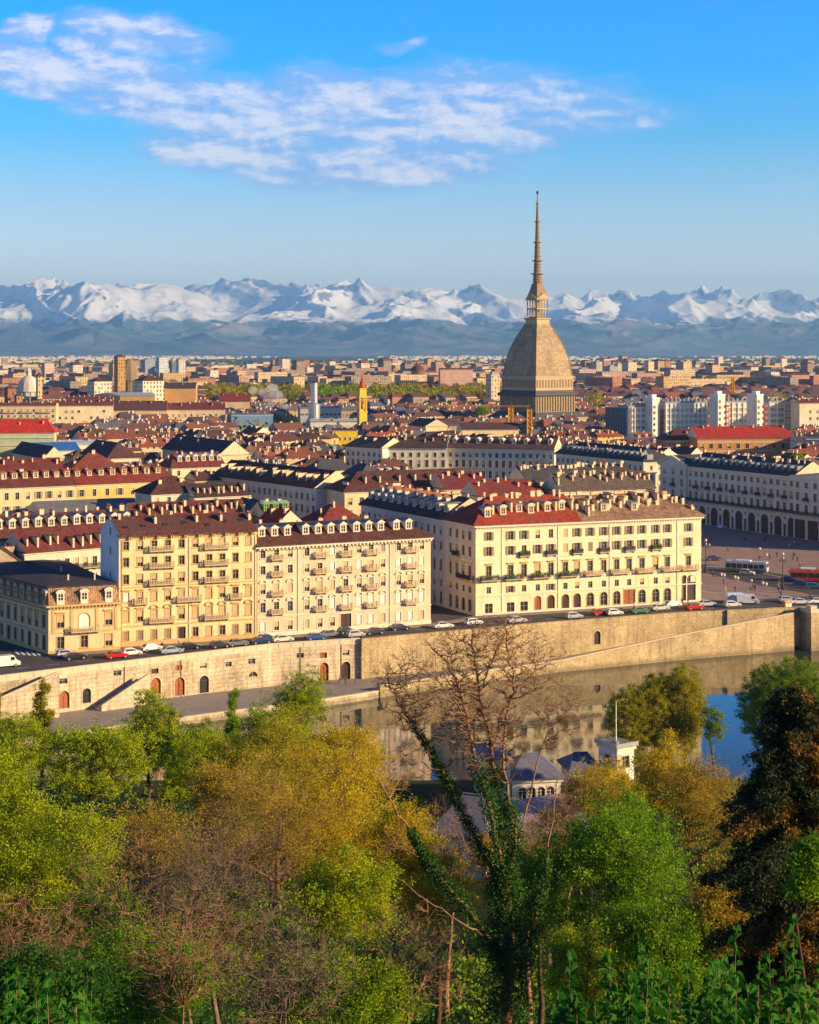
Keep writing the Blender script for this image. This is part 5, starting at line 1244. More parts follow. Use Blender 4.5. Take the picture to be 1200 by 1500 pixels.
dome('church_dome', 'pale church dome with a lantern at the far left of the skyline', 42, 33, 538, 1500.0, 572, 'copper', 'copper', 'the pale church dome', 14)
dome('church_dome', 'distant round brick building with a dark dome, between bell tower and domed tower', 612, 20, 530, 2600.0, 543, 'brickwork', 'brown_tile', 'the round brick dome', 14, lant=True)
th = dome('chapel_dome', 'stepped brown chapel dome ending in a thin pale spire, right of the square brick campanile', 190, 27, 524, 1700.0, 556, 'mole_stone', 'mole_stone', 'the stepped chapel dome', 10, lant=False)
mb = MB(); Y = 1700.0; zt = z_of(518, Y)
mb.lathe([(6.5, z_of(546, Y)), (4.5, z_of(540, Y)), (4.6, z_of(539.6, Y)), (2.6, z_of(533, Y)), (.8, z_of(526, Y)), (.15, zt)], 8); mb.build('spire', M['copper'], th)
box_tower('campanile', 'square brick campanile with a flat pyramid cap beside the stepped chapel dome', 175.5, 17, 519, 1690.0, (.46, .27, .11), 36, 'hip', nick='the brick campanile', rh=2.5, cat='bell tower')
box_tower('bell_tower', 'small pinkish bell tower right of the pale church dome', 57.5, 10, 545, 1480.0, (.66, .45, .28), 36, 'hip', nick='the small pinkish bell tower', rh=4, cat='bell tower')
box_tower('castle_tower', 'dark brick castle tower at the left edge in front of the pale church dome', 15, 18, 565, 1300.0, (.30, .13, .08), 36, 'hip', nick='the brick castle tower', rh=2)
box_tower('castle_tower', 'lower orange brick castle tower right of the dark one', 27, 13, 577, 1290.0, (.42, .20, .09), 36, 'hip', nick='the lower castle tower', rh=1.5)
box_tower('high_rise', 'pink and white high rise block right of the pale church dome', 70.5, 20, 532, 2250.0, (.74, .50, .42), 30, nick='the pink and white high rise', cat='high rise')
box_tower('apartment_tower', 'brown pink apartment tower below the pink and white high rise', 82, 13, 547, 2000.0, (.58, .33, .25), 30, nick='the brown pink apartment tower', cat='high rise')
box_tower('apartment_tower', 'reddish apartment tower right of the brown pink one', 95, 12, 549, 2050.0, (.56, .30, .24), 30, nick='the reddish apartment tower', cat='high rise')
box_tower('glass_tower', 'blue glass tower with a pale lit side, first of the four from the left', 217.5, 21, 527, 2500.0, (.34, .40, .48), 28, nick='the first glass tower', cat='high rise')
box_tower('glass_tower', 'white framed glass tower, second of the four from the left', 237.5, 19, 524, 2550.0, (.62, .68, .72), 28, nick='the second glass tower', cat='high rise')
box_tower('glass_tower', 'narrow dark blue glass tower, third of the four from the left', 254, 11, 531, 2520.0, (.13, .20, .30), 28, nick='the third glass tower', cat='high rise')
box_tower('glass_tower', 'pale grey tower with vertical stripes, rightmost of the four', 265, 14, 526, 2480.0, (.66, .62, .56), 28, nick='the rightmost glass tower', cat='high rise')
box_tower('palace_pavilion', 'square white palace pavilion with a low brown roof, the left one of two', 146, 38, 552, 1500.0, (.72, .64, .50), 33, 'hip', 1.0, nick='the left palace pavilion', cat='building', rh=4)
box_tower('palace_pavilion', 'square white palace pavilion with a low brown roof, the right one of two', 218, 46, 549, 1400.0, (.78, .68, .50), 33, 'hip', 1.0, nick='the right palace pavilion', cat='building', rh=5)
row_house('hall', 'long hall with a light metal roof and orange wall below the white palace pavilions', P_(176, 227, 580, 24.0, 8), 50, (.60, .33, .10), (.42, .44, .46), 2.2, 'the metal roofed hall', 0, chim=0, seed=81, matn='plaster', lx=-22, rx=-5)
row_house('palace_wing', 'orange brick palace wing with a dark roof right of the right palace pavilion', P_(241, 287, 569, 28.0, 5), 30, (.62, .34, .12), (.09, .05, .06), 5.0, 'the orange palace wing', 0, chim=3, seed=82)
row_house('apartment_building', 'broad plum roofed building in front of the metal roofed hall', P_(165, 245, 601, 20.0, 8), 26, (.70, .50, .28), (.13, .05, .05), 6, 'the broad plum roof', 0, chim=5, seed=83)
row_house('apartment_building', 'apartment building with a dark plum roof and chimneys left of the broad plum roof', P_(95, 165, 590, 22.0, 8), 16, (.74, .56, .34), (.15, .05, .05), 5, 'the dark plum roof', 0, chim=9, seed=84)
row_house('apartment_building', 'house with a bright rust red roof and cream wall below the line of bare trees', P_(321, 366, 588, 20.0, 6), 22, (.70, .50, .26), (.24, .035, .025), 6, 'the bright rust red roof', 0, chim=3, seed=85)
row_house('apartment_building', 'long distant pink apartment block with a row of window bays left of the domed tower', P_(645, 693, 541, 38.0, 6), 18, (.70, .44, .32), RUST, 1.5, 'the distant pink block', 0, chim=5, seed=86)
box_tower('apartment_tower', 'cream and pink stepped apartment tower just left of the domed tower', 722, 20, 549, 1500.0, (.74, .52, .34), 30, nick='the stepped apartment tower', cat='high rise')
box_tower('apartment_tower', 'distant pink block with a grey tower, just right of the domed tower', 855, 34, 541, 2500.0, (.66, .42, .34), 20, nick='the distant pink block on the right', cat='high rise')
for px, wp, yt, Y, col, lab in ((875, 15, 530, 2900., (.50, .44, .38), 'grey beige distant tower block nearest the domed tower'), (895, 20, 537, 3000., (.40, .42, .44), 'blue grey distant tower block between beige ones'), (906, 12, 533, 3050., (.60, .50, .36), 'slim beige distant tower block in the middle of the group'), (922, 21, 531, 2950., (.76, .62, .40), 'widest cream distant tower block in the group right of the domed tower'), (951, 14, 530, 2900., (.80, .62, .36), 'yellowish distant tower block standing alone at the right of the group'), (1147, 9, 541, 2600., (.62, .34, .22), 'slim reddish distant tower near the right edge')):
    box_tower('tower_block', lab, px, wp, yt, Y, col, 30, nick='the ' + lab.split(' distant')[0] + ' tower block', cat='high rise')
row_house('apartment_building', 'orange tinted flat apartment block on the right skyline near the edge', P_(1160, 1186, 549, 30.0, 8), 18, (.66, .36, .22), RUST, 1.5, 'the orange tinted block', 0, chim=2, seed=87)
# metal chimney with smoke
x, y = at_y(460.5, 1150.0); zc = z_of(561, 1150.0)
th = thing('metal_chimney', 'fat round metal chimney above the light grey modern building', 'chimney', (x, y, 0)); mb = MB(); mb.lathe([(4.2, 0), (4.2, z_of(592, 1150.)), (2.4, z_of(590, 1150.)), (2.4, zc - 1), (2.6, zc - .9), (2.6, zc)], 16); mb.build('stack', M['steel'], th)
mb = MB(); mb.lathe([(2.0, zc + .01), (2.0, zc + .6)], 12); mb.build('flue', M['iron'], th)
# cranes
def lattice(mb, p0, p1, w_, n):
    p0, p1 = Vector(p0), Vector(p1); d = (p1 - p0); a = Vector((1, 0, 0)) if abs(d.normalized().x) < .7 else Vector((0, 1, 0)); u = d.cross(a).normalized() * w_ / 2; v = d.cross(u).normalized() * w_ / 2
    cs = [u + v, u - v, -u - v, -u + v]
    for c in cs: mb.tube([p0 + c, p1 + c], w_ * .09, 4)
    for i in range(n):
        for j in range(4): mb.tube([p0 + d * (i / n) + cs[j], p0 + d * ((i + 1) / n) + cs[(j + 1) % 4]], w_ * .06, 3)
def crane(label, px, ytop, Y, w_, jib, nick):
    x, y = at_y(px, Y); zt = z_of(ytop, Y); th = thing('tower_crane', label, 'crane', (x, y, 0), 0); NAMED.append((nick, px, ytop + 15))
    mb = MB(); lattice(mb, (0, 0, 0), (0, 0, zt), w_, 10); mb.box(-w_ * .36, w_ * .36, -w_ * .36, w_ * .36, 0, zt - .2); mb.build('mast', M['crane'], th)
    if jib:
        mb = MB(); lattice(mb, (12 if jib < 0 else -12, 0, zt + .8), (jib, 0, zt + .8), .8, 22); mb.build('jib', M['crane'], th)
    EXCL.append([(x - 4, y - 4), (x + 4, y - 4), (x + 4, y + 4), (x - 4, y + 4)])
crane('left one of two yellow crane towers before the domed tower, with a long jib', 748, 597, 960., 2.6, -62, 'the left yellow crane')
crane('right one of two yellow lattice crane towers in front of the domed tower', 775.5, 599, 900., 2.4, 0, 'the right yellow crane')
crane('small distant orange crane above the finned office blocks', 1074, 553, 1500., 2.2, -26, 'the distant orange crane')

# ------------------------------------------------------------------ ordinary houses filling the blocks
def inside(p, q):
    n = 0; j = len(q) - 1
    for i in range(len(q)):
        if (q[i][1] > p[1]) != (q[j][1] > p[1]) and p[0] < (q[j][0] - q[i][0]) * (p[1] - q[i][1]) / (q[j][1] - q[i][1]) + q[i][0]: n ^= 1
        j = i
    return n
def grow(q, d):
    cx = sum(p[0] for p in q) / len(q); cy_ = sum(p[1] for p in q) / len(q); out = []
    for p in q:
        v = Vector((p[0] - cx, p[1] - cy_)); v = v * (1 + d / max(v.length, 1)); out.append((cx + v.x, cy_ + v.y))
    return out
EX = [grow(q, 9) for q in EXCL]
piaz = [(71, 386), (205, 380), (96, 590), (60, 662), (20, 668), (-10, 640), (10, 500)]
E2_ = [q for q in EX]
wood = [at_y(295, 1500.0), at_y(742, 1500.0), at_y(742, 1960.0), at_y(300, 1960.0)]
gu, gv = Vector((math.cos(R(33)), math.sin(R(33)))), Vector((-math.sin(R(33)), math.cos(R(33))))
CLEAR = [(1010, 1172, 690, 795), (885, 1150, 855, 955), (300, 370, 640, 690), (655, 815, 610, 665), (330, 530, 930, 1172), (480, 540, 780, 880), (668, 772, 815, 893), (300, 742, 1370, 1530), (-10, 232, 395, 484), (500, 560, 600, 672)]
def blocked(p, L, D, near=True):
    if any(a < CX + p.x * F / p.y < b and c < p.y < d for a, b, c, d in CLEAR): return True
    if inside(p, piaz): return True
    for cu, cv in ((0, 0), (-.5, -.5), (.5, -.5), (.5, .5), (-.5, .5)):
        q = p + gu * L * cu + gv * D * cv
        for e in E2_:
            if inside(q, e): return True
    return inside(p, wood)
hr = random.Random(99)
cand = []
for i in range(-60, 160):
    for j in range(0, 120):
        p = gu * (i * 19.5) + gv * (j * 14.5 + 150)
        if p.y < 395 or p.y > 1480 or abs(p.x) > .2526 * p.y + 12: continue
        if p.x > 60 and p.y < 520: continue
        p = p + gu * hr.uniform(-2, 2) + gv * hr.uniform(-2, 2)
        L, D = hr.uniform(13, 19), hr.uniform(9.5, 12.5)
        if hr.random() < .08 or blocked(p, L, D): continue
        cand.append((p, L, D))
cand.sort(key=lambda c: c[0].y)
WALLS = [('cream', (.74, .58, .34)), ('pale yellow', (.76, .60, .30)), ('golden', (.72, .48, .16)), ('whitish', (.74, .66, .54)), ('beige', (.60, .47, .32)), ('pinkish', (.64, .42, .30))]
ROOFS = [('brown', (.145, .060, .042)), ('dark brown', (.085, .046, .042)), ('rust red', (.27, .075, .04)), ('rust red', (.22, .07, .045)), ('plum', (.12, .045, .045)), ('slate grey', (.065, .068, .085)), ('tan', (.17, .105, .07)), ('brown', (.125, .055, .04))]
info = []
NH = 290
for (p, L, D) in cand[:NH]:
    wn, wc = hr.choice(WALLS); rn, rc = hr.choice(ROOFS)
    ze = hr.uniform(9.5, 14.6) + (1.2 if p.y > 600 else 0); k = hr.uniform(.85, 1.1); a = R(33) if hr.random() < .75 else R(33 + 90)
    o = thing('town_house', None, 'house', (p.x, p.y, 0), a)
    w_ = MB(); hl, hd = L / 2, D / 2
    for q0, q1 in (((-hl, -hd), (hl, -hd)), ((hl, -hd), (hl, hd)), ((hl, hd), (-hl, hd)), ((-hl, hd), (-hl, -hd))):
        w_.poly([(*q0, 0), (*q1, 0), (*q1, ze), (*q0, ze)])
    w_.build('wall', M['plaster_far'], o).color = (*[c * k for c in wc], 1)
    ty = hr.choice(('gabled', 'gabled', 'hipped', 'half'))
    uL, uR = {'gabled': (0, 0), 'hipped': (.28, .28), 'half': (.28, 0)}[ty]
    r = Roof([(-hl, -hd), (hl, -hd), (hl, hd), (-hl, hd)], ze, hr.uniform(2.6, 4.4), .5, uL, uR)
    r.build(o, [c * k for c in rc], wcol='trim_pale')
    nc = hr.randint(2, 6) if p.y < 900 else hr.randint(1, 3)
    for c in range(nc): r.chimney((c + hr.uniform(.2, .8)) / nc, hr.uniform(.25, .6), hr.choice((0, 1, 1, 2, 3, 4, 5)), 0, hr.uniform(.8, 1.3))
    nd = hr.choice((0, 0, 2, 3, 4)) if ty == 'gabled' else 0
    for c in range(nd): r.dormer((c + .5) / nd, .2, hr.choice(('gable', 'flat')), 'trim_pale', 'tile' if hr.random() < .5 else 'zinc', sc=.85)
    info.append([o, wn, rn, ty, nc, nd, proj((p.x, p.y - D / 2, ze)), p.y])
# one description for each house, telling it from its likes
NUM = {1: 'one chimney', 2: 'two pale chimneys', 3: 'three pale chimneys', 4: 'four pale chimneys', 5: 'five pale chimneys', 6: 'six pale chimneys'}
ORD = ['nearest', 'second nearest', 'third nearest', 'fourth nearest', 'fifth nearest', 'sixth nearest', 'seventh nearest', 'eighth nearest', 'ninth nearest']
groups = {}
def short(n): return n if n.startswith('the ') else 'the ' + n
NK = [(short(n), x, y) for n, x, y in NAMED if n.startswith('the ')]
for it in info:
    px, py = it[6]; best = min(NK, key=lambda n: (n[1] - px) ** 2 + 2.5 * (n[2] - py) ** 2)
    side = ('behind' if py < best[2] - 9 else 'in front of' if py > best[2] + 9 else ('left of' if px < best[1] else 'right of'))
    dr = {0: 'no dormers', 2: 'two dormers', 3: 'three dormers', 4: 'four dormers'}[it[5]]
    key = (it[1], it[2], it[3], it[4] if not it[5] else 0, dr, side, best[0]); it.append((px - best[1]) ** 2 + (py - best[2]) ** 2)
    groups.setdefault(key, []).append(it)
for (wn, rn, ty, nc, dr, side, nk), its in groups.items():
    its.sort(key=lambda q: q[-1])
    rt = {'gabled': 'gabled', 'hipped': 'hipped', 'half': 'half-hipped'}[ty]
    for n_, it in enumerate(its):
        d_ = f', {dr}' if dr != 'no dormers' else ''
        lab = f'{wn} house, {rn} {rt} roof{d_ or (", " + NUM[nc].replace("pale ", ""))}, {side} {nk}'
        if len(its) > 1: lab = ORD[min(n_, 8)] + ' ' + lab
        if len(lab.replace('-', ' ').split()) > 16: lab = lab.replace(' ' + rt + ' roof', ' roof', 1)
        if len(lab.replace('-', ' ').split()) > 16: lab = lab.replace(rn + ' roof, ', '', 1)
        it[0]['label'] = lab; it[0]['group'] = 'town houses filling the blocks of the city'
# the rest of the city, out to the plain, as one mass
WM = [fixed_wall('far_wall_%d' % i, c) for i, c in enumerate(((.62, .46, .29), (.54, .37, .18), (.48, .28, .21), (.70, .60, .48), (.32, .25, .21), (.42, .19, .13)))]
RM = [mat('far_roof_%d' % i, c, .9, .25, .2) for i, c in enumerate(((.17, .075, .055), (.10, .058, .06), (.24, .085, .05), (.14, .06, .06), (.11, .11, .14)))]
fv, fq, fm = [], [], []
def far_house(c, L, D, z, h, wi, ri, flat):
    b = len(fv); u, v = c
    x0, x1, y0, y1 = u - L / 2, u + L / 2, v - D / 2, v + D / 2
    fv.extend([(x0, y0, -1), (x1, y0, -1), (x1, y1, -1), (x0, y1, -1), (x0, y0, z), (x1, y0, z), (x1, y1, z), (x0, y1, z)])
    for f in ((0, 1, 5, 4), (1, 2, 6, 5), (2, 3, 7, 6), (3, 0, 4, 7)): fq.append([b + i for i in f]); fm.append(wi)
    if flat: fq.append([b + 4, b + 5, b + 6, b + 7]); fm.append(6 + ri)
    else:
        i_ = .0 if (b // 8) % 2 else L * .2
        fv.extend([(x0 + i_, v, z + h), (x1 - i_, v, z + h), (x0, v, z), (x1, v, z)])
        fq.append([b + 4, b + 5, b + 9, b + 8]); fm.append(6 + ri); fq.append([b + 6, b + 7, b + 8, b + 9]); fm.append(6 + ri)
        for f in ((7, 10, 4, 8), (5, 11, 6, 9)): fq.append([b + i for i in f]); fm.append(wi if i_ == 0 else 6 + ri)
def loc2(p): return (p.dot(gu), p.dot(gv))
for (p, L, D) in cand[NH:]:
    z_, h_ = hr.uniform(10, 16), hr.uniform(2.5, 4.2); far_house(loc2(p), L, D, z_, h_, hr.randrange(6), hr.randrange(5), False)
    for _ in range(hr.randint(1, 3)): q = p + gu * hr.uniform(-5, 5) + gv * hr.uniform(-1.5, 1.5); far_house(loc2(q), 1.0, .8, z_ + h_ + hr.uniform(.4, 1.2), .2, 3, 0, True)
for _ in range(12500):
    Y = 1480 + (6400 - 1480) * hr.random() ** 1.45; x = hr.uniform(-.285, .285) * Y
    p = Vector((x, Y))
    if Y < 3200 and any(inside(p, e) for e in E2_): continue
    if Y < 2010 and inside(p, wood): continue
    big = hr.random() < .10
    L, D = (hr.uniform(26, 60), hr.uniform(12, 16)) if big else (hr.uniform(12, 26), hr.uniform(10, 15))
    if hr.random() < .6: L, D = D, L
    z = hr.uniform(18, 31) if big and Y > 1900 else hr.uniform(9, 19)
    if Y > 4200: z *= .72
    if hr.random() < .012 and 2600 < Y < 5000: z = hr.uniform(32, 46); L = D = 18
    far_house(loc2(p), L, D, z, hr.uniform(2.2, 4.8), hr.choice((0, 0, 1, 2, 3, 4, 4, 5)), hr.choice((0, 1, 1, 2, 3, 3, 4)), big or hr.random() < .12)
for _ in range(3600):      # villages of the plain
    Y = 6400 + 11600 * hr.random() ** 1.2; x = hr.uniform(-.285, .285) * Y
    if math.sin(x * .0019) + math.sin(Y * .0021 + x * .0007) < .35: continue
    far_house(loc2(Vector((x, Y))), hr.uniform(20, 70), hr.uniform(12, 30), hr.uniform(7, 20), 2, 3, hr.choice((0, 4)), True)
o = put('distant_rooftops', np_mesh('distant_rooftops', np.array(fv), np.array(fq), WM + RM, fm), None, None, R(33))
tag(o, 'sea of small distant houses and red roofs spreading to the foot of the mountains', 'houses', None, 'stuff')

r = np.random.default_rng(44); Cs, Ms = [], []
for i in range(4200):
    Y = 1000 + 8000 * r.random() ** 1.4; x = (r.random() * 2 - 1) * .27 * Y; n = 26; hh = r.uniform(11, 20); rx = r.uniform(5, 11) * (1 + Y / 9000)
    if Y < 1480 and any(inside((x, Y), e) for e in EX): continue
    d = r.normal(size=(n, 3)); d /= np.linalg.norm(d, axis=1, keepdims=True); d *= (.5 + .5 * r.random((n, 1)))
    Cs.append(np.stack([x + d[:, 0] * rx, Y + d[:, 1] * rx, hh * .55 + d[:, 2] * hh * .45], 1)); Ms.append(np.full(n, i % 3))
CITY_TREES = (np.concatenate(Cs), np.concatenate(Ms))
# ------------------------------------------------------------------ square, street, vehicles, people
def z0sheet(name, pp, z, m): return sheet(name, [tuple(at(px, py, z))[:2] for px, py in pp], z, m)
m_por = mat('porphyry', (.31, .21, .17), .8, .22, .25)
sheet('piazza', [(70.6, 388), (100, 398), (150, 412), (205, 385), (90.5, 582), (60, 640), (-10, 540)], .010, m_por)
z0sheet('square_road', [(1026, 826), (1100, 833), (1240, 858), (1240, 880), (1120, 858), (1026, 838)], .014, M['asphalt'])
for q in ([(1036, 829), (1076, 830.2), (1076, 831.6), (1036, 830.4)], [(1030, 866), (1120, 874), (1120, 875), (1030, 867)], [(1030, 857), (1180, 877), (1180, 877.8), (1030, 857.7)], [(1110, 838), (1200, 856), (1200, 856.8), (1110, 838.7)]):
    z0sheet('road_marking', q, .018, mat('pale_stripe', (.42, .36, .33), .8, .1))
for i in range(5): z0sheet('road_marking', [(20 + i * 8, 953 + i * .6), (24 + i * 8, 953 + i * .6), (30 + i * 8, 959 + i * .6), (26 + i * 8, 959 + i * .6)], .018, M['white'])
fr = [Vector((-71.5, 321)), Vector((-58.3, 326.3)), Vector((-32, 339.3)), Vector((4.7, 357)), Vector((15, 367.3)), Vector((69.9, 388.6))]
struct((lambda q: ([q.prism([(a.x, a.y, .0), (b.x, b.y, .0), (b.x + 1.1, b.y - 2.2, .0), (a.x + 1.1, a.y - 2.2, .0)], (0, 0, .13)) for a, b in zip(fr, fr[1:])], q.build('pavement', M['paving']))[1])(MB()))

# cars -------------------------------------------------------------
CARP = {'glass': M['glass'], 'tyre': M['rubber']}
m_paint, t, p = base_mat('car_paint', .25, .5); t.put(p.inputs['Base Color'], t.n('ShaderNodeObjectInfo').outputs['Color']); p.inputs['Coat Weight'].default_value = .5
m_lamp = mat('lamp_glass', (.75, .74, .7), .2, .05); m_tail = mat('tail_lamp', (.5, .02, .02), .3, .05)
def section(mb, pts, w0, w1, mi=0, tuck=.0):
    """side profile pts [(x, z, halfwidth)] mirrored into a body"""
    n = len(pts); mb.add([(x, -h, z) for x, z, h in pts] + [(x, h, z) for x, z, h in pts],
                         [list(range(n)), [2 * n - 1 - i for i in range(n)]] + [(i, n + i, n + (i + 1) % n, (i + 1) % n) for i in range(n)], mi)
def car_meshes(kind):
    if kind == 'hatch': L_, hw, low, top = 3.9, .86, [(-1.95, .28), (-1.97, .62), (-1.90, .92), (.95, .95), (1.75, .78), (1.97, .58), (1.95, .28)], [(-1.86, .94), (-1.55, 1.40), (-1.2, 1.50), (.05, 1.50), (.35, 1.42), (1.05, .94)]
    elif kind == 'sedan': L_, hw, low, top = 4.5, .9, [(-2.25, .30), (-2.28, .66), (-2.2, .90), (-1.5, .95), (1.1, .94), (2.05, .76), (2.27, .56), (2.25, .28)], [(-1.75, .94), (-1.1, 1.36), (-.75, 1.43), (.15, 1.43), (.42, 1.36), (1.2, .94)]
    else: L_, hw, low, top = 5.3, 1.0, [(-2.65, .32), (-2.66, 2.1), (-2.55, 2.25), (1.2, 2.25), (1.45, 2.1), (1.95, 1.25), (2.55, 1.05), (2.66, .7), (2.65, .32)], []
    b = MB()
    section(b, [(x, z, hw * (1 if .35 < z < 1.3 else .93)) for x, z in low], 0, 0)
    if top: section(b, [(x, z, hw * (.90 if z < 1 else .76)) for x, z in top], 0, 0)
    gl = MB()
    if top:
        (x0, z0), (x1, z1) = top[0], top[1]; f0, f1 = top[-1], top[-2]
        for sg_ in (-1, 1):
            gl.poly([(x0 + .28, sg_ * (hw * .895 + .012), .99), (f0[0] - .28, sg_ * (hw * .895 + .012), .99), (f1[0] - .12, sg_ * (hw * .775 + .012), 1.36), (x1 + .15, sg_ * (hw * .775 + .012), 1.36)][::sg_])
        def lerp(a, b_, t_): return (a[0] + (b_[0] - a[0]) * t_, a[1] + (b_[1] - a[1]) * t_)
        for (a, c, s_) in ((f0, f1, 1), (top[0], top[1], -1)):
            p0, p1 = lerp(a, c, .12), lerp(a, c, .92)
            gl.poly([(p0[0] + .015 * s_, -hw * .82, p0[1] + .01), (p0[0] + .015 * s_, hw * .82, p0[1] + .01), (p1[0] + .015 * s_, hw * .68, p1[1] + .012), (p1[0] + .015 * s_, -hw * .68, p1[1] + .012)][::s_])
    else:
        for sg_ in (-1, 1): gl.poly([(.75, sg_ * (hw + .012), 1.3), (1.75, sg_ * (hw * .97 + .012), 1.3), (1.4, sg_ * (hw * .95 + .012), 1.95), (.75, sg_ * (hw + .012), 1.95)][::sg_])
        gl.poly([(1.93, -hw * .85, 1.32), (1.93, hw * .85, 1.32), (1.50, hw * .8, 2.02), (1.50, -hw * .8, 2.02)])
    wh = MB(); wh.v = []; 
    import itertools
    prof = [(.30, -.1), (.31, -.09), (.31, .09), (.30, .1)]
    n = 14
    for r_, y_ in prof:
        for j in range(n): wh.v.append((r_ * math.cos(2 * math.pi * j / n), y_, r_ * math.sin(2 * math.pi * j / n)))
    for i in range(3):
        for j in range(n): wh.f.append([i * n + j, i * n + (j + 1) % n, (i + 1) * n + (j + 1) % n, (i + 1) * n + j]); wh.mi.append(0)
    for y_ in (-.104, .104): wh.poly([(.19 * math.cos(2 * math.pi * j / n), y_, .19 * math.sin(2 * math.pi * j / n)) for j in range(n)], 1)
    for i in (0, 3): wh.poly([wh.v[i * n + j] for j in range(n)], 0)
    lm = MB(); lm.box(-.04, .03, -.17, .17, -.08, .08)
    return dict(L=L_, hw=hw, body=b.mesh('body', m_paint), glass=gl.mesh('window', M['glass']), wheel=wh.mesh('wheel', [M['rubber'], M['steel']]), head=lm.mesh('headlight', m_lamp), tail=lm.mesh('tail_light', m_tail))
CM = {k: car_meshes(k) for k in ('hatch', 'sedan', 'van')}
PROTO = {}
def make_car(kind):
    c = CM[kind]; root = thing('parked_car' if kind != 'van' else 'parked_van', 'x', 'car' if kind != 'van' else 'van')
    put('body', c['body'], root); put('window', c['glass'], root)
    wb = c['L'] * .32
    for x in (-wb, wb * 1.02):
        for y in (-c['hw'] + .1, c['hw'] - .1): put('wheel', c['wheel'], root, (x, y, .31))
    for y in (-.6, .6): put('headlight', c['head'], root, (c['L'] / 2 - .03, y, .66)); put('tail_light', c['tail'], root, (-c['L'] / 2 + .0, y, .74))
    return root
def car(label, px, py, kind, col, deg, group='cars parked and driving along the riverside street', z=.02):
    if kind not in PROTO: PROTO[kind] = o = make_car(kind)
    else: o = copy_tree(PROTO[kind])
    q = at(px, py, 0); o.location = (q.x, q.y, z); o.rotation_euler = (0, 0, R(deg)); o['label'] = label; o['group'] = group
    for ch in o.children:
        if ch.name.startswith('body'): ch.color = (*col, 1)
    return o
WH, SI, BK, BL, RD, GY = (.75, .75, .73), (.45, .47, .5), (.02, .022, .028), (.03, .09, .30), (.50, .015, .012), (.16, .17, .19)
for lab, px, py, k, c, dg in (
    ('big white delivery van at the left edge of the street', 8, 977, 'van', WH, 30), ('silver hatchback by the foot of the low ochre palazzo', 97, 962, 'hatch', SI, 28), ('black saloon overlapping the silver hatchback below the ochre palazzo', 110, 966, 'sedan', BK, 28),
    ('bright red saloon by the parapet, left of the white hatchback', 171, 964, 'sedan', RD, 28), ('white hatchback right beside the bright red saloon', 193, 960, 'hatch', WH, 28), ('white saloon parked at an angle below the tall cream building', 221, 953, 'sedan', (.68, .68, .66), 40),
    ('pale blue saloon half hidden by the parapet below the tall cream building', 251, 957, 'sedan', (.30, .42, .52), 28), ('black saloon in front of the dark door of the tall cream building', 277, 951, 'sedan', BK, 26), ('dark grey hatchback low behind the parapet, between a black saloon and a grey saloon', 322, 949, 'hatch', (.04, .045, .055), 27),
    ('grey saloon below the right end of the tall cream building', 348, 946, 'sedan', GY, 27), ('blue hatchback parked farther from the wall, at the join of the two big buildings', 391, 939, 'hatch', BL, 27), ('deep blue saloon right behind the parapet next to the blue hatchback', 382, 943, 'sedan', (.02, .05, .14), 27),
    ('cream white saloon right of the blue hatchback', 414, 940, 'sedan', (.70, .66, .55), 27), ('blue saloon below the middle of the pinkish building', 462, 937, 'sedan', BL, 27), ('grey estate like saloon standing before the dark doorway of the pinkish building', 482, 933, 'sedan', GY, 27), ('dark green hatchback parked right in front of the dark doorway', 508, 928, 'hatch', (.03, .06, .05), 27),
    ('silver hatchback close to the end of the pale parapet', 521, 933, 'hatch', SI, 27), ('dark saloon with red lights right of the pale parapet end', 548, 929, 'sedan', (.05, .05, .06), 207), ('dark blue saloon behind the bare tree twigs', 585, 923, 'sedan', (.03, .04, .08), 27), ('white saloon at the mouth of the side street', 649, 920, 'sedan', WH, 24),
    ('white hatchback below the left corner of the grand corner palazzo', 694, 915, 'hatch', WH, 24), ('silver saloon among the upper twigs of the bare tree', 757, 912, 'sedan', SI, 24), ('silver hatchback half sunk behind the ochre parapet, left of the red hatchback', 841, 906, 'hatch', SI, 22), ('red hatchback in front of the grand corner palazzo', 879, 901, 'hatch', RD, 22), ('white hatchback touching the red hatchback', 900, 901, 'hatch', WH, 22),
    ('green saloon below the big brown door of the grand palazzo', 937, 898, 'sedan', (.06, .20, .10), 22), ('beige silver saloon right of the green saloon', 967, 894, 'sedan', (.60, .58, .52), 22), ('white saloon parked close to the facade near the tall arches', 985, 889, 'sedan', WH, 30), ('red saloon at the corner below the tall arches', 1017, 893, 'sedan', RD, 22), ('pale grey saloon at the corner of the square right of the red saloon', 1036, 888, 'sedan', (.55, .57, .56), 12),
    ('white van at the edge of the square, standing farther back', 1080, 882, 'van', (.66, .69, .72), 8), ('white van at the edge of the square, in front of the other white van', 1096, 884.5, 'van', WH, -6), ('white hatchback low in front of the two white vans', 1073, 889, 'hatch', (.7, .7, .68), 14), ('silver hatchback left of the white saloon near the orange kiosk', 1153, 882, 'hatch', SI, 10), ('white saloon behind the orange kiosk', 1172, 885, 'sedan', WH, 4),
    ('white saloon cut by the right edge, near the bridge', 1198, 884, 'sedan', WH, 10), ('dark blue saloon in the shade next to the tall square lamp', 1156, 852, 'sedan', (.03, .07, .2), -25), ('blue hatchback in front of the orange red bus', 1174, 858, 'hatch', (.04, .12, .32), -20), ('teal hatchback at the right edge in front of the orange red bus', 1193, 862, 'hatch', (.05, .25, .30), -15), ('dark saloon in the deep shade left of the white bus', 1046, 821, 'sedan', (.04, .06, .10), 10), ('white hatchback driving past the side of the white bus', 1095, 842, 'hatch', WH, -25)):
    car(lab, px, py, k, c, dg)
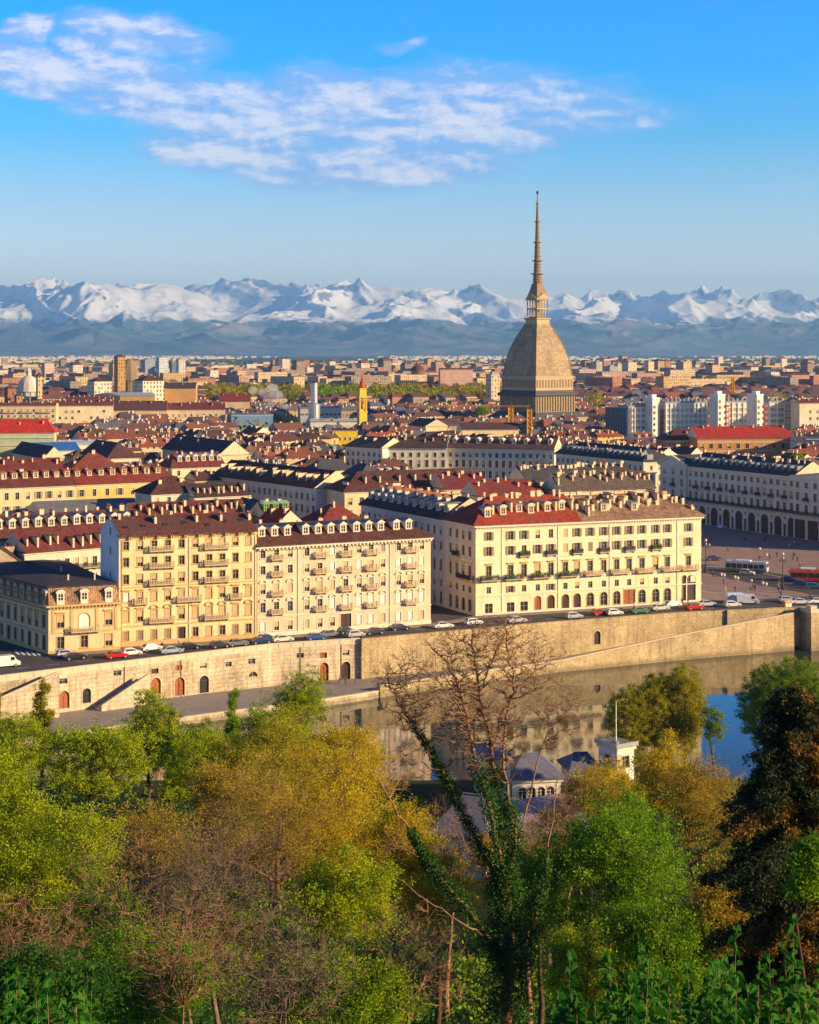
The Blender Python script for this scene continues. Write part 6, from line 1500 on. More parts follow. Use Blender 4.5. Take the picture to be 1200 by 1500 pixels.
# buses
def bus(name, label, px, py, deg, col, Lb, hb=3.0, stripe=None):
    q = at(px, py, 0); th = thing(name, label, 'bus', (q.x, q.y, .02), R(deg), None)
    mb = MB(); hl = Lb / 2
    mb.prism([(-hl, -1.25, .35), (hl - .1, -1.25, .35), (hl, -1.25, .8), (hl - .15, -1.25, hb - .15), (hl - .4, -1.25, hb), (-hl + .15, -1.25, hb), (-hl, -1.25, hb - .2)], (0, 2.5, 0)); o = mb.build('body', m_paint, th); o.color = (*col, 1)
    mb = MB()
    for s_ in (-1, 1):
        for i in range(int(Lb / 1.5)):
            x = -hl + .35 + i * 1.5
            if x + 1.3 < hl: mb.box(x, x + 1.36, s_ * 1.262 - .008, s_ * 1.262 + .008, 1.15, 2.35)
    mb.poly([(hl - .055 + .02, -1.1, 1.1), (hl - .055 + .02, 1.1, 1.1), (hl - .12 + .02, 1.1, 2.55), (hl - .12 + .02, -1.1, 2.55)]); mb.box(-hl - .015, -hl - .002, -1.0, 1.0, 1.3, 2.4)
    mb.build('window', M['glass'], th)
    if stripe:
        mb = MB()
        for s_ in (-1, 1): mb.box(-hl + .1, hl - .25, s_ * 1.26 - .006, s_ * 1.26 + .006, .42, 1.0)
        mb.build('side_panel', mat('bus_stripe', stripe, .4), th)
    mb = MB(); mb.box(-hl * .5, hl * .2, -.8, .8, hb + .01, hb + .28); mb.build('roof_unit', M['white'], th)
    for x in (-hl * .55, hl * .6):
        for y in (-1.12, 1.12): put('wheel', CM['hatch']['wheel'], th, (x, y, .46), scale=(1.5, 1.5, 1.5))
    return th
bus('city_bus', 'white topped city bus with dark windows and a green side crossing the square', 1094, 838, -24, (.72, .74, .70), 11.5, 3.0, (.20, .30, .08))
bus('tour_bus', 'orange red bus at the right edge of the square', 1189, 852, -14, (.62, .10, .03), 11.0, 3.3, (.5, .05, .02))

# lamps -------------------------------------------------------------
def globe_lamp(label, px, py, h):
    q = at(px, py, 0); th = thing('square_lamp', label, 'street lamp', (q.x, q.y, .02)); th['group'] = 'ornate lamps of the square'
    mb = MB(); mb.lathe([(.55, 0), (.55, .5), (.3, .6), (.3, 1.4), (.16, 1.6), (.11, h - 1.2), (.2, h - 1.1), (.1, h)], 10); mb.build('pole', M['iron'], th)
    for i in range(4):
        a = i * math.pi / 2 + .5; x, y = 1.1 * math.cos(a), 1.1 * math.sin(a)
        mb = MB(); mb.tube([(0, 0, h - 1.5), (x * .6, y * .6, h - 1.7), (x, y, h - 1.3), (x, y, h - 1.0)], .06, 5); mb.build('arm', M['iron'], th)
        mb = MB(); mb.lathe([(.05, h - 1.0), (.3, h - .85), (.36, h - .6), (.28, h - .35), (.05, h - .22)], 10); mb.build('globe', M['trim_pale'], th, True)
    mb = MB(); mb.lathe([(.05, h), (.3, h + .15), (.36, h + .4), (.28, h + .65), (.05, h + .8)], 10); mb.build('globe', M['trim_pale'], th, True)
globe_lamp('ornate lamp with five globes beside the corner of the grand corner palazzo', 1034, 839, 8.4)
globe_lamp('ornate lamp with five globes in the middle of the square near the blue cars', 1147, 864, 8.6)
def pole_lamp(label, q, h, arm=1.2):
    th = thing('street_lamp', label, 'street lamp', q); th['group'] = 'slim lamps along the river'
    mb = MB(); mb.tube([(0, 0, 0), (0, 0, h)], [.09, .05], 6); mb.tube([(0, 0, h - .1), (arm * .5, -.2, h + .25), (arm, -.3, h + .2)], .04, 5); mb.build('pole', M['iron'], th)
    mb = MB(); mb.box(arm - .1, arm + .5, -.42, -.18, h + .1, h + .24); mb.build('lamp_head', M['zinc'], th)
for lab, px, py, z, h in (('slim lamp on the ramp, left of the two white vans', 1012, 928, -4.2, 4.5), ('slim lamp near the top of the ramp below the white vans', 1107, 908, -2.4, 4.5), ('slim lamp on the ramp right of the arched niche', 905, 946, -6, 4.5), ('slim lamp at the right edge near the teal hatchback', 1182, 866, 0, 5.0), ('slim lamp on the quay right of the dark garage door', 520, 1003, -7.2, 5.0)):
    pole_lamp(lab, at(px, py, z), h)
# bollards
mb = MB(); mb.lathe([(.2, 0), (.2, .15), (.32, .25), (.4, .5), (.32, .75), (.05, .88)], 10); bol = mb.mesh('bollard', M['trim_pale'], True)
for i, (px, py) in enumerate(((1056.7, 844), (1061, 845), (1076.7, 848), (1081, 849.5), (1101, 853.3), (1117.5, 856.7), (1122.5, 858.3), (1113, 806), (1123, 815))):
    q = at(px, py, 0); o = put('bollard', bol, None, (q.x, q.y, .018)); tag(o, 'round pale stone bollard standing in a line on the square' if i < 7 else ('round pale stone bollard in the shade of the arcades, the farther one' if i == 7 else 'round pale stone bollard in the shade of the arcades, the nearer one'), 'bollard', 'stone bollards of the square')
# kiosk, cabinets, parasol
q = at(1153, 895, 0); th = thing('kiosk', 'orange kiosk with pale poster panels at the top of the ramp', 'kiosk', (q.x, q.y, 0), R(20))
mb = MB(); mb.box(-.9, .9, -.7, .7, 0, 2.3); mb.build('body', mat('orange_panel', (.62, .28, .07), .6), th)
mb = MB(); mb.box(-1.1, 1.1, -.9, .9, 2.302, 2.5); mb.build('roof', M['trim'], th)
mb = MB(); mb.box(-.7, -.1, -.73, -.705, .6, 1.8); mb.box(.1, .7, -.73, -.705, .6, 1.8); mb.build('poster', M['blind_white'], th)
for lab, px, col in (('cream street cabinet left of the orange kiosk', 1132.5, (.7, .62, .45)), ('dark street cabinet between the cream one and the orange kiosk', 1141, (.08, .08, .09)), ('white street cabinet touching the orange kiosk', 1146, (.75, .72, .66))):
    q = at(px, 898, -.4); th = thing('street_cabinet', lab, 'cabinet', (q.x, q.y, -1.2), R(20)); th['group'] = 'street cabinets by the kiosk'
    mb = MB(); mb.box(-.45, .45, -.35, .35, 0, 2.0); mb.build('body', mat('cabinet', col, .6), th); mb = MB(); mb.box(-.5, .5, -.4, .4, 2.002, 2.1); mb.build('lid', M['zinc'], th)
q = at(1056, 782, 0); th = thing('cafe_parasol', 'blue and white cafe parasol in the shade before the arcades', 'parasol', (q.x, q.y, 0)); mb = MB(); mb.tube([(0, 0, 0), (0, 0, 2.9)], .04, 6); mb.build('pole', M['steel'], th)
mb = MB(); n = 8
for i in range(n):
    a0, a1 = 2 * math.pi * i / n, 2 * math.pi * (i + 1) / n
    mb.prism([(0, 0, 3.0), (2.0 * math.cos(a0), 2.0 * math.sin(a0), 2.3), (2.0 * math.cos(a1), 2.0 * math.sin(a1), 2.3)], (0, 0, .03), i % 2)
mb.build('canopy', [mat('blue_cloth', (.10, .30, .60), .8), M['white']], th)

# people -------------------------------------------------------------
def person(label, q, deg, shirt, trousers, walk=.25, hair=(.03, .02, .015), group='people walking by the river and on the square'):
    me = bpy.data.meshes.new('person')
    J = [(0, 0, .94), (0, 0, 1.15), (0, 0, 1.40), (0, 0, 1.50), (0, .02, 1.62), (0, .01, 1.72),
         (-.10, 0, .90), (-.11, walk * .5, .50), (-.11, walk * .35 - .12, .07), (-.11, walk * .35 + .06, .04), (.10, 0, .90), (.11, -walk * .3, .50), (.11, -walk - .06, .10), (.11, -walk + .10, .04),
         (-.19, 0, 1.40), (-.24, -walk * .4, 1.13), (-.24, -walk * .3 + .1, .88), (-.23, -walk * .3 + .14, .78), (.19, 0, 1.40), (.24, walk * .3, 1.13), (.24, walk * .5 + .1, .90), (.23, walk * .5 + .14, .80)]
    Ed = [(0, 1), (1, 2), (2, 3), (3, 4), (4, 5), (0, 6), (6, 7), (7, 8), (8, 9), (0, 10), (10, 11), (11, 12), (12, 13), (2, 14), (14, 15), (15, 16), (16, 17), (2, 18), (18, 19), (19, 20), (20, 21)]
    rad = [.15, .14, .16, .06, .10, .09, .10, .065, .045, .045, .10, .065, .045, .045, .075, .05, .04, .045, .075, .05, .04, .045]
    me.from_pydata(J, Ed, []); me.update()
    o = bpy.data.objects.new('person', me); COL.objects.link(o)
    md = o.modifiers.new('skin', 'SKIN'); sv = me.skin_vertices[0].data
    for v_, r_ in zip(sv, rad): v_.radius = (r_, r_ * (.8 if r_ > .12 else 1))
    sv[0].use_root = True
    ss = o.modifiers.new('sub', 'SUBSURF'); ss.levels = 1; ss.render_levels = 1
    dg = bpy.context.evaluated_depsgraph_get(); ev = o.evaluated_get(dg); m2 = bpy.data.meshes.new_from_object(ev); o.modifiers.clear(); o.data = m2
    m2.materials.clear()
    for c, nm in (((.55, .33, .22), 'skin'), (shirt, 'shirt'), (trousers, 'trousers'), (hair, 'hair')): m2.materials.append(mat(nm, c, .8, .1))
    for f in m2.polygons:
        c = f.center; z = c.z
        f.material_index = 3 if z > 1.69 or (z > 1.58 and c.y < -.01) else 0 if z > 1.47 or (abs(c.x) > .2 and z < .86 and z > .7) else 1 if z > .93 or abs(c.x) > .19 else 2
        f.use_smooth = True
    o.location = q; o.rotation_euler = (0, 0, R(deg)); tag(o, label, 'person', group)
PEOPLE = [('person in pale clothes on the pavement before the %s door' % w_, px, py, 0, dg, (.5, .45, .4), (.1, .1, .12)) for w_, px, py, dg in (('big brown', 929, 893, 200), ('dark cream building', 262, 946, 30))] + [('person in dark clothes walking alone %s' % w_, px, py, 0, dg, (.05, .05, .07), (.04, .04, .05)) for w_, px, py, dg in (('at the foot of the tall arches', 1008, 884, 40), ('far across the square near the arcades', 1090, 795, 120), ('in the shade left of the middle square lamp', 1128, 820, 10), ('at the top edge of the lit paving', 1060, 856, 90), ('close to the left lamp of the square', 1044, 846, 160), ('between the bollards and the white vans', 1100, 866, 60), ('by the arcades behind the white bus', 1110, 800, 220), ('near the corner of the side street', 684, 908, 300), ('in the side street between two palazzi', 672, 893, 100))]
for lab, px, py, z, dg, sh, tr in tuple(PEOPLE) + (('person in an orange top and pale trousers in the sunlit part of the square', 1063, 867, 0, 60, (.6, .25, .06), (.6, .5, .4)), ('person in dark red clothes in the sunlit part of the square', 1077, 868, 0, 100, (.16, .02, .03), (.10, .02, .03)), ('person in black below the middle square lamp', 1144, 874, 0, 200, (.03, .03, .04), (.04, .04, .05)), ('person in dark clothes crossing the road in front of the white bus', 1117, 854, 0, 30, (.05, .04, .06), (.05, .05, .08)),
    ('person in grey standing in the shade left of the orange red bus', 1172, 831, 0, 10, (.18, .18, .2), (.05, .05, .07)), ('person in dark blue walking on the quay before the garage door', 506, 1003, -7.2, 80, (.03, .05, .1), (.03, .03, .05)), ('person in grey on the quay left of the one in dark blue', 497, 1001, -7.2, 260, (.25, .25, .27), (.06, .06, .08)), ('person in black walking up the ramp below the arched niche', 858, 957, -7.0, 300, (.02, .02, .03), (.02, .02, .03)), ('person in white by the cream street cabinet', 1127, 900, -1.6, 150, (.7, .68, .62), (.1, .1, .13)), ('person in a red top behind the white saloon near the kiosk', 1187, 878, 0, 150, (.4, .06, .04), (.05, .06, .1))):
    person(lab, at(px, py, z) + Vector((0, 0, .02)), dg, sh, tr)

po = [o for o in COL.objects if o.name.startswith('person')]; rp = random.Random(6)
for i in range(26):
    px, py = (rp.uniform(1035, 1195), rp.uniform(790, 828)) if i < 17 else (rp.uniform(1040, 1190), rp.uniform(842, 872))
    o = copy_tree(po[rp.randrange(len(po))]); q = at(px, py, 0); o.location = (q.x, q.y, .02); o.rotation_euler = (0, 0, rp.uniform(0, 6.28))
    tag(o, 'small figure of a walker far across the shaded square before the arcades' if i < 17 else 'small figure of a walker on the sunlit paving of the square', None, 'walkers scattered over the square')
mkw = mat('white_line', (.55, .54, .50), .7, .15)
cl0 = [off(q, 9.5) for q in (L1, L2, L3, R1, R2, R3)]
for a, b_ in zip(cl0, cl0[1:]):
    a, b_ = Vector(a), Vector(b_); n_ = int((b_ - a).length / 6); d_ = (b_ - a).normalized(); e_ = Vector((-d_.y, d_.x)) * .09
    for k_ in range(n_):
        p0 = a + d_ * k_ * 6; p1 = p0 + d_ * 2.6; sheet('lane_marking', [p0 - e_, p1 - e_, p1 + e_, p0 + e_], .012, mkw)
# ------------------------------------------------------------------ boat club houses on the near bank
def near_house(name, label, px0, px1, ye, ze, deg, D, col, rh, rcol, uL, uR, n, nick, cat='building', ridge='x', matn='tile', zb=-8.5, sides=()):
    A, an, L = place(px0, px1, ye, ze, deg)
    b = Bld(name, label, cat, A, an, L, D, ze, col, nick=nick)
    for sd, nn in [('front', n)] + list(sides):
        if nn: b.rows(sd, even(nn, b.seg[sd][1], 1.6) if nn > 1 else [b.seg[sd][1] / 2], [(ze - 3.2, 2.0, 1.2, 'o', 1, 'p')], mats=('trim_pale', 'glass', 'frame_white', 'shutter'))
    b.course('front', ze - .5, ze - .02, .3)
    b.finish('trim_pale', z0=zb)
    b.r = b.roof(rh, rcol, .6, uL, uR, ridge, matname='plaster')
    return b
near_house('boathouse', 'white house with a blue grey hipped roof seen through the branches of the bare tree', 634, 712, 1228, -1.2, -24, 9, (.70, .66, .58), 4.4, (.16, .17, .24), .35, .35, 3, 'the blue grey hipped roof', 'boathouse', sides=(('left', 2),))
near_house('boathouse', 'cream club house wall rising behind the trunk of the bare tree', 712, 748, 1112, -.4, 10, 8, (.82, .70, .50), 1.6, (.20, .20, .26), .3, .3, 1, 'the cream club house', 'boathouse')
near_house('boathouse', 'long low white boathouse with a slate blue hipped roof on the bank', 750, 822, 1141, -3.6, 8, 8, (.80, .76, .70), 2.8, (.14, .15, .22), .35, .35, 4, 'the long low boathouse', 'boathouse')
near_house('boathouse', 'small white boathouse between the long boathouse and the flat roofed club house', 838, 880, 1132, -4.0, 8, 7, (.80, .74, .66), 2.2, (.14, .15, .22), .3, .3, 2, 'the small boathouse', 'boathouse')
(A, an, L) = place(904, 929, 1094, -.2, 34)
b = Bld('club_house', 'white flat roofed club house with a flagpole on its roof on the near bank', 'building', A, an, L, 4.2, -.2, (.80, .78, .74), nick='the flat roofed club house')
b.rows('front', [L / 2], [(-3.4, 1.8, 1.4, 'o', 0, 'p')]); b.rows('left', [2.1], [(-3.4, 1.8, 1.2, 'o', 0, 'p')]); b.course('front', -.7, -.3, .25); b.course('left', -.7, -.3, .25); b.finish('trim_pale', z0=-8.5)
mb = MB(); mb.box(-.5, L + .5, -.5, 4.7, -.17, .12); mb.box(-.5, L + .5, -.5, -.3, .121, .5); mb.box(-.5, -.3, -.29, 4.7, .121, .5); mb.build('roof', M['steel'], b.o)
q = b.w(L * .35, 1.6); th = thing('flagpole', 'white flagpole standing on the roof of the flat roofed club house', 'flagpole', (q[0], q[1], .13)); mb = MB(); mb.tube([(0, 0, 0), (0, 0, 6.2)], [.11, .07], 6); mb.lathe([(.02, 6.2), (.12, 6.3), (.02, 6.42)], 6); mb.build('pole', M['white'], th); mb = MB(); mb.lathe([(.5, 0), (.5, .3), (.12, .4)], 8); mb.build('base', M['zinc'], th)
sheet('terrace', [tuple(at(px, py, -6.0))[:2] for px, py in ((690, 1185), (830, 1165), (880, 1215), (700, 1260))], -5.6, mat('pink_paving', (.42, .32, .32), .85, .2, .4))
# ------------------------------------------------------------------ trees
def leaf_mat(name, cols, trans=.48):
    m, t, p = base_mat(name, .65, .25)
    ri = t.n('ShaderNodeNewGeometry').outputs['Random Per Island']
    n = t.noise(pos(t), .55, 3, .6)
    f = t.m('ADD', t.m('MULTIPLY', ri, .42), t.m('MULTIPLY', t.map(n, .34, .66, 0, 1), .58))
    c = t.ramp(f, [(i / (len(cols) - 1), c) for i, c in enumerate(cols)])
    t.put(p.inputs['Base Color'], c)
    tr = t.n('ShaderNodeBsdfTranslucent'); t.put(tr.inputs[0], c)
    mx = t.n('ShaderNodeMixShader'); mx.inputs[0].default_value = trans
    nt = m.node_tree; out = [q for q in nt.nodes if q.type == 'OUTPUT_MATERIAL'][0]
    nt.links.new(p.outputs[0], mx.inputs[1]); nt.links.new(tr.outputs[0], mx.inputs[2]); nt.links.new(mx.outputs[0], out.inputs[0])
    return m
LM = {
 'green': leaf_mat('leaf_green', [(0.07, 0.15, 0.005), (0.17, 0.3, 0.008), (0.29, 0.42, 0.01), (0.42, 0.49, 0.015)]),
 'lime': leaf_mat('leaf_lime', [(0.1, 0.18, 0.004), (0.26, 0.36, 0.006), (0.45, 0.52, 0.008), (0.63, 0.6, 0.015)]),
 'gold': leaf_mat('leaf_gold', [(0.23, 0.19, 0.008), (0.48, 0.37, 0.012), (0.68, 0.52, 0.016), (0.78, 0.62, 0.035)]),
 'olive': leaf_mat('leaf_olive', [(0.15, 0.17, 0.008), (0.31, 0.31, 0.012), (0.47, 0.42, 0.015), (0.6, 0.49, 0.025)]),
 'vivid': leaf_mat('leaf_vivid', [(0.05, 0.13, 0.004), (0.13, 0.29, 0.006), (0.24, 0.42, 0.007), (0.37, 0.5, 0.01)]),
 'deep': leaf_mat('leaf_deep', [(0.016, 0.07, 0.008), (0.03, 0.12, 0.012), (0.06, 0.17, 0.015), (0.1, 0.22, 0.02)]),
 'willow': leaf_mat('leaf_willow', [(0.07, 0.15, 0.01), (0.15, 0.25, 0.014), (0.24, 0.34, 0.018), (0.34, 0.41, 0.03)]),
 'bronze': leaf_mat('leaf_bronze', [(0.17, 0.125, 0.02), (0.36, 0.26, 0.025), (0.52, 0.38, 0.03), (0.63, 0.47, 0.05)]),
 'ivy': leaf_mat('leaf_ivy', [(0.01, 0.045, 0.006), (0.022, 0.085, 0.009), (0.045, 0.13, 0.012), (0.09, 0.17, 0.014)], .15),
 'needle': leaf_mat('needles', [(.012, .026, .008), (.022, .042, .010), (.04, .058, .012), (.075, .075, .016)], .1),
 'rust': leaf_mat('needles_sun_tint', [(0.09, 0.045, 0.008), (0.18, 0.095, 0.012), (0.28, 0.15, 0.018), (0.38, 0.21, 0.03)], .2),  # brown foliage, sunlight painted into the needle colour
 'shade': leaf_mat('leaf_shoot', [(0.015, 0.09, 0.01), (0.03, 0.16, 0.015), (0.06, 0.23, 0.018), (0.11, 0.29, 0.025)]),
}
def bark_mat(name, c1, c2):
    m, t, p = base_mat(name, .9, .1); n = t.noise(pos(t), 2.2, 5, .65)
    t.put(p.inputs['Base Color'], t.ramp(n, [(.35, c1), (.65, c2)])); bump(t, p, n, .5, .08); return m
BARK = {'brown': bark_mat('bark_brown', (.055, .036, .025), (.12, .075, .05)), 'red': bark_mat('bark_red', (.17, .095, .055), (.38, .22, .125)), 'grey': bark_mat('bark_grey', (.09, .065, .055), (.24, .165, .13)), 'dark': bark_mat('bark_dark', (.03, .022, .018), (.07, .048, .035))}
def tubes_np(P, Rr, n):
    """P (N,k,3) polylines, Rr (N,k) radii -> vertices, quads"""
    N, k, _ = P.shape
    T = np.gradient(P, axis=1); T /= np.linalg.norm(T, axis=2, keepdims=True) + 1e-9
    a = np.where(np.abs(T[..., 2:3]) < .8, np.array([0, 0, 1.0]), np.array([1.0, 0, 0]))
    u = np.cross(T, a); u /= np.linalg.norm(u, axis=2, keepdims=True) + 1e-9; w_ = np.cross(T, u)
    th = np.arange(n) * 2 * np.pi / n
    V = P[:, :, None, :] + (u[:, :, None, :] * np.cos(th)[None, None, :, None] + w_[:, :, None, :] * np.sin(th)[None, None, :, None]) * Rr[:, :, None, None]
    idx = np.arange(N * k * n).reshape(N, k, n); nx_ = np.roll(idx, -1, axis=2)
    Fq = np.stack([idx[:, :-1], nx_[:, :-1], nx_[:, 1:], idx[:, 1:]], -1).reshape(-1, 4)
    return V.reshape(-1, 3), Fq
def join(parts):
    V, Fq, b = [], [], 0
    for v, f in parts: V.append(v); Fq.append(f + b); b += len(v)
    return np.concatenate(V), np.concatenate(Fq)
def leaves_np(C, size, r, flat=.35, elong=1.5):
    """one small quad at each centre"""
    N = len(C); nrm = r.normal(size=(N, 3)); nrm[:, 2] += flat * 2; nrm /= np.linalg.norm(nrm, axis=1, keepdims=True)
    a = r.normal(size=(N, 3)); u = np.cross(nrm, a); u /= np.linalg.norm(u, axis=1, keepdims=True) + 1e-9; v = np.cross(nrm, u)
    s = size * r.uniform(.6, 1.3, (N, 1)); u = u * s * elong * .5; v = v * s * .5
    V = np.stack([C - u, C - v * .9 + u * .1, C + u, C + v * .9 + u * .1], 1).reshape(-1, 3)
    return V, np.arange(N * 4).reshape(N, 4)
def env_ellipsoid(cz, rx, rz, shell=.55, low=-1.0):
    def f(r, n):
        out = []
        while len(out) < n:
            d = r.normal(size=3); d /= np.linalg.norm(d)
            if d[2] < low: continue
            q = shell + (1 - shell) * r.random()
            out.append((d[0] * rx * q, d[1] * rx * q, cz + d[2] * rz * q))
        return np.array(out)
    return f
def env_column(z0, z1, rx, p=.5, shell=.4):
    def f(r, n):
        z = z0 + (z1 - z0) * r.random(n); t_ = (z - z0) / (z1 - z0)
        rad = rx * np.sin(np.clip(t_, 0.02, .98) ** p * np.pi) ** .7 * (shell + (1 - shell) * r.random(n)); a = r.random(n) * 2 * np.pi
        return np.stack([rad * np.cos(a), rad * np.sin(a), z], 1)
    return f
def env_lobes(lobes, shell=.6):
    """lobes: (x, y, z, r, rz)"""
    def f(r, n):
        wts = np.array([l[3] ** 2 for l in lobes]); k = r.choice(len(lobes), n, p=wts / wts.sum()); L_ = np.array(lobes)[k]
        d = r.normal(size=(n, 3)); d /= np.linalg.norm(d, axis=1, keepdims=True); q = (shell + (1 - shell) * r.random(n))[:, None]
        return L_[:, :3] + d * q * np.stack([L_[:, 3], L_[:, 3], L_[:, 4]], 1)
    return f
def branching(env, height, r0, seed, n1=9, n2=60, n3=300, wob=.06, stems=None, up=.18, base=.15, thin=1.0, top=.85, tw=.02):
    """limbs grown from the trunk to points of the crown; returns meshes of the wood and the twig ends"""
    r = np.random.default_rng(seed)
    parts = []
    zt = np.linspace(0, height * top, 9); wx_ = np.cumsum(r.normal(0, height * .012, (9, 2)), 0) * (np.linspace(0, 1, 9)[:, None])
    trunk = np.stack([wx_[:, 0], wx_[:, 1], zt], 1); trad = r0 * (1 - .86 * np.linspace(0, 1, 9)) + .01; trad[0] *= 1.35
    if stems is None: parts.append(tubes_np(trunk[None], trad[None], 8)); nodes = [trunk[2:]]; nrad = [trad[2:]]
    else:
        nodes, nrad = [], []
        for pl, ra, rb in stems:
            pl = np.array(pl, float); q = np.linspace(0, len(pl) - 1, len(pl) * 4); i = np.arange(len(pl))
            pl = np.stack([np.interp(q, i, pl[:, k]) for k in range(3)], 1); pl[1:-1] += r.normal(0, .05, (len(pl) - 2, 3)); rd = np.linspace(ra, rb, len(pl))
            parts.append(tubes_np(pl[None], rd[None], 7)); nodes.append(pl); nrad.append(rd)
    nodes = np.concatenate(nodes); nrad = np.concatenate(nrad)
    tips = None
    for lv, (n, k, rad, sides) in enumerate(((n1, 6, .55, 6), (n2, 5, .55, 4), (n3, 4, .6, 3))):
        if n == 0: continue
        T = env(r, n)
        if lv == 0: T[:, :2] *= .8
        P = []; RR = []
        newn, newr = [], []
        for t_ in T:
            d = np.linalg.norm(nodes - t_, axis=1) + np.maximum(0, nodes[:, 2] - t_[2] + .25 * d_xy(nodes, t_)) * 1.6
            j = int(np.argmin(d)); s = nodes[j]; rs = min(nrad[j] * rad, (.10, .05, tw)[lv] * (thin if lv < 2 else 1) * (height / 15)) if lv else min(nrad[j] * .7, r0 * .55)
            L_ = np.linalg.norm(t_ - s); q = np.linspace(0, 1, k)[:, None]
            c = s * (1 - q) + t_ * q; c[:, 2] += (up * L_ * np.sin(q * np.pi * .9))[:, 0] * (1 if lv < 2 else .3)
            c[1:-1] += r.normal(0, wob * L_ + 1e-3, (k - 2, 3))
            P.append(c); rr_ = rs * (1 - .75 * q[:, 0]) + .004; RR.append(rr_)
            newn.append(c[1:]); newr.append(rr_[1:])
        P = np.array(P); RR = np.array(RR); parts.append(tubes_np(P, RR, sides))
        nodes = np.concatenate([nodes] + newn); nrad = np.concatenate([nrad] + newr); tips = P[:, -1] if lv < 2 else np.concatenate([P[:, -1], P[:, -2]])
    return parts, tips, nodes
def d_xy(a, b): return np.linalg.norm(a[:, :2] - b[:2], axis=1)
def leaf_cloud(tips, per, sig, size, seed, flat=.35, droop=0.0, elong=1.5):
    r = np.random.default_rng(seed + 500)
    keep = r.random(len(tips)) > .08
    t_ = tips[keep]; per = int(per * 2.0); size = size * .70; sig = sig * .85; k = r.integers(max(1, per // 2), per * 3 // 2 + 1, len(t_)); C = np.repeat(t_, k, 0)
    C = C + r.normal(0, sig, C.shape) * np.array([1, 1, .75])
    if droop: C[:, 2] -= np.abs(r.normal(0, droop, len(C)))
    return leaves_np(C, size, r, flat, elong)
TREE_AT = []
def ground_z(x, y): return float(hill(np.array([x]), np.array([y]))[0])
def tree(name, label, px, pytop, Y, spec, leaf=None, bark='brown', cat='tree', group=None, pyx=0):
    """spec: function of the height giving dict(env, r0, n..., leaf settings)"""
    x = (px - CX) * Y / F; zg = ground_z(x, Y); zt = H - (pytop - HZ) * Y / F; h = zt - zg
    th = thing(name, label, cat, (x, Y, zg), 0, group)
    s = spec(h, Y / F)
    lf = s.pop('leaf', None); extra = s.pop('extra', None); r0 = s.pop('r0', h * .018); env = s.pop('env'); seed = s.pop('seed', int(px + pytop))
    parts, tips, nodes = branching(env, h, r0, seed, **s)
    if leaf is None:
        V, Fq = join(parts[:1 + 1]); put('trunk', np_mesh('trunk', V, Fq, BARK[bark], smooth=True), th)
        V, Fq = join(parts[2:]); put('branches', np_mesh('branches', V, Fq, BARK[bark]), th)
    else:
        V, Fq = join(parts); put('trunk', np_mesh('trunk', V, Fq, BARK[bark], smooth=True), th)
        V, Fq = leaf_cloud(tips, lf[0], lf[1], lf[2], seed, *(lf[3:]))
        put('crown', np_mesh('crown', V, Fq, LM[leaf]), th)
    return th
# crown families; m = metres per pixel at the tree's distance
def env_rough(cz, rx, rz, seed, shell=.25, amp=.72):
    """crown with an uneven outline: the reach changes with direction"""
    def f(r, n):
        d = r.normal(size=(n * 2, 3)); d /= np.linalg.norm(d, axis=1, keepdims=True); d = d[d[:, 2] > -.85][:n]
        a = np.arctan2(d[:, 1], d[:, 0]); k = fbm(np.cos(a) * 2.2 + d[:, 2] * 1.6 + seed % 97 + 20, np.sin(a) * 2.2 - d[:, 2] * 1.3 + 40, 3, 300 + seed % 50)
        q = (shell + (1 - shell) * r.random(len(d)) ** .5) * (1 - amp * .55 + amp * 1.3 * (k - .3))
        O = np.stack([d[:, 0] * rx * q, d[:, 1] * rx * q, cz + d[:, 2] * rz * q], 1)
        if len(O) > 200:
            K = 34 + seed % 20; c = O[:K] * np.array([1.02, 1.02, 1.0]); w_ = r.uniform(.4, 1.3, K); j = r.choice(K, len(O), p=w_ / w_.sum())
            m_ = r.random(len(O)) < .80
            P2 = c[j] + r.normal(0, 1, O.shape) * np.array([rx * .15, rx * .15, rz * .055]) * (.6 + .8 * w_[j])[:, None]
            O = np.where(m_[:, None], P2, O)
        return O
    return f
def round_(wpx, hpx, dens=1.0, leaf=.24, sig=.45, shell=.25, n3=420, per=26, seed=None):
    def f(h, m):
        rx, rz = wpx * m / 2, hpx * m / 2
        return dict(env=env_rough(h - rz, rx * 1.06, rz * 1.06, int(wpx * 7 + hpx * 3), shell), n1=12, n2=110, n3=int(n3 * dens * 1.9), leaf=(max(4, int(per * .38)), sig * .60, leaf * .92), top=.74)
    return f
def domed(wpx, hpx, n3=1100, per=15, leaf=.17, sig=.24):
    def f(h, m):
        rx, rz = wpx * m / 2, hpx * m / 2
        return dict(env=env_ellipsoid(h - rz, rx, rz, .50, -.95), n1=12, n2=110, n3=n3, leaf=(per, sig, leaf), top=.8)
    return f
def column(wpx, hpx, leaf=.22, sig=.30, n3=340, per=24, p=.6):
    def f(h, m):
        r = np.random.default_rng(int(wpx * 11 + hpx)); rx, H_ = wpx * m / 2, hpx * m; lob = []
        for i in range(17):
            t_ = (i + r.random()) / 17; w_ = math.sin(max(.06, min(.97, t_)) ** p * math.pi) ** .7; a = r.random() * 6.28; q = rx * w_ * r.uniform(.15, .6)
            lob.append((q * math.cos(a), q * math.sin(a), h - H_ * (1 - t_) - .3, rx * max(.16, w_) * r.uniform(.38, .62), H_ * r.uniform(.05, .10)))
        return dict(env=env_lobes(lob, .3), n1=8, n2=70, n3=n3, leaf=(per, sig, leaf), up=.05, top=.93)
    return f
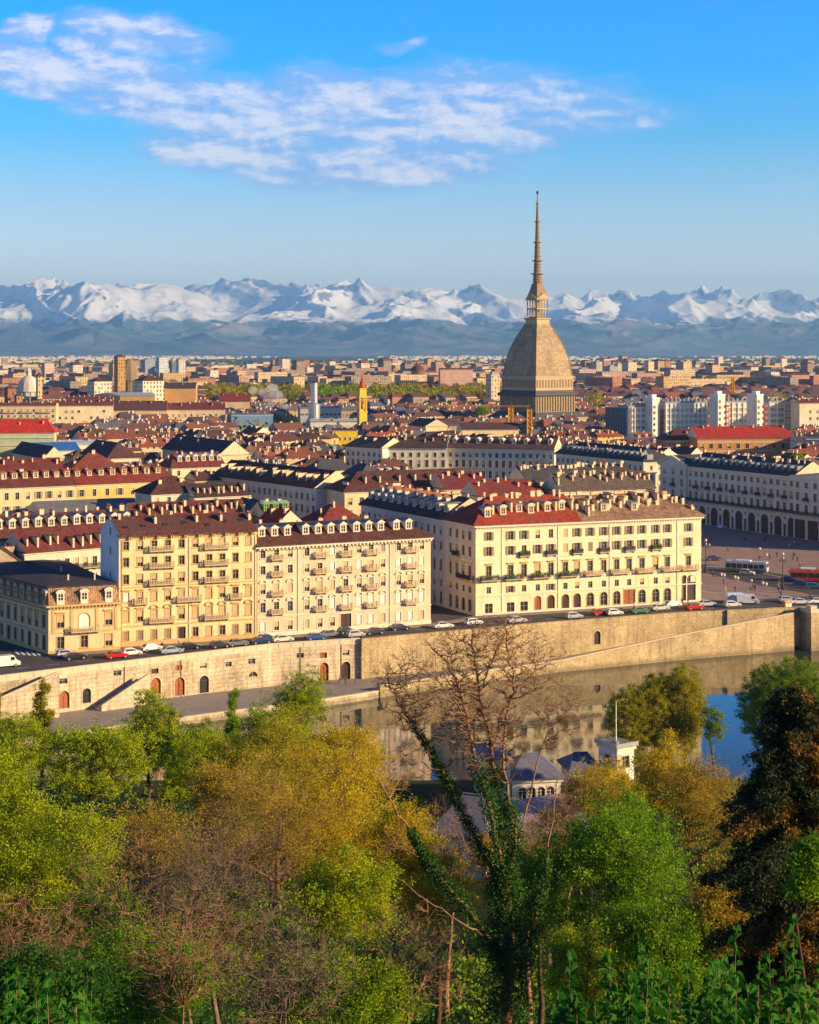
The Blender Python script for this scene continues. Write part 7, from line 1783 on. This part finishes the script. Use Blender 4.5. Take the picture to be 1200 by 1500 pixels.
def sparse(wpx, hpx, leaf=.16, n3=900, per=9, sig=.30, shell=.35):
    def f(h, m):
        rx, rz = wpx * m / 2, hpx * m / 2
        return dict(env=env_rough(h - rz, rx * 1.06, rz * 1.06, int(wpx * 5 + hpx), shell), n1=12, n2=120, n3=n3, leaf=(per, sig, leaf), top=.75)
    return f
def bare(wpx, hpx, n3=1500, n2=150, n1=12, shell=.25, thin=1.0, wob=.10):
    def f(h, m):
        rx, rz = wpx * m / 2, hpx * m / 2
        return dict(env=env_ellipsoid(h - rz, rx, rz, shell, -.75), n1=n1, n2=n2, n3=n3, wob=wob, top=.6, thin=thin, r0=h * .015)
    return f
G1 = 'trees on the near bank of the river'; G2 = 'trees on the slope below the viewpoint'
tree('leafy_tree', 'broad rounded bright green tree at the left, below the arched doors of the embankment', 135, 1042, 186, round_(165, 150, 1.6), 'lime', group=G1)
tree('leafy_tree', 'tall yellow green tree filling the left edge', 5, 1062, 140, round_(150, 300, 1.9, .22, .5, n3=520), 'lime', group=G2)
tree('poplar_tree', 'slim bronze green poplar before the staircase at the left edge', 62, 984, 236, column(44, 130, p=.75), 'olive', group=G1)
tree('poplar_tree', 'small bronze poplar tip at the very left edge', -6, 1010, 230, column(40, 90, p=.75), 'olive', group=G1)
tree('leafy_tree', 'upright light green tree below the lower staircase', 218, 1004, 232, round_(92, 150, 1.3, .24, .4, n3=420), 'lime', group=G1)
tree('leafy_tree', 'narrow green tree behind the upright light green tree, to its right', 250, 1030, 226, column(60, 150), 'lime', group=G1)
tree('poplar_tree', 'dark green narrow poplar standing alone before the quay', 343, 1000, 238, column(36, 130, n3=380), 'green', group=G1)
tree('leafy_tree', 'pointed fresh green tree rising in front of the two small lunette windows', 440, 962, 226, round_(90, 170, 1.5, .2, .36, n3=420), 'lime', group=G1)
tree('leafy_tree', 'low round green shrub like tree between the dark poplar and the upright light green tree', 300, 1052, 214, round_(70, 70, .6, .22, .35, n3=260), 'green', group=G1)
tree('leafy_tree', 'sunlit golden tree leaning over the river, left of the bare ivy tree', 470, 1040, 150, sparse(230, 300, .17, 1500, 15, .42), 'gold', group=G2)
tree('leafy_tree', 'smaller golden tree low at the water, left of the ivy covered limbs', 585, 1160, 120, sparse(120, 150, .13, 600, 10, .3), 'gold', group=G2)
tree('leafy_tree', 'coppery half bare tree in front of the golden tree, forked low', 395, 1075, 118, sparse(200, 260, .11, 1300, 7, .26), 'bronze', 'red', group=G2)
tree('leafy_tree', 'left dome of three olive green crowns on the near bank at the right', 924, 1002, 256, domed(80, 110), 'olive', group=G1)
tree('leafy_tree', 'middle dome of three olive green crowns on the near bank at the right', 962, 983, 257, domed(76, 125), 'olive', group=G1)
tree('leafy_tree', 'right and tallest dome of three olive green crowns on the near bank at the right', 1003, 967, 257, domed(68, 140), 'olive', group=G1)
tree('leafy_tree', 'small bluish green tree against the blue water', 1046, 1026, 252, round_(42, 70, .5, .22, .35, n3=200), 'willow', group=G1)
for lab, px, pyt, Y, sp, lf in (
    ('light green round tree at the left edge in front of the bronze poplars', 25, 1045, 205, round_(110, 110, 1.2, .22, .4, n3=360), 'lime'),
    ('light green tree hiding the foot of the quay, right of the dark poplar', 385, 1030, 215, round_(90, 110, 1.1, .22, .4, n3=320), 'green'),
    ('bushy lime tree at the water between the upright tree and the dark poplar', 290, 1062, 205, round_(110, 100, 1.1, .22, .4, n3=340), 'lime'),
    ('thin golden tree in front of the quay end, left of the river bend', 520, 1050, 205, sparse(110, 130, .2, 700, 11, .35), 'gold')):
    tree('leafy_tree', lab, px, pyt, Y, sp, lf, group=G1)
tree('willow_tree', 'smooth rounded weeping green tree at the right edge beside the blue water', 1160, 963, 222, domed(165, 150, 2200, 22, .17, .24), 'willow', group=G1)
tree('leafy_tree', 'yellowish tree in front of the flat roofed club house', 975, 1078, 190, sparse(105, 130, .2, 800, 11, .35), 'gold', group=G1)
tree('leafy_tree', 'brownish gold tree with a dark forked trunk left of the dark conifer', 1030, 1085, 160, sparse(130, 190, .14, 1000, 9, .3), 'bronze', group=G2)
tree('leafy_tree', 'vivid green spreading tree right of the ivy trunk', 915, 1150, 112, round_(215, 250, 1.6, .17, .42, n3=640, per=26), 'vivid', group=G2)
tree('leafy_tree', 'lower vivid green tree below the spreading one, cut by dark shoots', 960, 1290, 84, round_(200, 200, 1.3, .14, .35, n3=520), 'vivid', group=G2)
tree('bare_tree', 'dark bare bushy tree in front of the pink paving, right of the ivy trunk', 828, 1118, 150, bare(80, 170, 900, 90), None, 'red', group=G2)
tree('bare_tree', 'large bare grey tree with a dark leaning trunk in the left half', 330, 1165, 84, bare(250, 260, 1900, 170), None, 'grey', group=G2)
tree('bare_tree', 'bare reddish tree with thin upright trunks at the lower left', 190, 1200, 78, bare(230, 250, 1700, 150), None, 'red', group=G2)
tree('bare_tree', 'bare pinkish tree low in the left half, in front of the leaning grey one', 270, 1290, 58, bare(220, 200, 1500, 120), None, 'red', group=G2)
tree('bare_tree', 'bare grey tree at the bottom, left of the ivy trunk', 420, 1330, 54, bare(250, 190, 1500, 120), None, 'grey', group=G2)
tree('bare_tree', 'bare brown tree beside the ivy trunk at the bottom centre', 600, 1310, 66, bare(200, 200, 1300, 110), None, 'red', group=G2)
tree('bare_tree', 'bare brown tree at the lower left edge', 40, 1290, 62, bare(200, 190, 1200, 110), None, 'red', group=G2)
tree('leafy_tree', 'yellow green bushy tree below the golden tree', 505, 1245, 98, round_(150, 150, 1.1, .15, .36, n3=420), 'lime', group=G2)
tree('leafy_tree', 'green bushy tree at the bottom centre left of the ivy trunk', 500, 1370, 64, round_(230, 170, 1.2, .12, .32, n3=460), 'green', group=G2)
tree('leafy_tree', 'golden brown tree with thin foliage at the left, under the broad rounded tree', 205, 1165, 128, sparse(190, 200, .14, 1000, 7, .30), 'bronze', group=G2)
tree('leafy_tree', 'green bushy tree behind the bare reddish tree at the lower left', 150, 1290, 90, round_(200, 170, 1.1, .15, .38, n3=420), 'green', group=G2)
tree('leafy_tree', 'green bushy tree behind the bare pinkish tree', 320, 1300, 92, round_(190, 170, 1.0, .15, .38, n3=380), 'green', group=G2)
tree('leafy_tree', 'low dark green tree at the bottom left corner', 60, 1395, 40, round_(220, 130, 1.0, .09, .25, n3=420), 'deep', group=G2)
tree('leafy_tree', 'pale yellow green half bare tree between the left edge tree and the broad rounded tree', 95, 1160, 112, sparse(150, 190, .14, 900, 10, .32), 'lime', group=G2)
tree('leafy_tree', 'sparse golden brown tree in the middle distance behind the coppery tree', 330, 1105, 170, sparse(120, 120, .2, 700, 9, .34), 'bronze', group=G1)
tree('leafy_tree', 'brown leaved shrub like tree between the vivid green tree and the conifer', 1060, 1245, 84, sparse(110, 190, .12, 700, 8, .25), 'bronze', group=G2)
tree('leafy_tree', 'bronze twiggy tree in front of the white boathouses, left of the flat roofed club house', 865, 1105, 172, sparse(90, 110, .16, 500, 6, .3), 'bronze', group=G1)

for lab, px, pyt, Y, sp, lf, bk in (
    ('bare reddish tree screening the blue grey hipped roof, just left of the ivy trunk', 655, 1150, 140, bare(120, 170, 1000, 100), None, 'red'),
    ('bare brown tree before the long low boathouse, just right of the ivy trunk', 775, 1150, 130, bare(110, 190, 1000, 100), None, 'red'),
    ('golden budding tree at the foot of the white house with the hipped roof', 640, 1235, 118, sparse(130, 130, .13, 700, 9, .3), 'gold', 'brown'),
    ('thin green tree between the ivy trunk and the vivid green tree', 790, 1230, 116, sparse(110, 160, .14, 800, 11, .3), 'green', 'brown'),
    ('golden budding tree hiding the foot of the flat roofed club house', 903, 1104, 205, sparse(86, 110, .18, 650, 10, .3), 'gold', 'brown'),
    ('brown twiggy tree before the small boathouse', 850, 1128, 190, bare(80, 130, 900, 80), None, 'red'),
    ('golden twiggy tree in front of the pink paving, between two bare trees', 805, 1160, 165, sparse(90, 130, .15, 600, 5, .28), 'bronze', 'red'),
    ('coppery budding tree low before the pink paving', 745, 1205, 150, sparse(110, 110, .15, 600, 7, .3), 'bronze', 'red'),
    ('bare greyish tree on the slope between the coppery and the leaning bare tree', 290, 1205, 100, bare(170, 190, 1500, 130), None, 'grey'),
    ('lime green tree low at the left, in front of the left edge tree', 40, 1215, 96, sparse(160, 170, .13, 1000, 12, .3), 'lime', 'brown'),
    ('fresh green tree at the bottom between the two lower bare trees', 215, 1350, 72, sparse(180, 160, .11, 1000, 13, .28), 'vivid', 'brown'),
    ('thin yellow green tree at the bottom right of the ivy trunk', 850, 1330, 74, sparse(120, 190, .10, 700, 6, .22), 'lime', 'brown'),
    ('golden green tree behind the coppery forked tree, toward the quay', 400, 1030, 190, sparse(150, 170, .2, 1000, 12, .4), 'olive', 'brown')):
    tree('bare_tree' if lf is None else 'leafy_tree', lab, px, pyt, Y, sp, lf, bk, group=G2)
# the tall bare tree with ivy in the middle
YM = 88.0; mm = YM / F
bx, bz = (738 - CX) * mm, ground_z((738 - CX) * mm, YM)
main = thing('bare_tree', 'tall bare spreading tree in the middle, its forked trunk wrapped in dark ivy', 'tree', (bx, YM, bz), 0, G2)
def W2(px, py, d=0.0): return ((px - CX) * mm - bx, d, H - (py - HZ) * mm - bz)
stems = [
 ([(0, 0, -.5), W2(742, 1480), W2(745, 1400), W2(742, 1330), W2(740, 1280)], .50, .36),
 ([W2(740, 1430), W2(718, 1372, -.5), W2(680, 1317, -.9), W2(643, 1276, -1.2), W2(621, 1243, -1.4), W2(603, 1207, -1.4), W2(577, 1170, -1.5), W2(556, 1130, -1.6)], .26, .05),
 ([W2(740, 1330), W2(715, 1265, .3), W2(698, 1236, .5), W2(673, 1185, .8), W2(654, 1148, 1.0), W2(632, 1111, 1.2), W2(607, 1071, 1.4), W2(580, 1030, 1.6), W2(563, 1000, 1.6)], .26, .05),
 ([W2(740, 1300), W2(720, 1188, -.3), W2(697, 1115, -.5), W2(683, 1050, -.6), W2(672, 1000, -.6), W2(652, 965, -.8), W2(630, 940, -1)], .27, .05),
 ([W2(742, 1300), W2(730, 1160, .4), W2(722, 1097, .5), W2(710, 1050, .6), W2(703, 1017, .5), W2(697, 977, .4), W2(692, 937, .3), W2(697, 905, .3)], .27, .04),
 ([W2(722, 1100, .5), W2(740, 1040, .9), W2(764, 1012, 1.3), W2(790, 990, 1.6), W2(812, 978, 1.8)], .13, .03),
 ([W2(742, 1290), W2(757, 1240, .2), W2(747, 1183, .2), W2(737, 1110, 0), W2(741, 1050, -.4), W2(752, 1000, -.6), W2(744, 950, -.8), W2(738, 905, -.8)], .22, .04),
 ([W2(757, 1245, .2), W2(775, 1190, .8), W2(790, 1120, 1.2), W2(812, 1075, 1.5), W2(838, 1050, 1.7)], .12, .03),
 ([W2(683, 1050, -.6), W2(660, 1010, -1.2), W2(625, 975, -1.6), W2(598, 955, -1.8)], .10, .03),
 ([W2(703, 1017, .5), W2(722, 975, 1), W2(745, 930, 1.4), W2(770, 915, 1.6)], .10, .03),
 ([W2(715, 1372, -.5), W2(690, 1345, -1.6), W2(640, 1310, -2.2), W2(590, 1270, -2.4), W2(560, 1235, -2.4)], .09, .02),
 ([W2(760, 1440, .4), W2(785, 1360, .8), W2(800, 1290, 1.0), W2(812, 1200, 1.1), W2(820, 1150, 1.2)], .16, .04),
]
lobes = [W2(650, 1010) + (3.2, 3.0), W2(600, 1030) + (1.9, 1.9), W2(700, 960) + (2.6, 2.2), W2(745, 950) + (2.4, 2.2), W2(780, 1010) + (2.2, 2.2), W2(820, 1060) + (1.6, 1.6), W2(720, 1060) + (3.0, 3.0), W2(590, 1120) + (1.4, 1.6), W2(660, 945) + (1.8, 1.3), W2(575, 1230) + (1.0, 1.3), W2(585, 990) + (2.0, 1.8), W2(835, 1040) + (1.8, 1.6), W2(785, 955) + (1.8, 1.5), W2(720, 925) + (1.8, 1.0)]
parts, tips, nodes = branching(env_lobes(lobes, .2), 24, .5, 12, n1=70, n2=600, n3=8000, wob=.09, stems=[(q_, a_ * (.52 if i_ else .7), b_ * .7) for i_, (q_, a_, b_) in enumerate(stems)], up=.12, thin=.55, tw=.018)
V, Fq = join(parts[:len(stems)]); put('trunk', np_mesh('trunk', V, Fq, BARK['red'], smooth=True), main)
V, Fq = join(parts[len(stems):]); put('branches', np_mesh('branches', V, Fq, BARK['red']), main)
r = np.random.default_rng(8); C = []
def ivy_on(pl, a, b, n, s0, s1):
    pl = np.array(pl, float); q = a + (b - a) * r.random(n) ** .9; q = q * (len(pl) - 1); i = np.arange(len(pl))
    c = np.stack([np.interp(q, i, pl[:, k]) for k in range(3)], 1); sg_ = s0 + (s1 - s0) * (q / (len(pl) - 1))
    d = r.normal(size=(n, 3)); d /= np.linalg.norm(d, axis=1, keepdims=True); lump = .65 + .75 * vnoise(c[:, 2] * 1.3 + a * 7, c[:, 0] * 1.3 + 50, 3)
    C.append(c + d * (sg_ * lump * (.55 + .6 * r.random(n)))[:, None])
ivy_on(stems[0][0], 0, 1, 9000, 1.45, .9); ivy_on(stems[1][0], 0, .72, 3600, .46, .18); ivy_on(stems[2][0], 0, .78, 3000, .44, .16); ivy_on(stems[3][0], 0, .32, 2200, .55, .2); ivy_on(stems[4][0], 0, .22, 1800, .55, .2); ivy_on(stems[6][0], 0, .3, 1800, .55, .22); ivy_on(stems[11][0], 0, .6, 2200, .6, .2)
C = np.concatenate(C); C = np.concatenate([C, C + r.normal(0, .10, C.shape)]); V, Fq = leaves_np(C, .095, r, .2, 1.2); put('ivy', np_mesh('ivy', V, Fq, LM['ivy']), main)

# dark conifer at the right edge, sunlight painted as rusty brown on the sunward boughs
YC = 68.0; mc = YC / F; cx0 = (1165 - CX) * mc; cz0 = ground_z(cx0, YC)
con = thing('conifer', 'big dark conifer at the right edge with rusty brown boughs painted as sunlit', 'tree', (cx0, YC, cz0), 0, G2)
ztop = H - (1000 - HZ) * mc - cz0
mbt = MB(); mbt.tube([(0, 0, -.5), (.1, 0, ztop * .5), (0, 0, ztop)], [.42, .28, .04], 8); mbt.build('trunk', BARK['dark'], con, True)
r = np.random.default_rng(4); P, RR, Cn, Cr = [], [], [], []
for i in range(460):
    z = ztop * (.12 + .87 * r.random() ** 1.0); t_ = z / ztop; a = r.random() * 6.283
    Lb = np.interp(t_, [0, .4, .62, .78, .9, 1], [2.6, 2.7, 3.3, 2.5, 1.6, .35]) * r.choice((.55, .75, .9, 1.0, 1.25)) * r.uniform(.9, 1.1); q = np.linspace(0, 1, 6)
    c = np.stack([np.cos(a) * Lb * q, np.sin(a) * Lb * q, z + Lb * (.28 * q - .42 * q ** 2)], 1); c[1:] += r.normal(0, .06, (5, 3)); P.append(c); RR.append(.05 * (1 - .8 * q) + .006)
    n = int(150 * Lb ** .7); qq = r.random(n) ** .7; b = np.stack([np.interp(qq, q, c[:, k]) for k in range(3)], 1)
    w_ = .12 + .26 * Lb / 3.5 * (1 - qq * .5); off_ = r.normal(size=(n, 3)) * w_[:, None] * np.array([.75, .75, .45]); off_[:, 2] -= np.abs(r.normal(0, .12, n))
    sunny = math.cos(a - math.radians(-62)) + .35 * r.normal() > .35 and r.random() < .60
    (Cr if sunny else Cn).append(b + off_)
V, Fq = tubes_np(np.array(P), np.array(RR), 5); put('branches', np_mesh('branches', V, Fq, BARK['dark']), con)
for nm, CC, lm in (('needles', Cn, 'needle'), ('sun_tinted_boughs', Cr, 'rust')):
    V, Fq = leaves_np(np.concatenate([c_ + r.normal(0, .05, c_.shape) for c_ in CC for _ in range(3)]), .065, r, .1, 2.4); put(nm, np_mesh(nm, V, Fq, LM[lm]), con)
tree('leafy_tree', 'green leafy tree in front of the conifer at the right edge', 1195, 1215, 60, round_(70, 120, .8, .12, .3, n3=260), 'vivid', group=G2)

# undergrowth over the slope
r = np.random.default_rng(77); N = 195000
Yq = 16 + 230 * r.random(N) ** 1.5; Xq = (r.random(N) * 2 - 1) * (.36 * Yq + 4); cl_ = fbm(Xq * .16 + 90, Yq * .16 + 90, 3, 23)
hq = np.clip((cl_ - .33) * 7, .15, 3.2) * np.clip(Yq / 45, .35, 1); zz_ = hill(Xq, Yq) + hq * r.random(N) ** .6
bank = (Yq > 180) & (np.abs(Xq) < 33) & (Xq > 2)
C = np.stack([Xq, Yq, zz_], 1)[~bank]
mi = (fbm(C[:, 0] * .1 + 7, C[:, 1] * .1 + 3, 2, 61) > .5).astype(int)
V, Fq = leaves_np(C, 1.0, r, .3, 1.4); sc_ = np.clip(.0022 * C[:, 1], .07, .34).repeat(4)[:, None]; V = np.repeat(C, 4, 0) + (V - np.repeat(C, 4, 0)) * sc_
tag(put('undergrowth', np_mesh('undergrowth', V, Fq, [LM['deep'], LM['green']], mi)), 'tangled green undergrowth covering the slope below the trees', 'undergrowth', None, 'stuff')

# leafy shoots close to the viewpoint
def shoot_meshes(h, seed):
    rr = random.Random(seed); mb = MB(); lf = MB()
    pts = [(0, 0, 0)]
    for i in range(1, 7): pts.append((pts[-1][0] + rr.uniform(-.03, .03), pts[-1][1] + rr.uniform(-.03, .03), h * i / 6))
    mb.tube(pts, [.016 - .0022 * i for i in range(7)], 5)
    n = int(h / .05)
    for i in range(n):
        z = h * (.25 + .75 * i / n); a = i * 2.4 + rr.uniform(-.3, .3); L_ = (.19 * (1 - .6 * (z / h) ** 4)) * rr.uniform(.8, 1.2)
        k = min(6, z / h * 6); j = int(k); p0 = Vector(pts[min(j, 6)]).lerp(Vector(pts[min(j + 1, 6)]), k - j)
        for a_ in (a, a + 3.14 + rr.uniform(-.5, .5)):
            if rr.random() < .22: continue
            L_ = (.19 * (1 - .6 * (z / h) ** 4)) * rr.uniform(.5, 1.3); dz_ = rr.uniform(-.05, .10)
            d = Vector((math.cos(a_), math.sin(a_), 0)); s_ = Vector((-d.y, d.x, 0)); w_ = L_ * .13
            q = [p0, p0 + d * L_ * .35 + s_ * w_ + Vector((0, 0, .06)), p0 + d * L_ * .75 + s_ * w_ * .7 + Vector((0, 0, .03 + dz_ * .5)), p0 + d * L_ + Vector((0, 0, dz_ - .04)), p0 + d * L_ * .75 - s_ * w_ * .7 + Vector((0, 0, .03 + dz_ * .5)), p0 + d * L_ * .35 - s_ * w_ + Vector((0, 0, .06))]
            lf.poly([q[0], q[1], q[2], q[3]]); lf.poly([q[0], q[3], q[4], q[5]])
    return mb.mesh('stem', BARK['red']), lf.mesh('leaves', LM['shade'])
SH = [shoot_meshes(h, i) for i, h in enumerate((2.2, 2.8, 3.4, 4.2))]
rr = random.Random(15); PR = [None] * 4
def shoot(px, pyt, Y, k):
    need = H - (pyt - HZ) * Y / F - ground_z((px - CX) * Y / F, Y); k = min(range(4), key=lambda q: abs((2.2, 2.8, 3.4, 4.2)[q] - need))
    x = (px - CX) * Y / F; zt = H - (pyt - HZ) * Y / F; hgt = (2.2, 2.8, 3.4, 4.2)[k]
    if PR[k] is None:
        o = thing('leafy_shoot', 'x', 'plant'); put('stem', SH[k][0], o); put('leaves', SH[k][1], o); PR[k] = o
    else: o = copy_tree(PR[k])
    zg = ground_z(x, Y); s = max(.5, (zt - zg) / hgt); o.location = (x, Y, zg - .02); o.scale = (s ** .5, s ** .5, s); o.rotation_euler = (rr.uniform(-.06, .06), rr.uniform(-.06, .06), rr.uniform(0, 6.28))
    o['group'] = 'leafy shoots at the foot of the picture'
    o['label'] = 'tall green leafy shoot at the bottom left corner' if px < 160 else 'tall green leafy shoot at the bottom right, below the conifer' if px > 1040 else 'tall green leafy shoot at the bottom, below the vivid green trees'
for (px, py) in ((12, 1415), (40, 1400), (70, 1425), (100, 1440), (130, 1450), (25, 1450), (835, 1400), (870, 1415), (885, 1385), (920, 1400), (950, 1365), (960, 1430), (985, 1410), (1010, 1430), (860, 1450), (910, 1455), (1090, 1350), (1080, 1400), (1110, 1400), (1060, 1420), (1135, 1395), (1170, 1375), (1185, 1345), (1190, 1410), (1150, 1440), (1100, 1450)):
    shoot(px, py, rr.uniform(17, 22), rr.randrange(4))
for i in range(44):
    px = rr.choice((rr.uniform(-5, 150), rr.uniform(800, 1030), rr.uniform(1045, 1200), rr.uniform(800, 1200))); shoot(px if not 1030 < px < 1045 else 1050, rr.uniform(1400, 1475), rr.uniform(16, 23), 0)

# trees among the roofs: a belt of brownish and green avenue trees, and single green ones
r = np.random.default_rng(31); Cs, Ms = [], []
for i in range(460):
    px = 300 + 445 * r.random(); Y = 1530 + 420 * r.random(); x = (px - CX) * Y / F
    hh = r.uniform(17, 25); rx = r.uniform(5, 8); n = 150
    g_ = 1 if (458 < px < 525 and Y < 1800) else (1 if r.random() < .08 else 0)
    d = r.normal(size=(n, 3)); d /= np.linalg.norm(d, axis=1, keepdims=True); d *= (.55 + .45 * r.random((n, 1)))
    Cs.append(np.stack([x + d[:, 0] * rx, Y + d[:, 1] * rx, hh * .6 + d[:, 2] * hh * .42], 1)); Ms.append(np.full(n, g_ if g_ else (0 if r.random() < .6 else 2)))
C = np.concatenate(Cs); V, Fq = leaves_np(C, 2.4, r, .3, 1.2)
Cc, Mc = CITY_TREES; V2, F2 = leaves_np(Cc, 1.0, r, .3, 1.2); V2 = np.repeat(Cc, 4, 0) + (V2 - np.repeat(Cc, 4, 0)) * np.clip(Cc[:, 1] * .0016, 2.0, 9).repeat(4)[:, None]
tag(put('city_trees', np_mesh('city_trees', V2, F2, [LM['deep'], LM['bronze'], LM['ivy']], Mc)), 'scattered dark trees of distant gardens between the far roofs', 'trees', None, 'stuff')
tag(put('avenue_trees', np_mesh('avenue_trees', V, Fq, [LM['bronze'], LM['green'], LM['olive']], np.concatenate(Ms))), 'belt of brownish spring trees running between the roofs behind the yellow bell tower', 'trees', None, 'stuff')
for lab, px, pyt, Y, wpx in (('small round green tree among roofs left of the domed tower', 706, 592, 1080, 22), ('green bush like tree behind the orange brick building at the right', 1168, 664, 640, 22), ('olive tree among far roofs right of the domed tower', 872, 574, 1250, 26), ('olive tree among roofs behind the finned office blocks', 1140, 571, 1300, 40)):
    x = (px - CX) * Y / F; zt = H - (pyt - HZ) * Y / F; th = thing('leafy_tree', lab, 'tree', (x, Y, 0), 0, 'single trees among the roofs')
    mb = MB(); mb.tube([(0, 0, 0), (0, 0, zt * .7)], [.5, .2], 6); mb.build('trunk', BARK['brown'], th)
    rx = wpx * Y / F / 2; d = r.normal(size=(500, 3)); d /= np.linalg.norm(d, axis=1, keepdims=True); d *= (.5 + .5 * r.random((500, 1)))
    V, Fq = leaves_np(np.array([0, 0, zt - rx * .8]) + d * rx * np.array([1, 1, .8]), 1.1, r, .3, 1.2); put('crown', np_mesh('crown', V, Fq, LM['green' if 'green' in lab else 'olive']), th)
# ------------------------------------------------------------------ smoke and haze
m = bpy.data.materials.new('smoke'); m.use_nodes = True; nt = m.node_tree; nt.nodes.clear(); t = NT(nt)
pv = t.n('ShaderNodeVolumePrincipled'); pv.inputs['Color'].default_value = (.95, .95, .95, 1); pv.inputs['Density'].default_value = .10; nt.links.new(pv.outputs[0], t.n('ShaderNodeOutputMaterial').inputs['Volume'])
mb = MB(); x, y = at_y(408, 1060.0); rr = random.Random(2)
for i in range(26):
    q = rr.random(); ra = (1.3 + 2.6 * q) * rr.uniform(.6, 1.25)
    c = Vector((7 - 13 * q ** .8 + rr.gauss(0, 1.2 + 2.4 * q), rr.gauss(0, 1.5), 20 + 15 * q + rr.gauss(0, 1.4)))
    prof = [(ra * math.sin(math.pi * k_ / 6) + .01, c.z - ra * .8 * math.cos(math.pi * k_ / 6)) for k_ in range(7)]
    mb.lathe(prof, 10, 0, (c.x, c.y))
tag(put('smoke', mb.mesh('smoke', m, True), None, (x, y, 0)), 'white plume of smoke drifting over the roofs left of the metal chimney', 'smoke', None, 'stuff')
m = bpy.data.materials.new('haze'); m.use_nodes = True; nt = m.node_tree; nt.nodes.clear(); t = NT(nt)
pv = t.n('ShaderNodeVolumePrincipled'); pv.inputs['Color'].default_value = (.30, .63, 1.0, 1); pv.inputs['Density'].default_value = HAZE; pv.inputs['Anisotropy'].default_value = 0.25
nt.links.new(pv.outputs[0], t.n('ShaderNodeOutputMaterial').inputs['Volume'])
zlow = -17.0; ztop_ = float(ZZ.max()) + 60
mb = MB(); mb.box(-15200, 15200, -400, 35600, zlow, ztop_)
o = tag(mb.build('haze', m), 'thin blue haze between the city and the mountains', 'haze', None, 'stuff')
